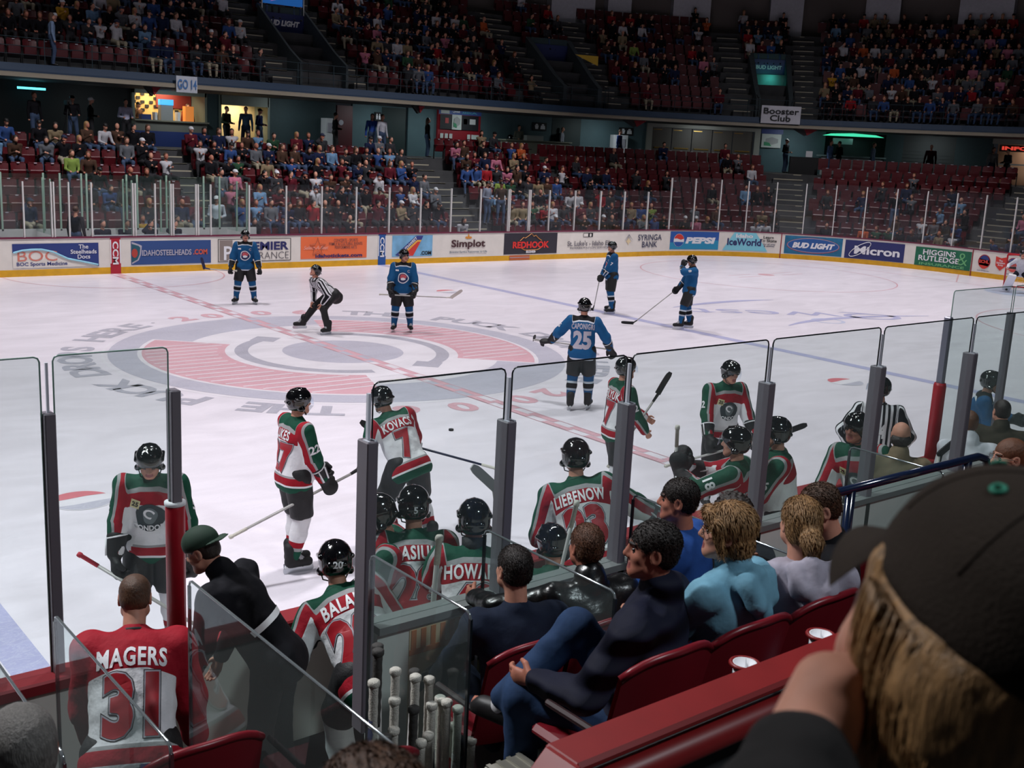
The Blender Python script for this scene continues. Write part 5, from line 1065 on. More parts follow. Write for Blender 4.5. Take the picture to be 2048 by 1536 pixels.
for lv,rows,ais in ((0,LOW,AISL_L),(1,UPR,AISU)):
    for i,(D,z) in enumerate(rows):
        s=-3.0 if lv==0 else -2.5
        send={0:38.5,1:40}[lv]
        while s<send:
            st=.53*s_of(s,D)
            ok=all(not(a-.15*s_of(s,D)*2<s<b+.15*s_of(s,D)*2) for a,b in ais)
            if lv==1 and i<5 and any(a-.3<s<b+.3 for a,b in ((11.1,13.1),(23.4,24.2),(28.15,28.8),(38.5,39.5))): ok=False
            if lv==0 and i==7 and s<16.3: ok=False
            if lv==0 and i>=5 and 14.2<s<17.0: ok=False
            if lv==0 and i>=6 and 28.4<s<29.6: ok=False
            if ok: slots.append([lv,i,s,D,z])
            s+=st
def dens(lv,i,s):
    if lv==0:
        if s<.2: return .3 if i in(5,6) else .12
        if s<4.2: return [.3,.3,.45,.35,.35,.6,.85,0][i]
        if s<8.6: return [.45,.55,.75,.8,.8,.75,.8,0][i]
        if s<14.6: return [.4,.75,.85,.8,.7,.7,.55,0][i]
        if s<21: return [.3,.75,.8,.8,.75,.8,.85,.15][i]
        if s<24.5: return [.5,.6,.45,.4,.3,.3,.2,.1][i]
        if s<28.4: return [.6,.35,.1,.35,.2,.05,.05,.08][i]
        if s<34: return [.55,.4,.3,.2,.12,.03,.0,.0][i]
        return [.6,.7,.75,.75,.7,.4,.3,.05][i]
    if s<4: return [.03,.75,.7,.7,.7,.6,.5,.5,.5][i]
    if s<9.6: return [.45,.5,.55,.75,.75,.75,.7,.7,.7][i]
    if s<13: return [.75,.7,.7,.65,.6,.6,.6,.6,.6][i]
    if s<22: return [.35,.55,.7,.75,.75,.7,.65,.6,.4][i]
    if s<24: return [.5,.3,.4,.5,.4,.3,.15,.05,.05][i]
    if s<28: return [.2,.12,.35,.5,.4,.4,.5,.3,.1][i]
    return [.9,.85,.85,.9,.9,.9,.85,.8,.7][i]
CAMP=Vector((-11.272,-6.305,4.248))
def inview(s,D,z):
    p=PP(s,D,z)-CAMP; d=p.dot(_f); 
    if d<1: return None
    return p.dot(_r2)/d*2241+1024,768-p.dot(_u2)/d*2241,d
occ=[];emp=[]
for q in slots:
    lv,i,s,D,z=q; v=inview(s,D,z+.8)
    if v is None or v[0]<-60 or v[0]>2110 or v[1]<-40: continue
    (occ if rnd.random()<dens(lv,i,s) else emp).append(q+[v[2]])
# ----------------------------------------------------------------- crowd figure kinds
CROWDSHIRT=mat('spectator_top',(120,120,120),.9,spec=.15,objcol=True,noise=.15,nscale=12)
JEANS=mat('jeans',(56,74,104),.85,noise=.2); DKTR=mat('dark_trousers',(28,27,32),.85); KHAKI=mat('khaki_trousers',(150,140,120),.85); SHOEM=mat('dark_shoe',(22,20,22),.5)
def crowdmesh(kind,hair,trm,vx,lo=False):
    if kind=='stand': J=pose(1.72,hands=((-.16,.22,1.05),(.16,.22,1.05)) )
    elif kind=='standpocket': J=pose(1.76,hands=((-.27,.05,.85),(.27,.05,.85)))
    else:
        hb={'lap':((-.12,.3,.62),(.12,.3,.62)),'cross':((.06,.22,.86),(-.06,.2,.82)),'fwd':((-.05,.42,.68),(.06,.42,.7)),'chin':((-.1,.3,.62),(.03,.2,1.08)),'knees':((-.17,.42,.6),(.17,.42,.6)),'cup':((-.1,.3,.64),(.12,.34,.84))}[kind]
        ln={'lap':2,'cross':-4,'fwd':30,'chin':8,'knees':18,'cup':0}[kind]
        J=pose(1.68,ph=.52,pel=(0,0),lean=ln,hands=hb,feet=((-.13,.42),(.14,.46)),kh=((-.2,.6,1),(.2,.6,1)),hy={'lap':15,'cross':-12,'fwd':5,'chin':25,'knees':-8,'cup':10}[kind])
    k=J['H']/1.78; sf,s,sx=J['sf'],J['s'],J['sx']; c=J['head']; u,f,x=J['hu'],J['hf'],J['hx']; R=np.array([x[:],f[:],u[:]]); q=lambda a,b,d:c+x*a+f*b+u*d
    pr=[C(J['pel']-sx*.05,J['pel']+sx*.05,.14*k,m=2,k=.03,fl=.9,ax=sf),C(J['pel']+s*.05,J['waist'],.14*k,m=1,fl=.8,ax=sf,k=.03),C(J['waist'],J['chest'],.14*k,.16*k,m=1,fl=.75,ax=sf,k=.03),C(J['chest']+s*.06-sx*.06,J['chest']+s*.06+sx*.06,.11*k,m=1,k=.03),C(J['S0'],J['S1'],.066*k,m=1,k=.03),C(J['sh'],J['hb'],.058*k,.05*k,m=0,k=.01),
        E(q(0,0,.0),(.073,.088,.105),0,R,k=.01),E(q(0,.06,-.05),(.045,.035,.05),0,R),C(q(0,.085,.01),q(0,.1,-.02),.012,m=0)]
    for i in (0,1):
        pr+=[C(J['S%d'%i],J['E%d'%i],.06*k,.052*k,m=1,k=.02),C(J['E%d'%i],J['W%d'%i],.05*k,.04*k,m=1,k=.02),E(J['W%d'%i]+(J['W%d'%i]-J['E%d'%i]).normalized()*.05,(.04,.045,.04),0,k=.01),
             C(J['hip%d'%i],J['K%d'%i],.092*k,.07*k,m=2,k=.02),C(J['K%d'%i],J['A%d'%i],.068*k,.05*k,m=2,k=.02),C(J['A%d'%i]-Vector((0,0,.02)),J['A%d'%i]+J['fd%d'%i]*.15-Vector((0,0,.04)),.042,.038,m=4,k=.01)]
    if hair in ('short',): pr+=[E(q(0,-.022,.035),(.083,.092,.09),3,R,k=.005)]
    elif hair=='long': pr+=[E(q(0,-.022,.035),(.088,.094,.092),3,R,k=.005),C(q(0,-.05,-.02),q(0,-.06,-.17),.08,.07,m=3,k=.02)]
    elif hair=='cap': pr+=[E(q(0,-.015,.045),(.088,.1,.078),3,R,k=.005),C(q(-.03,.1,.03),q(.03,.1,.03),.045,m=3,fl=.3,ax=u,k=.01)]
    elif hair=='bald': pr+=[E(q(0,-.05,-.01),(.076,.06,.04),3,R,k=.004)]
    V,Q,mi=implicit(pr,vx,.02); return V,Q,mi
KINDS=[('lap','short','dark','jeans'),('cross','short','brown','dark'),('fwd','short','dark','jeans'),('chin','short','black','dark'),('knees','cap','black','jeans'),('lap','long','brown','jeans'),('cross','long','dark','dark'),('cup','long','blond','jeans'),('knees','long','auburn','dark'),('lap','bald','grey','khaki'),('cup','cap','white','dark'),('cross','bald','grey','dark'),('fwd','long','dark','jeans'),('chin','cap','navy','khaki')]
HM={'dark':HAIRS['dark'],'brown':HAIRS['brown'],'black':HAIRS['black'],'blond':HAIRS['blond'],'auburn':HAIRS['auburn'],'grey':HAIRS['grey'],'white':mat('white_cap',(200,200,205),.8),'navy':mat('navy_cap',(28,34,60),.8)}
HW={('short','dark'):'short dark hair',('short','brown'):'short brown hair',('short','black'):'short black hair',('cap','black'):'black cap',('long','brown'):'long brown hair',('long','dark'):'long dark hair',('long','blond'):'long fair hair',('long','auburn'):'long auburn hair',('bald','grey'):'thin grey hair',('cap','white'):'white cap',('cap','navy'):'navy cap'}
TM={'jeans':JEANS,'dark':DKTR,'khaki':KHAKI}
CROWD=[]
for kd,hr,hc,tr in KINDS:
    V,Q,mi=crowdmesh(kd,hr,tr,.026); me=mkmesh('spectator',V,Q,[SKIN if rnd.random()<.6 else SKIN2,CROWDSHIRT,TM[tr],HM[hc],SHOEM],mi); CROWD.append((me,(kd,hr,hc,tr)))
LOWC=[]
for kd,hr,hc,tr in KINDS[:10]:
    V,Q,mi=crowdmesh(kd,hr,tr,.04); LOWC.append((V,Q,mi,(kd,hr,hc,tr)))
SHIRTS=[('black',(20,19,24),30),('dark grey',(48,48,52),14),('grey',(92,94,100),9),('white',(178,176,182),10),('navy blue',(26,34,62),12),('blue',(48,72,122),6),('light blue',(100,132,164),4),('maroon',(84,22,34),7),('red',(140,28,36),4),('brown',(70,50,40),8),('tan',(128,112,88),5),('green',(40,70,50),3),('yellow',(176,130,40),1),('pink',(176,104,126),2),('orange',(176,82,44),1),('lime green',(118,138,66),1)]
SW=[x for x in SHIRTS for _ in range(x[2])]
def place_person(me,meta,s,D,z,shirt,label,group,turn=0,name='spectator'):
    o=bpy.data.objects.new(name,me); COL.objects.link(o); p,n=P2(s,D); o.location=(p.x,p.y,z); o.rotation_euler=(0,0,math.atan2(n.x,-n.y)+turn)
    o.color=lin(shirt[1])+(1,); return tag(o,label,'person',group)
occ.sort(key=lambda q:q[5]); near=occ[:285]; far=occ[285:]
for q in near:
    lv,i,s,D,z,_d=q; me,mt=rnd.choice(CROWD); sh=rnd.choice(SW)
    row=(ORD if lv==0 else ORDU)[i]; st='lower' if lv==0 else 'upper'; ad=adn(s)
    place_person(me,mt,s,D+.02,z,sh,'person in %s top, %s, %s row, %s stand, above %s'%(sh[0],HW[(mt[1],mt[2])],row,st,ad),'spectators in the %s row of the %s stand above %s'%(row,st,ad),turn=rnd.uniform(-.3,.3)-(.35 if s>16 else -.0))
# the several hundred farther spectators
VV=[];QQ=[];MM=[];CC=[];nv=0
for q in far:
    lv,i,s,D,z,_d=q; V,Q,mi,mt=rnd.choice(LOWC); sh=rnd.choice(SW); p,n=P2(s,D+.02); a=math.atan2(n.x,-n.y)+rnd.uniform(-.3,.3)
    W=np.empty_like(V); W[:,0]=V[:,0]*cos(a)-V[:,1]*sin(a)+p.x; W[:,1]=V[:,0]*sin(a)+V[:,1]*cos(a)+p.y; W[:,2]=V[:,2]+z
    pal=np.array([lin((190,134,112)),lin(sh[1]),lin({'jeans':(56,74,104),'dark':(28,27,32),'khaki':(150,140,120)}[mt[3]]),lin({'dark':(38,28,24),'brown':(84,56,38),'black':(20,17,18),'blond':(150,112,70),'auburn':(100,62,40),'grey':(120,116,112),'white':(200,200,205),'navy':(28,34,60)}[mt[2]]),lin((22,20,22))])
    VV.append(W);QQ.append(Q+nv);CC.append(pal[mi]);nv+=len(V)
if VV:
    m=bpy.data.materials.new('distant_clothes'); m.use_nodes=True; a_=m.node_tree.nodes.new('ShaderNodeAttribute'); a_.attribute_name='tint'; b0=m.node_tree.nodes['Principled BSDF']; m.node_tree.links.new(a_.outputs['Color'],b0.inputs['Base Color']); b0.inputs['Roughness'].default_value=.9; b0.inputs['Specular IOR Level'].default_value=.15
    me=mkmesh('distant_spectators',np.concatenate(VV),np.concatenate(QQ),[m]); at=me.attributes.new('tint','FLOAT_COLOR','FACE'); cc=np.concatenate(CC); at.data.foreach_set('color',np.concatenate([cc,np.ones((len(cc),1))],1).astype(np.float32).ravel())
    tag(link('distant_spectators',me),'hundreds of farther seated spectators filling the upper stand','spectators',kind='stuff')
# seats: the nearest 300 stand alone, the rest are one mass
allseats=sorted([(q[5],0,q) for q in emp]+[(q[5]+60,1,q) for q in occ],key=lambda t:t[0])
for n_,(dd,oc,q) in enumerate(allseats[:290]):
    lv,i,s,D,z,_d=q; o=bpy.data.objects.new('folding_seat',SEATME); COL.objects.link(o); p,n=P2(s,D+.27); o.location=(p.x,p.y,z); o.rotation_euler=(0,0,math.atan2(n.x,-n.y)+pi)
    row=(ORD if lv==0 else ORDU)[i]; tag(o,'empty maroon folding seat, %s row, %s stand, above %s'%(row,'lower' if lv==0 else 'upper',adn(s)),'seat','empty maroon seats, %s row of %s stand above %s'%(row,'lower' if lv==0 else 'upper',adn(s)))
co=np.zeros(len(SEATLO.vertices)*3,np.float32); SEATLO.vertices.foreach_get('co',co); co=co.reshape(-1,3); pf=[p.vertices[:] for p in SEATLO.polygons]; pm=np.array([p.material_index for p in SEATLO.polygons]); pf=np.array(pf)
VV=[];QQ=[];MM=[];nv=0
for dd,oc,q in allseats[290:]:
    lv,i,s,D,z,_d=q; p,n=P2(s,D+.27); a=math.atan2(n.x,-n.y)+pi
    W=np.stack([co[:,0]*cos(a)-co[:,1]*sin(a)+p.x,co[:,0]*sin(a)+co[:,1]*cos(a)+p.y,co[:,2]+z],1); VV.append(W);QQ.append(pf+nv);MM.append(pm);nv+=len(co)
tag(link('distant_seats',mkmesh('distant_seats',np.concatenate(VV),np.concatenate(QQ),[SEATM,SEATF,TXG],np.concatenate(MM),smooth=False)),'rows of farther maroon folding seats in both stands','seats',kind='stuff')
# standing people
ST=[]
for kd,hr,hc,tr in (('stand','short','dark','dark'),('standpocket','short','brown','jeans'),('stand','cap','black','jeans'),('standpocket','long','brown','jeans'),('stand','cap','white','dark'),('standpocket','bald','grey','dark')):
    V,Q,mi=crowdmesh(kd,hr,tr,.024); ST.append(mkmesh('standing_spectator',V,Q,[SKIN,CROWDSHIRT,TM[tr],HM[hc],SHOEM],mi))
BL=SHIRTS[0]; WH=('white',(196,200,214)); 
for k_,s,D,z,sh,turn,lab in ((1,.7,9.6,ZF,BL,.4,'camera operator in black with jeans standing in the dark media bay, leftmost'),(2,2.0,9.6,ZF,BL,0,'person in black with a cap standing by a camera tripod under the cyan lamp'),(4,2.9,10.4,ZF,BL,1.2,'person in black with a white cap in profile in the dark media bay'),(0,4.05,10,ZF,('lavender white',(190,190,216)),0,'person in lavender white shirt and black trousers standing left of the food kiosk'),
    (0,8.7,11.5,ZF,('dark green',(50,62,50)),.5,'person in dark green jacket standing right of the food kiosk counter'),(1,9.6,11.6,ZF,('denim',(80,110,140)),-.6,'person in denim shirt and dark vest standing before the cream doorway'),(2,10.3,11.8,ZF,('navy',(30,40,80)),.7,'person in navy with a black cap standing before the cream doorway'),
    (0,13.2,10.6,ZF,BL,1.3,'person in black suit walking past the white drinks cooler'),(1,14.9,9.6,ZF,('white',(190,190,200)),.2,'person in white shirt standing at the maroon door beside a friend in blue'),(3,14.6,9.9,ZF,('blue',(50,80,160)),-.5,'person in blue top standing in front of the maroon door'),(3,18.2,11,ZF,BL,1.2,'person in black top walking right of the dark green doorway'),
    (1,25.1,11,ZF,('blue',(40,66,130)),.8,'person in dark blue shirt standing left of the white drinks cooler by the brown doors'),(0,23.1,12.8,ZF,('grey',(110,110,100)),0,'small person in grey standing behind the white sales counter'),(5,24.1,12.8,ZF,('grey',(150,150,160)),.9,'person in pale grey walking right of the sales counter'),
    (2,28.9,11,ZF,BL,1,'person in black with a cap standing at the map poster'),(1,29.85,10.3,ZF,('pale blue',(110,140,190)),1.1,'person in pale blue shirt leaning at the ticket window table'),(0,30.05,10.6,ZF,BL,-1,'person in black shirt facing the pale blue shirt at the ticket table'),(1,30.75,11.8,ZF,('slate',(90,100,120)),1.4,'person in slate shirt at the right end of the ticket counter'),(5,32.0,10.5,ZF,('dark red',(60,20,28)),0,'person in dark clothes before the roller shutter'),
    (3,33.2,11.2,ZF,('grey',(130,130,130)),.8,'person in grey with long hair at the information window'),(0,33.5,11.2,ZF,('black and white',(60,60,66)),-.7,'person in dark jacket at the information window'),
    (4,4.1,2.2,.4,WH,-.5,'person in white T-shirt and cap standing on the aisle steps behind the penalty box'),(2,16.1,3.6,1.0,('plaid',(120,124,140)),.3,'person in pale checked shirt and cap standing on the aisle above the black advert'),(2,16.65,3.4,1.0,('brown',(60,44,36)),-.4,'person in brown jacket standing on the aisle beside the checked shirt'),
    (1,-.75,.95,.1,BL,2.2,'official in dark suit standing in the penalty box doorway, hand to face'),(3,1.2,9.0,6.05,('pale blue',(120,140,170)),1.4,'person in pale blue top leaning on the balcony rail, far left'),(1,31.9,3.6,1.2,('black',(24,24,28)),.4,'person in black standing in the corner stand above the navy advert')):
    place_person(ST[k_],None,s,D,z,sh,lab,None,turn,name='standing_person')
for s,lab in ((.05,'left'),(.75,'second from left'),(1.45,'third from left'),(2.2,'right')):
    place_person(CROWD[0 if s<1 else 3][0],None,s,1.1,.15,('dark suit',(26,28,40)),'timekeeper in dark suit behind the white booth table, %s of four'%lab,None,0)
place_person(ST[0],None,6.95,13.6,ZF,BL,'kiosk worker in black behind the drinks dispenser',None,0,'standing_person'); place_person(ST[2],None,5.9,13.7,ZF,('brown',(88,62,46)),'kiosk worker in brown at the left end of the food kiosk',None,.6,'standing_person'); place_person(ST[3],None,7.95,13.6,ZF,('maroon',(104,40,34)),'kiosk worker in maroon behind the lit snack case',None,0,'standing_person')
# tripod camera in media bay
t=empty('video_camera',PP(1.75,9.3,ZF),0,'video camera on a thin tripod in the dark media bay','camera'); g=G()
for a in (0,2.1,4.2): g.tube([(0,0,1.3),(.35*cos(a),.35*sin(a),0)],.015,6)
g.build('tripod',TXK,t); g=G(); g.box((0,0,1.45),(.16,.4,.18),0,None,.02); g.tube([(0,-.2,1.45),(0,-.32,1.45)],.05,10); g.build('camera_body',PADB,t)
t=empty('merchandise_table',(0,0,0),0,'dark draped table with a white card left of the ticket window','table'); g=G(); sbox(g,28.95,29.6,9.3,9.9,ZF,ZF+.85,n=2); g.build('drape',TXK,t); g=G(); sbox(g,29.3,29.45,9.4,9.42,ZF+.86,ZF+1.15,n=1); g.build('sign_card',TXW,t)
# goal and goaltender at the right edge
t=empty('hockey_goal',(GX,MY,0),0,'red framed hockey goal with white net at the right edge of the ice','goal'); rp=mat('goal_red',(190,30,40),.4)
g=G(); g.tube([(0,.92,0),(0,.92,1.2),(0,.9,1.24),(0,-.9,1.24),(0,-.92,1.2),(0,-.92,0)],.03,10); g.tube([(0,.9,.03),(.5,1.05,.03),(.95,.8,.03),(1.05,0,.03),(.95,-.8,.03),(.5,-1.05,.03),(0,-.9,.03)],.025,8); g.tube([(0,.9,1.2),(.45,.8,1.2),(.55,0,1.2),(.45,-.8,1.2),(0,-.9,1.2)],.02,8); g.build('goal_frame',rp,t,smooth=True)
top=[(0,.9),(.45,.8),(.55,0),(.45,-.8),(0,-.9)]; bot=[(0,.9),(.75,1.0),(1.05,0),(.75,-1.0),(0,-.9)]
g=G()
def lp(P,q):
    q=q*4; i=min(3,int(q)); f=q-i; return (P[i][0]*(1-f)+P[i+1][0]*f,P[i][1]*(1-f)+P[i+1][1]*f)
for i in range(25):
    q=i/24; a=lp(top,q); b=lp(bot,q); g.tube([(a[0],a[1],1.2),(b[0],b[1],.03)],.003,3,cap=False)
for j in range(1,11): g.tube([(lp(top,i/16)[0]*(j/11)+lp(bot,i/16)[0]*(1-j/11),lp(top,i/16)[1]*(j/11)+lp(bot,i/16)[1]*(1-j/11),.03+1.17*j/11) for i in range(17)],.003,3,cap=False)
for i in range(1,12): y=-.85+1.7*i/12; g.tube([(0,y,1.22),(.5*(1-abs(y)*.15),y*.95,1.2)],.003,3,cap=False)
g.build('net',mat('net_white',(200,200,205),.8),t)
g=G(); g.lathe([(0,0),(.038,0),(.038,.025),(0,.025)],(-1.72,6.82,.003),16); tag(g.build('puck_scrap',TXK,smooth=False),'small black puck lying on the ice below the skater numbered 25','puck')

# ================================================================= NEAR SIDE: bench, glass, seats
DK=mat('dark_concrete',(40,40,42),.85,noise=.2,bump=.2); DKF=mat('bench_rubber_floor',(28,28,30),.9,noise=.2)
FB=.25
g=G(); g.bb((-10.6,-1.78,-.05),(1.2,-.15,FB)); struct(tag(g.build('floor_bench',DKF),'black rubber floor of the player bench'))
g=G(); g.bb((-9.42,-4.1,-.05),(-8.62,-1.8,FB)); struct(tag(g.build('floor_tunnel',DKF),'black rubber floor of the walkway behind the bench'))
PAN=mat('white_panel',(226,228,222),.5,noise=.05)
g=G(); g.bb((-8.47,-1.9,0),(6,-1.8,1.82)); wb=struct(tag(g.build('wall_bench',PAN),'white panelled wall between bench and front row'))
g=G(); g.bb((-8.47,-1.92,1.82),(6,-1.78,1.86)); g.build('wall_cap',mat('panel_cap_grey',(120,122,122),.5),wb)
g=G(); g.bb((-8.6,-1.8,0),(-8.5,-1.7,1.2)); 
def terrace(name,x0,x1,lab):
    g=G(); g.bb((x0,-2.95,0),(x1,-1.91,1.15)); g.bb((x0,-4.06,0),(x1,-2.95,1.58)); struct(tag(g.build(name,DK),lab))
terrace('floor_terrace_right',-8.55,6,'dark concrete steps of the first two rows behind the bench'); terrace('floor_terrace_left',-13,-9.46,'dark concrete steps left of the walkway')
g=G(); g.bb((-13,-4.22,0),(6,-4.1,2.42)); struct(tag(g.build('wall_row_front',mat('dark_parapet',(44,46,48),.8,noise=.15)),'dark parapet under the red rail'))
g=G(); g.bb((-13,-8.5,0),(6,-4.22,2.3)); struct(tag(g.build('floor_upper_near',DK),'dark concrete of the camera rows'))
RAILM=mat('red_rail_paint',(128,26,28),.42,noise=.08)
rr=empty('red_rail',(-9.3,-4.16,2.42),0,'thick dark red painted rail on the parapet in the foreground','railing')
def L_(o,p): return (p[0]-o.location.x,p[1]-o.location.y,p[2]-o.location.z)
g=G(); g.box((4.9,-.02,.12),(9.8,.15,.035),0,None,.012); g.build('rail_top',RAILM,rr)
g=G(); g.tube([(-.14,-.08,-.12),(-.06,-.08,-.02),(.05,-.08,.035),(9.8,-.08,.035)],.048,14); g.build('rail_face',RAILM,rr,smooth=True)
g=G(); g.box((-.06,-.03,.06),(.2,.15,.035),0,Matrix.Rotation(-.75,3,'Y'),.01); g.build('rail_end',RAILM,rr)
# tall glass
NG=hazeglass('near_plexiglass',(.88,.925,.915),.03,(200,214,214)); EDGE=mat('glass_edge_dark',(26,32,36),.15,spec=.8); EDGEB=mat('glass_edge_bright',(150,158,162),.08,spec=1,metal=.6)
PST=mat('grey_steel_post',(112,106,114),.45); CHR=mat('chrome_strip',(205,208,218),.3); REDP=mat('red_post_padding',(170,18,36),.45,noise=.1)
def pane(parent,a,b,z0,z1,axis='x',c=0,name='pane',edge=EDGE,round_=True,th=.009):
    g=G(); r=.03
    if axis=='x': P=lambda x,z,d:(x,c+d,z)
    else: P=lambda x,z,d:(c+d,x,z)
    poly=[(a,z0),(b,z0),(b,z1-r),(b-r*.3,z1-r*.3),(b-r,z1),(a+r,z1),(a+r*.3,z1-r*.3),(a,z1-r)]
    g.prism(poly,P,-th/2,th/2); o=g.build(name,NG,parent)
    g=G(); g.tube([P(x,z,0) for x,z in [(b,z0),(b,z1-r),(b-r*.3,z1-r*.3),(b-r,z1),(a+r,z1),(a+r*.3,z1-r*.3),(a,z1-r),(a,z0)]],th*.55,6); g.build('pane_edge',edge,o,smooth=True); return o
bg=empty('bench_glass',(0,0,0),0,'tall tinted plexiglass screen with grey posts along the back of the bench','rink glass')
BP=[-8.52,-7.67,-6.79,-5.53,-4.29,-3.05,-1.83,-.6,.62,1.85]; YB=-1.85
for i,x in enumerate(BP[:-1]): pane(bg,x+.022,BP[i+1]-.022,1.86,3.1,'x',YB)
for i,x in enumerate(BP):
    g=G(); g.box((x,YB,(1.3+2.82)/2),(.062,.1,2.82-1.3),0,None,.006); o=g.build('post',PST,bg)
    g=G(); g.box((x,YB,2.9),(.016,.02,.3)); g.box((x-.02,YB-.02,2.815),(.012,.05,.02)); g.box((x+.02,YB-.02,2.815),(.012,.05,.02)); g.build('post_clip',CHR,o)
ng=empty('rink_glass',(0,0,0),0,'tinted plexiglass screen on the near boards left of the bench','rink glass')
for a,b in ((-13.3,-12.1),(-12.05,-10.85),(-10.8,-9.51),(-9.44,-8.79)): pane(ng,a,b,1.13,2.985,'x',-.06,edge=mat('glass_edge_pale',(120,150,140),.2))
for x,zt in ((-9.475,2.67),(-10.82,2.67),(-8.76,2.73)):
    g=G(); g.box((x,-.06,(1.13+zt)/2),(.06,.09,zt-1.13),0,None,.006); o=g.build('post',PST,ng); g=G(); g.box((x,-.06,zt+.14),(.014,.016,.28)); 
    if x<-9: g.build('post_strip',CHR,o)
g=G(); g.lathe([(0,1.13),(.058,1.13),(.058,2.0),(.05,2.03),(.046,2.03)],(-8.76,-.06,0),18); o=g.build('padding',REDP,ng,smooth=True); g=G(); g.lathe([(.058,2.015),(.063,2.02),(.063,2.04),(.04,2.045)],(-8.76,-.06,0),18); g.build('padding_collar',TXW,o,smooth=True)
ng=empty('rink_glass',(0,0,0),0,'tinted plexiglass screen on the near boards right of the bench','rink glass')
for a,b in ((-.25,1.0),(1.04,2.25),(2.29,3.5),(3.54,4.8)): pane(ng,a,b,1.13,2.95,'x',-.06,edge=mat('glass_edge_pale',(120,150,140),.2))
g=G(); g.box((-.29,-.06,2.3),(.06,.08,.75),0,None,.01); o=g.build('post',mat('grey_steel_post_light',(130,130,145),.35,metal=.5),ng)
g=G(); g.lathe([(0,1.1),(.066,1.1),(.066,1.93),(.058,1.96),(.03,1.96)],(-.29,-.06,0),18); g.build('padding',REDP,o,smooth=True)
for x in (1.02,2.27,3.52): g=G(); g.box((x,-.06,1.9),(.05,.08,1.5)); g.build('post',PST,ng)
# low glass partitions that run back from the bench between the seats
for i,(x,y0,y1,lab) in enumerate([(-10.3,-1.9,-2.95,'low glass partition at the lower left edge, leftmost'),(-10.0,-1.87,-3.08,'low glass partition left of the goaltender numbered 31'),(-9.4,-1.8,-3.5,'low glass partition between the trainer in the green cap and the walkway'),(-8.55,-1.95,-2.76,'low glass partition behind the stick rack'),(-7.86,-1.95,-2.93,'low glass partition left of the man in the navy jacket'),(-6.75,-1.92,-3.18,'low glass partition crossing in front of the woman in the light blue jacket'),(-4.6,-1.9,-2.62,'low glass partition in front of the bald coach in tan')]):
    t=empty('glass_partition',(0,0,0),0,lab,'glass partition'); pane(t,y1,y0,1.2 if x>-8.6 else (.6 if x>-9.5 else 1.2),2.28,'y',x,edge=EDGEB,th=.011)
    g=G(); 
    for y in (y0,y1): g.box((x,y,1.7),(.012,.016,1.1))
    g.build('edge_strip',EDGE,t)
# blue hand rail
t=empty('hand_rail',(-5.9,-2.6,1.15),0,'glossy dark blue tubular handrail between the fans and the bench glass','railing'); g=G(); g.tube([(0,0,1.17),(1.75,0,1.17),(1.86,0,1.14),(1.92,0,1.03),(1.94,0,.6)],.027,12); g.build('rail',mat('dark_blue_rail',(20,32,58),.15,spec=.8,coat=.5),t,smooth=True)
for x in (.3,1.62): g=G(); g.tube([(x,0,0),(x,0,1.16)],.03,12); g.build('rail_post',MATS['dark_blue_rail'],t,smooth=True)
# writing on the white wall
t=empty('ice_cream_advert',(-8.1,-1.905,1.5),0,'cream and orange ice cream advert on the white wall behind the stick rack','advert'); t.location=(0,0,.06)
f=lambda x,y:(x,-1.906,y)
g=G(); g.bb((-8.28,-1.905,1.1),(-7.86,-1.9,1.74)); g.build('panel',mat('ad_cream',(216,196,160),.6),t)
g=G()
for i in range(7): g.bb((-8.27+i*.06,-1.909,1.63),(-8.24+i*.06,-1.905,1.735))
g.bb((-8.28,-1.909,1.6),(-7.86,-1.905,1.63)); g.build('awning_stripes',mat('ad_peach',(206,130,84),.6),t)
V=[(-8.24,-1.911,1.47),(-8.1,-1.911,1.535),(-7.86,-1.911,1.56),(-7.86,-1.911,1.47),(-8.1,-1.911,1.44),(-8.23,-1.911,1.37)]; g=G(); g.add(V,[tuple(range(6))]); g.build('name_band',mat('ad_dkgreen',(24,34,30),.6),t)
V,F=text2d('Dreyers',.075,.02); V[:,0]*=.33/(V[:,0].max()-V[:,0].min()); link('lettering',mkmesh('lettering',[(-8.05+x,-1.914,1.487+y+x*.2) for x,y in V],F,[mat('ad_cream2',(216,214,190),.6)],smooth=False),t)
t=empty('wall_lettering',(0,0,0),0,'black letters PE on the white wall left of the woman in the light blue jacket','advert'); V,F=text2d('PE',.09,.0); link('lettering',mkmesh('lettering',[(-5.98+x*1.1,-1.906,1.72+y) for x,y in V],F,[TXK],smooth=False),t)
# bench plank
t=empty('player_bench',(-4.5,-1.35,FB),0,'long wooden player bench running behind the boards','bench'); g=G(); g.box((0,0,.45),(7.6,.3,.04),0,None,.01); g.build('plank',mat('bench_wood',(120,92,62),.5,noise=.3),t)
for x in (-3.6,-1.2,1.2,3.6): g=G(); g.box((x,0,.21),(.05,.26,.42)); g.build('leg',DKF,t)
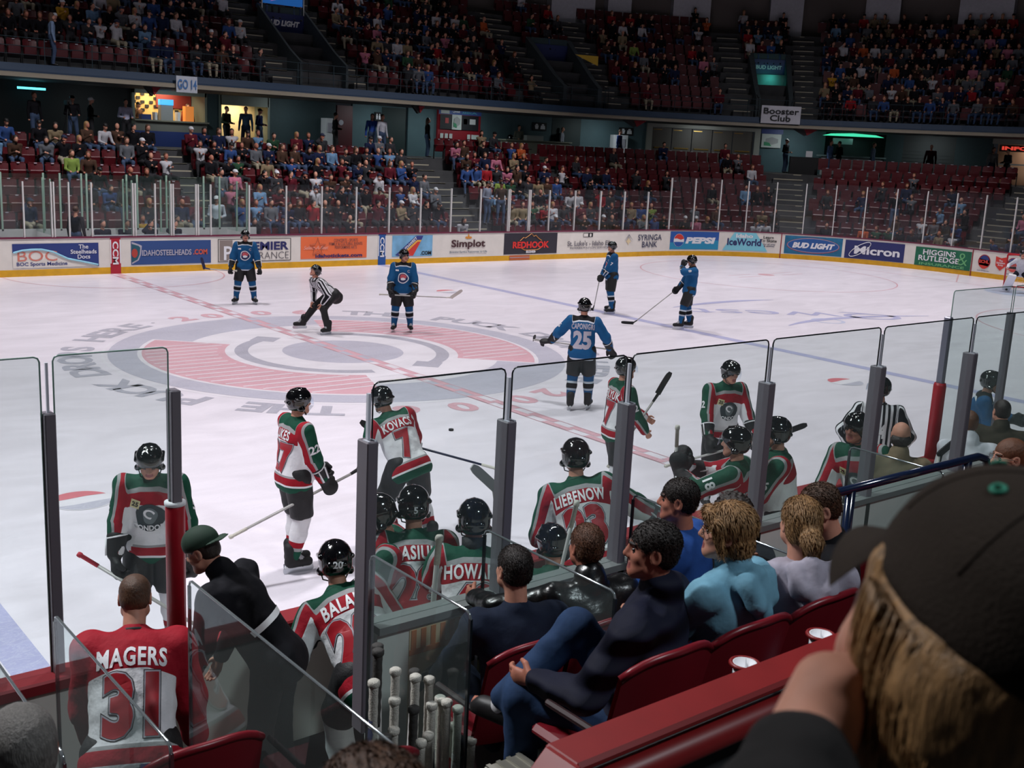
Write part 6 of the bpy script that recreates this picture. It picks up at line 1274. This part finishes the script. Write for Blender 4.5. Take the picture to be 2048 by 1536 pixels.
# near seats
SHELL=mat('near_seat_red',(122,22,34),.35,noise=.06); SHU=mat('near_seat_dark',(44,16,20),.6)
def nearseat(loc,lab,grp):
    t=empty('arena_seat',loc,0,lab,'seat',grp)
    g=G(); 
    def bk(u,v,o): x=(u-.5)*.47; return Vector((x,-.2-.1*v+.06*(2*u-1)**2+o,.42+.5*v-.07*abs(2*u-1)**3*v))
    g.grid(lambda u,v:bk(u,v,0),12,8); g.grid(lambda u,v:bk(1-u,v,-.02),12,8)
    g.tube([bk(u/12,1,-.01) for u in range(13)],.016,8); g.build('seat_back',SHELL,t,smooth=True)
    g=G(); g.box((0,.03,.43),(.44,.42,.05),0,None,.02); g.build('seat_pan',SHELL,t)
    g=G(); g.box((0,-.02,.2),(.06,.3,.4)); g.build('pedestal',SHU,t)
    for s_ in (-1,1): g=G(); g.box((s_*.235,-.02,.6),(.03,.3,.03),0,None,.01); g.build('armrest',SHU,t)
names2=['the man in the navy jacket','the woman in light blue','the person in the grey hoodie','the young man in black']
for i in range(10):
    x=-8.42+i*.47; nearseat((x,-3.52,1.58),('maroon seat under '+names2[i]) if i<4 else 'empty maroon seat in the second row, hidden behind the brown cap','second row seats' if i>=4 else None)
for i in range(9):
    x=-8.2+i*.5; nearseat((x,-2.5,1.15),'maroon seat in the front row behind the bench glass','front row seats behind the bench glass')
for i in range(3): nearseat((-9.75-i*.5,-2.5,1.15),'maroon seat in the front row left of the walkway','front row seats left of the walkway'); nearseat((-9.75-i*.5,-3.52,1.58),'maroon seat in the second row left of the walkway','second row seats left of the walkway')
# cups in holders
for x,lab in ((-8.27,'white paper cup in a red ring holder under the red rail, left one'),(-7.83,'white paper cup in a red ring holder under the red rail, right one')):
    t=empty('paper_cup',(x,-4.0,2.36),0,lab,'cup'); g=G(); g.lathe([(0,0),(.032,0),(.043,.13),(.039,.13),(.03,.01),(0,.01)],(0,0,0),20); g.build('cup',TXW,t,smooth=True); g=G(); g.tube([(.05*cos(a),.05*sin(a),.125) for a in [2*pi*k/18 for k in range(18)]],.008,8,closed=True); g.box((0,-.07,.12),(.03,.06,.02)); g.build('ring_holder',RAILM,t,smooth=True)
    g=G(); g.lathe([(.0385,.05),(.0415,.09)],(0,0,0),20); g.build('printed_band',mat('cup_teal',(110,170,180),.5),t,smooth=True)
# aluminium ledge
g=G(); g.bb((-8.8,-3.75,1.15),(-8.6,-3.2,1.86),0,.01)
for k in range(4): g.bb((-8.79+k*.05,-3.74,1.86),(-8.77+k*.05,-3.21,1.868))
tag(g.build('metal_ledge',mat('brushed_aluminium',(150,148,138),.4,metal=.5)),'brushed metal ledge with ridged top beside the stick rack','ledge')
# sticks in the rack
rk=empty('stick_rack',(-8.7,-2.6,FB),0,'dark metal rack holding the row of upright sticks','rack'); g=G(); g.box((0,-.1,.55),(.66,.03,.05)); g.box((0,.14,.55),(.66,.03,.05)); g.box((0,.02,.06),(.66,.3,.1)); g.build('frame',PADB,rk)
NB_=mat('stick_navy_wrap',(28,34,64),.4); RB_=mat('stick_red_wrap',(160,24,36),.4)
ST_=[(-8.965,2.03,0),(-8.91,2.13,1),(-8.875,2.12,1),(-8.84,1.9,0),(-8.80,2.0,0),(-8.76,1.85,1),(-8.715,1.96,0),(-8.68,1.95,1),(-8.645,1.82,0),(-8.62,1.91,0),(-8.585,1.83,0),(-8.565,1.8,0),(-8.535,1.78,0),(-8.50,1.76,0),(-8.475,1.64,0),(-8.44,1.6,0),(-8.94,1.8,1),(-8.86,1.78,0),(-8.78,1.74,0),(-8.7,1.72,0)]
for k,(x,z,dk) in enumerate(ST_):
    y=-2.6+.06*((k*37)%5-2)/2-(.0 if k<16 else .12); t=empty('hockey_stick',(x,y,FB+.05),0,'upright hockey stick with %s taped grip in the rack'%('dark' if dk else 'white'),'hockey stick','racked sticks with %s taped grips'%('dark' if dk else 'white')); h=z-FB-.05; lx=.05*((k*13)%7-3)/3
    g=G(); g.tube([(lx,0,0),(0,0,h-.02)],.0135,8,flat=1.4); g.build('shaft',[NB_,WOODW,RB_,WOODW][k%4],t,smooth=True)
    g=G(); n=6; L=.34; pts=[(0,0,h-L+i*L/12) for i in range(13)]; g.tube(pts,[.019 if i%2 else .0175 for i in range(13)],10,flat=1.2); g.tube([(0,0,h-.02),(0,0,h-.012),(0,0,h+.006),(0,0,h+.012)],[.02,.026,.026,.018],12); g.build('grip_tape',mat('dark_grip_tape',(60,58,56),.8,bump=.4) if dk else TAPEW,t,smooth=True)

# ================================================================= SKATERS ON THE ICE
def Wp(root,yaw,p): return Vector(root)+rotz(Vector(p),rad(yaw))
def hstick(root,yaw,butt,heel,bd,fd,label,**k): return stick('hockey_stick',Wp(root,yaw,butt),Wp(root,yaw,heel),rotz(Vector(bd),rad(yaw)),rotz(Vector(fd),rad(yaw)),label,**k)
SK=.075
def rt0(J,yaw,top):
    c=rotz(J['head']+J['hu']*.13,rad(yaw)); return (top[0]-c.x,top[1]-c.y,0)
# A alternate captain, far left
r=(.93,19.36,0); y=154
J=pose(1.74,sk=SK,hands=((-.36,.12,.86),(.36,.12,.86)),feet=((-.22,0),(.22,.03)),hy=8,fy=(20,-25)); player(r,y,J,'blue','hockey player in blue jersey facing the camera at far left by the boards',front='blue')
hstick(r,y,(.2,.16,.84),(.95,.2,.88),(.25,0,1),(1,0,0),'stick held out sideways by the blue player at far left',bladecol=mat('blade_blue',(24,30,70),.6))
# B linesman bent over
r=(.59,15.0,0); y=88
lk=dict(ph=.84,pel=(0,-.3),lean=52,sk=SK,feet=((-.25,-.08),(.28,.34)),hp=-44,hy=6,eh=((-.8,-.5,.3),(.8,-.5,.3)),fy=(15,-15))
J=pose(1.76,**lk); J=pose(1.76,hands=tuple(J['K%d'%i]+Vector((0,.03,.1)) for i in (0,1)),**lk); player(r,y,J,'ref','linesman in striped shirt bending with hands on knees near centre ice',gloves=(0,0),curl=(.6,.6),gd=(Vector((0,.6,-1)),Vector((0,.6,-1))))
# C captain
r=(2.37,14.47,0); y=147
J=pose(1.74,sk=SK,hands=((-.3,.24,.9),(.3,.24,.92)),feet=((-.19,0),(.17,.05)),hy=32,fy=(10,-12)); player(r,y,J,'blue','captain in blue jersey facing the camera with a stick held level at the waist',front='blue',gd=(Vector((.3,.4,-1)),Vector((-.3,.4,-1))))
hstick(r,y,(.5,.3,.86),(-1.08,.3,.84),(-.8,0,.6),(.6,0,.8),'stick held level at the waist by the blue captain',bladecol=mat('blade_pale',(200,196,190),.6))
# D blue 7
r=(9.06,14.79,0); y=62
J=pose(1.78,sk=SK,lean=2,hands=((-.1,.3,.92),(.14,.28,.82)),feet=((-.2,0),(.2,-.12)),hy=12); player(r,y,J,'blue','blue player standing on the blue line facing left, hands together in front',sleeve=((0,'7'),),front='blue')
hstick(r,y,(.02,.3,1.0),(.06,.42,.07),(0,1,0),(0,.1,1),'stick held upright in front of the blue player on the blue line')
# E blue, wiping face
r=(9.11,12.1,0); y=52
J=pose(1.72,sk=SK,lean=-6,hands=((-.08,.24,1.52),(.16,.26,.95)),feet=((-.16,.18),(.17,-.1)),hp=15,eh=((-1,.3,-.4),(1,-1,-.3))); player(r,y,J,'blue','blue player with a glove raised to the face, stick reaching down to the left',sleeve=((0,'8'),),gd=(Vector((0,-.2,1)),Vector((0,.6,-.6))),gn=(Vector((.3,-1,0)),None))
hstick(r,y,(.16,.1,1.12),(.1,1.3,.06),(.05,1,.0),(0,0,1),'stick stretched to the ice by the blue player with the raised glove')
# F number 25
r=(.93,6.93,0); y=-47
J=pose(1.76,sk=SK,hands=((-.56,.2,1.06),(.44,.2,1.02)),feet=((-.14,-.05),(.14,.1)),hy=18,eh=((-.8,-.6,-.3),(.9,-.5,-.5)),twist=0); player(r,y,J,'blue','blue player with back turned, numbered 25, arms spread over a stick',back='CAPONIGRI',num='25',sleeve=((0,'25'),),gd=(Vector((-1,.25,-.1)),Vector((.4,.5,-.7))),gn=(Vector((0,.2,-1)),Vector((0,0,-1))))
hstick(r,y,(.5,.26,1.0),(-.84,.26,1.07),(-.1,1,0),(0,0,1),'thin stick held level behind the blue player numbered 25')
# G number 22
r=(-6.3,3.16,0); y=-92
J=pose(1.75,sk=SK,lean=2,hands=((-.12,.36,.9),(.2,.26,.86)),feet=((-.06,.02),(.08,-.04)),hy=-8,fy=(5,-5)); r=rt0(J,y,(-6.224, 3.12)); player(r,y,J,'red','white and red player numbered 22 skating right with a long stick',back='LUKES',num='27',sleeve=((1,'22'),),gd=(Vector((.1,.7,-.6)),Vector((0,.6,-.7))),hair='dark')
hstick(r,y,(.16,-.72,.52),(.14,.66,.99),(-.02,.5,.85),(0,-1,.4),'long stick with dark blade carried by the player numbered 22')
# H leaning back player
r=(-5.62,2.95,0); y=-5
J=pose(1.77,ph=.95,sk=SK,lean=28,side=-14,hands=((-.32,.36,1.0),(.3,.42,.92)),feet=((-.15,0),(.25,-.1)),hy=25,hp=10); r=rt0(J,y,(-5.157, 3.412)); player(r,y,J,'red','white and red player with back turned leaning left over a long stick',back='KOVACS',num='7',sleeve=((0,'7'),))
R_=Vector((.776,-.629,0)); Fv=Vector((.629,.776,0)); b0=Vector(r)+Fv*.25
stick('hockey_stick',b0+R_*.92+Vector((0,0,.86)),b0-R_*.3+Vector((0,0,1.14)),-R_*.75+Vector((0,0,.45)),Vector((0,0,1)),'long stick held by the leaning white and red player',shaftm=NB_)
# I player facing right
r=(-2.2,2.75,0); y=-112
J=pose(1.77,sk=SK,lean=3,hands=((-.1,.4,1.1),(.16,.3,1.0)),feet=((-.12,.1),(.14,-.1)),hy=-6); r=rt0(J,y,(-2.105, 2.849)); player(r,y,J,'red','white and red player facing right with a bare fist raised, behind the second bench post',back='DERLYUK',num='17',sleeve=((1,'2'),),gloves=(0,0),curl=(1.2,1.2))
hstick(r,y,(.05,-.1,.55),(.0,.5,1.42),(0,.45,.9),(0,-1,.4),'stick with blade up carried by the player with a bare fist')
# J number 12
r=(-1.22,1.98,0); y=158
J=pose(1.77,sk=SK,lean=3,hands=((-.3,.26,.98),(.3,.3,.84)),feet=((-.15,0),(.15,.05)),hy=14,hp=14); r=rt0(J,y,(-1.037, 2.147)); player(r,y,J,'red','white and red player numbered 12 looking down to the right',front='red',sleeve=((1,'12'),))
hstick(r,y,(.85,.34,.66),(-.7,.3,1.0),(-.8,0,.3),(.3,0,.9),'pale stick held low by the player numbered 12')
# K referee 54
r=(-.5,.62,0); y=-50
J=pose(1.8,sk=SK,hands=((-.26,-.02,1.02),(.24,.02,1.0)),feet=((-.15,0),(.15,0)),hy=72,eh=((-1,-.3,0),(1,-.3,0))); r=rt0(J,y,(-0.302, 0.661)); player(r,y,J,'ref','referee in striped shirt numbered 54 with hands on hips',gloves=(0,0),num='54',curl=(.4,.4))
# L number 5
r=(-8.2,1.72,0); y=152
J=pose(1.76,sk=SK,lean=6,hands=((-.34,.3,.86),(.27,.22,.9)),feet=((-.15,0),(.15,0)),hp=24,hy=2); r=rt0(J,y,(-8.183, 1.878)); player(r,y,J,'red','white and red player numbered 5 looking down beside the red padded post',front='red',sleeve=((0,'5'),(1,'5')),gd=(None,Vector((-.2,.3,-1))))
hstick(r,y,(.52,.26,.98),(-.75,.5,.2),(-1,0,0),(0,0,1),'stick with red and white butt held by the player numbered 5',grip=mat('red_butt_tape',(180,40,60),.7))
# M blue player at right edge
r=(1.72,.42,0); y=-150
J=pose(1.72,sk=SK,lean=10,hands=((-.2,.45,1.2),(.2,.4,1.05)),feet=((-.15,0),(.15,0))); r=rt0(J,y,(1.794, 0.449)); player(r,y,J,'blue','blue player in profile behind the glass at the right edge')
# goaltender
r=(26.95,13.0,0); y=120
J=pose(1.7,ph=.7,sk=SK,lean=25,hands=((-.4,.4,.8),(.45,.35,.85)),feet=((-.35,.1),(.35,.1)),hp=-15); rt,_=fan(r,y,J,'goaltender in white crouching in front of the goal at the right edge',(210,212,220),(30,30,40),hair=None,vx=.02,headvx=.012)
eqn(J,rt,1.08,False)
for i in (0,1): blob('leg_pad',[BX(J['K%d'%i].lerp(J['A%d'%i],.4)+J['fd%d'%i]*.1,(.14,.06,.36),.05,0,_R((1,0,0),J['K%d'%i]-J['A%d'%i]))],.02,TXW,rt)

# ================================================================= BENCH
def seatp(kw,yaw,top,floor):
    """pose so that the crown of the head is at top and the feet stay on floor"""
    kw=dict(kw); H=kw.pop('H'); ph=kw.pop('ph',None); ph=ph if ph is not None else .53*H+kw.get('sk',0)
    for _ in range(2):
        J=pose(H,ph=ph,**kw); c=J['head']+J['hu']*.125; L=Vector(top)-rotz(c,rad(yaw)); ph+=L.z-floor
    J=pose(H,ph=ph,**kw); c=J['head']+J['hu']*.125; L=Vector(top)-rotz(c,rad(yaw)); L.z=floor
    return J,(L.x,L.y,L.z)
HT=.03
def bplayer(kw,yaw,top,team,label,**k):
    kw.setdefault('sk',SK); kw.setdefault('feet',((-.15,0),(.15,.0))); kw.setdefault('H',1.76)
    J,l=seatp(kw,yaw,(top[0],top[1],top[2]-HT),FB); return player(l,yaw,J,team,label,**k)
bplayer(dict(lean=14,hy=12,hp=12,hands=((-.2,.4,.95),(.25,.4,.95))),52,(-7.6,-.42,2.0),'red','bench player in a visor facing left, behind the tall post',hair='brown')
rt,J=bplayer(dict(lean=24,hands=((-.3,.5,.95),(.3,.5,.95))),-27,(-7.33,-.5,2.05),'red','bench player with helmet numbered 5 and wide green shoulders, back turned',back='BASIUK',num='28',helmno='5',visor=False,sleeve=((0,'28'),))
rt,J=bplayer(dict(lean=16,hands=((-.28,.45,1.0),(.28,.45,1.0))),-33,(-7.17,-.95,2.06),'red','bench player in black neck guard with back turned, right of the tall post',back='HOWARD',num='42',visor=False)
g=G(); g.tube([J['neck']-J['s']*.01,J['neck']+J['s']*.09],.075,16); g.build('neck_guard',PADB,rt,smooth=True)
rt,J=bplayer(dict(lean=42,side=-24,hp=0,hands=((-.35,.45,.9),(.3,.5,.85))),-22,(-7.97,-.6,1.83),'red','bench player numbered 20 hunched over the boards, back turned',back='BALAN',num='20',helmno='20')
bplayer(dict(ph=.6,lean=12,hy=8,hands=((-.2,.4,.75),(.25,.4,.75)),feet=((-.15,.4),(.15,.4)),kh=((-.2,.6,1),(.2,.6,1))),-20,(-6.42,-.85,1.73),'red','seated bench player behind an upright stick, only helmet and shoulders showing',back='McNEIL',num='9',hair='auburn')
rt,J=bplayer(dict(lean=26,side=-16,hy=4,hands=((-.3,.4,1.05),(.62,.35,1.25)),eh=(None,(.6,-.6,-.8)),H=1.8),-38,(-5.85,-.42,2.16),'red','player numbered 23 sitting up against the boards with one glove raised',back='LIEBENOW',num='23',sleeve=((1,'3'),),visor=False,gd=(None,Vector((.6,.3,.8))))
rt,J=bplayer(dict(lean=2,hy=12,hands=((-.15,.45,1.38),(.15,.5,1.36)),eh=((-1,-.2,-.6),(1,-.2,-.6))),26,(-4.2,-.55,2.08),'red','bench player numbered 18 in left profile holding a stick upright',num='18',sleeve=((0,'18'),),gd=(Vector((0,.2,1)),Vector((0,.2,1))))
hy_=rotz(Vector((-.08,.52,0)),rad(26)); 
stick('hockey_stick',Vector((-4.52,-.2,2.02)),Vector((-4.5,-.25,.5)),(0,1,0),(0,0,1),'upright stick with pale grip held by the bench player numbered 18')
bplayer(dict(lean=6,hy=6,hands=((-.2,.4,.95),(.2,.4,.95))),40,(-3.75,-.6,2.12),'red','bench player numbered 6 in a visor facing left, behind the fourth post',sleeve=((0,'6'),),front='red')
bplayer(dict(lean=16,side=10,hy=-8,hands=((-.4,.25,1.0),(.35,.35,.9))),98,(-3.12,-.95,2.16),'red','bearded bench player turned toward the camera with mouth open',front='red',skin=SKIN2)
J,l=seatp(dict(H=1.76,lean=5,hands=((-.2,.3,.9),(.2,.3,.9)),feet=((-.14,0),(.14,0))),-52,(-2.95,-1.28,2.13),FB); fan(l,-52,J,'balding coach in tan shirt standing at the back of the bench',(128,112,90),(40,38,40),('fringe','dark'),collar=1)
J,l=seatp(dict(H=1.74,lean=18,hy=25,hands=((-.2,.3,.9),(.2,.3,.9)),feet=((-.14,0),(.14,0))),-50,(-1.75,-1.2,2.08),FB); fan(l,-50,J,'man in white shirt with short reddish hair leaning at the right end of the bench',(205,206,214),(30,30,60),('short','auburn'),collar=1)
J,l=seatp(dict(H=1.76,lean=12,hy=30,hands=((-.2,.4,1.1),(.2,.4,1.1)),feet=((-.14,0),(.14,0))),-70,(-.75,-1.0,2.03),FB); fan(l,-70,J,'man in olive brown jacket leaning at the right end of the bench',(58,54,44),(30,30,40),('short','dark'),collar=1,bulk=1.15)
stick('hockey_stick',Vector((-2.3,-1.3,1.0)),Vector((-2.25,-1.25,1.72)),(.75,-.2,.6),(-.6,0,.8),'dark taped stick blade raised beside the man in the white shirt')
stick('hockey_stick',Vector((-6.62,-1.3,2.03)),Vector((-6.75,-1.1,.6)),(0,1,0),(0,0,1),'upright stick with white taped grip beside the seated bench player')
stick('hockey_stick',Vector((-7.72,-1.35,2.02)),Vector((-7.7,-1.2,.6)),(0,1,0),(0,0,1),'upright stick with pale grip behind the player numbered 5 helmet')
stick('hockey_stick',Vector((-6.35,-.25,.55)),Vector((-6.42,-.22,1.78)),(-.6,.0,.55),(.5,0,.8),'pale wide blade and shaft standing on end behind the player in the neck guard',bladecol=mat('blade_grey',(150,150,150),.6))
# goaltender backup and trainer
J,l=seatp(dict(H=1.78,lean=34,hp=14,hands=((-.2,.36,.95),(.3,.34,.85)),feet=((-.15,0),(.15,0))),-24,(-9.38,-1.08,2.06),FB)
player(l,-24,J,'goalie','bareheaded player numbered 31 in red and white jersey, back turned',name='hockey_player',back='MAGERS',num='31',helmet=False,gloves=(0,0)); hp=COL.objects; 
rt=[o for o in COL.objects if o.get('label','').startswith('bareheaded player')][0]; hairpiece(J,rt,'short','brown')
for (x,z,m_,w_) in ((.1,-.13,NAVY,.05),(.07,-.15,mat('orange_patch',(200,110,40),.6),.03)):
    j=[o for o in rt.children if o.name.startswith('jersey')][0]; decal('hem_badge',j,np.array([(-w_,-w_),(w_,-w_),(w_,w_),(-w_,w_)]),[(0,1,2,3)],m_,J,x,z,-1,.008,j)
J,l=seatp(dict(H=1.76,lean=38,hp=14,hy=4,hands=((-.1,.5,.9),(.2,.5,.8)),feet=((-.15,0),(.15,0))),38,(-8.93,-.72,2.09),FB); rt,_=fan(l,38,J,'trainer in black jacket and dark green cap bending to the left',(20,20,26),(24,24,28),('short','dark'),collar=1,cap=((26,52,38),'back'),bulk=1.1)
j=[o for o in rt.children if o.name.startswith('jacket')][0]
decal('white_stripe',j,np.array([(-.16+i*.04,s_*.018) for i in range(9) for s_ in (-1,1)]),[(2*i,2*i+2,2*i+3,2*i+1) for i in range(8)],TXW,J,.0,.2,-1,.006,j,rot=.1)
# ================================================================= FANS BEHIND THE BENCH
SIT=dict(ph=.5,feet=((-.14,.42),(.14,.45)),kh=((-.2,.6,1),(.2,.6,1)))
def sitter(yaw,top,floor,label,topc,tr,kw,**k):
    q=dict(SIT); q['H']=1.76; q.update(kw); J,l=seatp(q,yaw,top,floor); return fan(l,yaw,J,label,topc,tr,**k)
def puffer(name,c):
    m=mat(name,c,.75,spec=.2,noise=.15,nscale=6); nt=m.node_tree; b=nt.nodes['Principled BSDF']; w_=nt.nodes.new('ShaderNodeTexWave'); w_.bands_direction='Z'; w_.inputs['Scale'].default_value=2.2; w_.inputs['Distortion'].default_value=1.2; tc=nt.nodes.new('ShaderNodeTexCoord'); nt.links.new(tc.outputs['Object'],w_.inputs['Vector']); bp=nt.nodes.new('ShaderNodeBump'); bp.inputs['Distance'].default_value=.05; bp.inputs['Strength'].default_value=.8; nt.links.new(w_.outputs['Fac'],bp.inputs['Height']); nt.links.new(bp.outputs[0],b.inputs['Normal']); return m
_,SOCKJ=sitter(24,(-8.27,-3.52,2.88),1.58,'man in quilted navy jacket and jeans looking left with crossed legs',(22,24,42),(44,66,100),dict(lean=-4,hy=24,hands=((-.22,.36,.62),(.12,.3,.66)),feet=((-.12,.44),(-.12,.52)),fz=(0,.34),kh=((-.2,.6,1),(.1,.4,1.4)),H=1.82),hair=('short','dark'),topm=puffer('navy_puffer_cloth',(22,24,42)),collar=1,bulk=1.14,skin=SKIN2,headvx=.0045,wr=(.006,11))
for o_ in [o for o in COL.objects if str(o.get('label','')).startswith('man in quilted navy')]: blob('sock',[C(SOCKJ['K1'].lerp(SOCKJ['A1'],.86),SOCKJ['A1']+SOCKJ['fd1']*.02,.052,.05,0)],.009,TXW,o_,wr=(.002,30))
sitter(-14,(-7.64,-2.48,2.44),1.15,'man in black leather jacket with cropped auburn hair, back turned',(20,20,22),(40,40,48),dict(lean=10,hands=((-.42,.52,.8),(.2,.4,.7)),eh=((-1,-.3,-.2),None)),hair=('short','auburn'),topm=mat('black_leather',(18,18,20),.3,spec=.6,bump=.6,bscale=16),collar=1,bulk=1.12,skin=SKIN2,headvx=.0045)
sitter(-16,(-8.07,-2.45,2.4),1.15,'dark haired man in dark navy shirt, back turned, hand by the sticks',(26,34,52),(40,50,70),dict(lean=6,hy=6,hands=((-.26,.5,.38),(.2,.4,.62)),eh=((-.25,-.4,-1),None),H=1.8),hair=('short','dark'),bulk=1.05,headvx=.0045)
sitter(8,(-7.88,-3.55,2.89),1.58,'woman in light blue hooded jacket with glasses and streaked fair hair',(112,160,182),(50,60,90),dict(lean=2,hy=32,hp=-2,H=1.68,hands=((-.1,.4,.7),(.15,.4,.7))),hair=('bob','blond'),hood=True,collar=1,glasses=True,headvx=.0045,bulk=1.08,wr=(.007,13))
sitter(-30,(-7.45,-3.58,2.86),1.58,'person with fair ponytail in a pale grey hooded sweatshirt, back turned',(168,162,176),(60,70,100),dict(lean=8,hy=0,H=1.7,hands=((-.1,.4,.7),(.15,.4,.7))),hair=('pony','blond'),hood=True,headvx=.0045,wr=(.006,13))
sitter(40,(-7.02,-3.32,2.77),1.58,'young man in black with short brown hair bowing his head beside the ponytail',(18,18,22),(40,40,50),dict(lean=8,hy=15,hp=18,H=1.72,hands=((-.1,.4,.7),(.15,.4,.7))),hair=('short','brown'),headvx=.0045)
sitter(26,(-7.06,-2.54,2.6),1.15,'broad man in blue sweatshirt with short dark hair in left profile',(38,74,140),(60,60,60),dict(lean=4,hy=12,H=1.86,hands=((-.2,.4,.7),(.15,.4,.7))),hair=('short','dark'),bulk=1.15,skin=SKIN2,headvx=.005)
sitter(-20,(-6.72,-2.62,2.47),1.15,'person with curly dark hair seated in front of the woman in light blue',(40,40,46),(40,40,50),dict(lean=4,H=1.68,hands=((-.1,.4,.7),(.15,.4,.7))),hair=('curly','dark'))
sitter(46,(-4.95,-3.2,2.7),1.5,'man in tan jacket with glasses and brown hair in left profile at the right edge',(122,108,84),(60,60,70),dict(lean=6,hy=10,hands=((-.15,.4,.75),(.15,.4,.7))),hair=('short','auburn'),glasses=True,collar=1,bulk=1.1)
sitter(0,(-10.62,-3.72,2.9),1.58,'grey haired man at the lower left edge, only the crown of the head showing',(90,80,70),(50,50,60),dict(),hair=('short','grey'),skin=SKIN2)
sitter(0,(-10.56,-5.18,3.475),2.3,'brown haired person just below the camera, only the crown showing',(40,40,44),(40,40,50),dict(H=1.7),hair=('short','brown'),headvx=.0045)
# ================================================================= MAN IN THE BROWN CAP
q=dict(SIT); q.update(H=1.8,lean=4,hy=0,hp=-14,ht=22,hands=((-.105,.2,1.0),(.2,.42,.6)),eh=((-.6,.0,-1),None))
yaw=-30; top=(-10.40,-5.92,3.985); WR=(-10.525,-5.82,3.827); EL=(-10.70,-5.89,3.745)
J=pose(ph=.5,**{k:v for k,v in q.items() if k!='ph'}); c=J['head']+J['hu']*.125; L=Vector(top)-rotz(c,rad(yaw))
u,f_,x_=J['hu'],J['hf'],J['hx']; hc=J['head']; qq=lambda a,b,d:hc+x_*a+f_*b+u*d
# left fist pressed against the cheek, elbow out to the left on the knee
W0=rotz(Vector(WR)-L,-rad(yaw)); Ee=rotz(Vector(EL)-L,-rad(yaw)); J['W0']=Ee.lerp(W0,.5); J['E0']=Ee
rt,_=fan(L[:],yaw,J,'man in a dark brown cap resting his cheek on his fist, close at lower right',(34,32,32),(70,90,130),hair=None,headvx=.004,bulk=.95,hands=(0,1),collar=0)
wx=lambda v:rotz(Vector(v),-rad(yaw))
blob('fist',[C(Ee,W0,.045,.031,0,fl=.85,ax=wx((0,0,1)))]+handprims(W0,wx((.85,.45,-.3)),wx((.35,-.5,-.8)),1.02,.75,-1,0),.0045,SKIN,rt,k=.012)
blob('cuff',[C(Ee.lerp(W0,.38),Ee.lerp(W0,.5),.052,.05,0)],.005,mat('cloth_34_32_32',(34,32,32),.85),rt,wr=(.003,25))
R=np.array([x_[:],f_[:],u[:]]); CAPM=mat('brown_cap_cloth',(50,42,36),.85,spec=.15,noise=.12,nscale=30,bump=.25,bscale=300)
cp=blob('cap',[E(qq(0,-.012,.05),(.094,.116,.1),0,R),E(qq(0,-.02,.03),(.09,.112,.05),0,R),BX(qq(0,0,-.07),(.25,.25,.085),.01,0,R,k=.006,op='-')],.005,CAPM,rt,k=.02)
g=G()
def brim(a,b,o):
    an=rad(-68+136*a); r_=.1+.075*b*(cos(an)**.4 if cos(an)>0 else 0); return qq(sin(an)*(.09-.0*b),.0+cos(an)*(.095+.08*b),.022-.02*b-.03*sin(an)**2*b-.012*b*b+o)
g.grid(lambda a,b:brim(a,b,0),20,6); g.grid(lambda a,b:brim(1-a,b,-.004),20,6); g.build('cap_brim',CAPM,cp,smooth=True)
gm=mat('green_eyelet',(28,130,104),.6)
bv=BVHTree.FromPolygons([v.co for v in cp.data.vertices],[p.vertices[:] for p in cp.data.polygons])
def oncap(az,el,off=.001):
    d=x_*(sin(rad(az))*cos(rad(el)))+f_*(cos(rad(az))*cos(rad(el)))+u*sin(rad(el)); o=qq(0,-.012,.045); h=bv.ray_cast(o+d*.4,-d); return (h[0]+d*off if h[0] else o+d*.1),d
for az in (30,90,150,210,270,330):
    p,d=oncap(az,52); g=G(); t1=d.orthogonal().normalized(); t2=d.cross(t1); g.tube([p+(t1*cos(a)+t2*sin(a))*.0052 for a in [2*pi*k/12 for k in range(12)]],.002,6,closed=True); g.build('eyelet',gm,cp,smooth=True)
p,d=oncap(0,89.5); g=G(); g.lathe([(0,.005),(.006,.004),(.009,.0),(0,-.001)],p,16,R=Matrix((d.orthogonal().normalized(),d.cross(d.orthogonal().normalized()),d)).transposed()); g.build('top_button',gm,cp,smooth=True)
for az in (0,60,120,180,240,300):
    g=G(); g.tube([oncap(az,e,.0002)[0] for e in range(12,90,6)],.0013,5); g.build('cap_seam',CAPM,cp,smooth=True)
p,d=oncap(180,8,.002); V,F=text2d('U',.022,.03); link('cap_mark',mkmesh('cap_mark',[(p+x_*a+u*b_)[:] for a,b_ in V],F,[TXG],smooth=False),cp)
# long fair hair as strands falling from under the cap
hb=blob('hair',[E(qq(0,-.035,.0),(.088,.092,.075),0,R),C(qq(0,-.055,-.02),qq(0,-.055,-.05)-Vector((0,0,.12)),.08,.07,k=.03),C(qq(-.07,.02,.02),qq(-.078,.0,-.02)-Vector((0,0,.13)),.024,.02,k=.02),C(qq(.07,.0,0),qq(.075,-.01,-.02)-Vector((0,0,.1)),.028,.022,k=.02),E(qq(0,.12,-.06),(.07,.09,.12),0,R,k=.01,op='-')],.006,HAIRS['blond'],rt,k=.02,wr=(.001,60))
g=G(); rs=random.Random(3)
for k in range(1100):
    az=rs.uniform(75,285); el=rs.uniform(-12,6); d=x_*sin(rad(az))+f_*cos(rad(az)); p=qq(0,-.015,.01)+d*(.088+rs.uniform(0,.012)); ln=rs.uniform(.1,.2); w1=rs.uniform(-.5,.5); pts=[]
    for t_ in range(7):
        q_=t_/6; pts.append(p-Vector((0,0,1))*(ln*q_)+d*(.012*sin(q_*3+w1)*1.0)+x_*rs.uniform(-.001,.001)+(u.cross(d))*(.007*sin(q_*4+w1*6)))
    g.tube(pts,[.0013*(1-.6*t_/6) for t_ in range(7)],4)
g.build('hair_strands',HAIRS['blond'],hb,smooth=True)
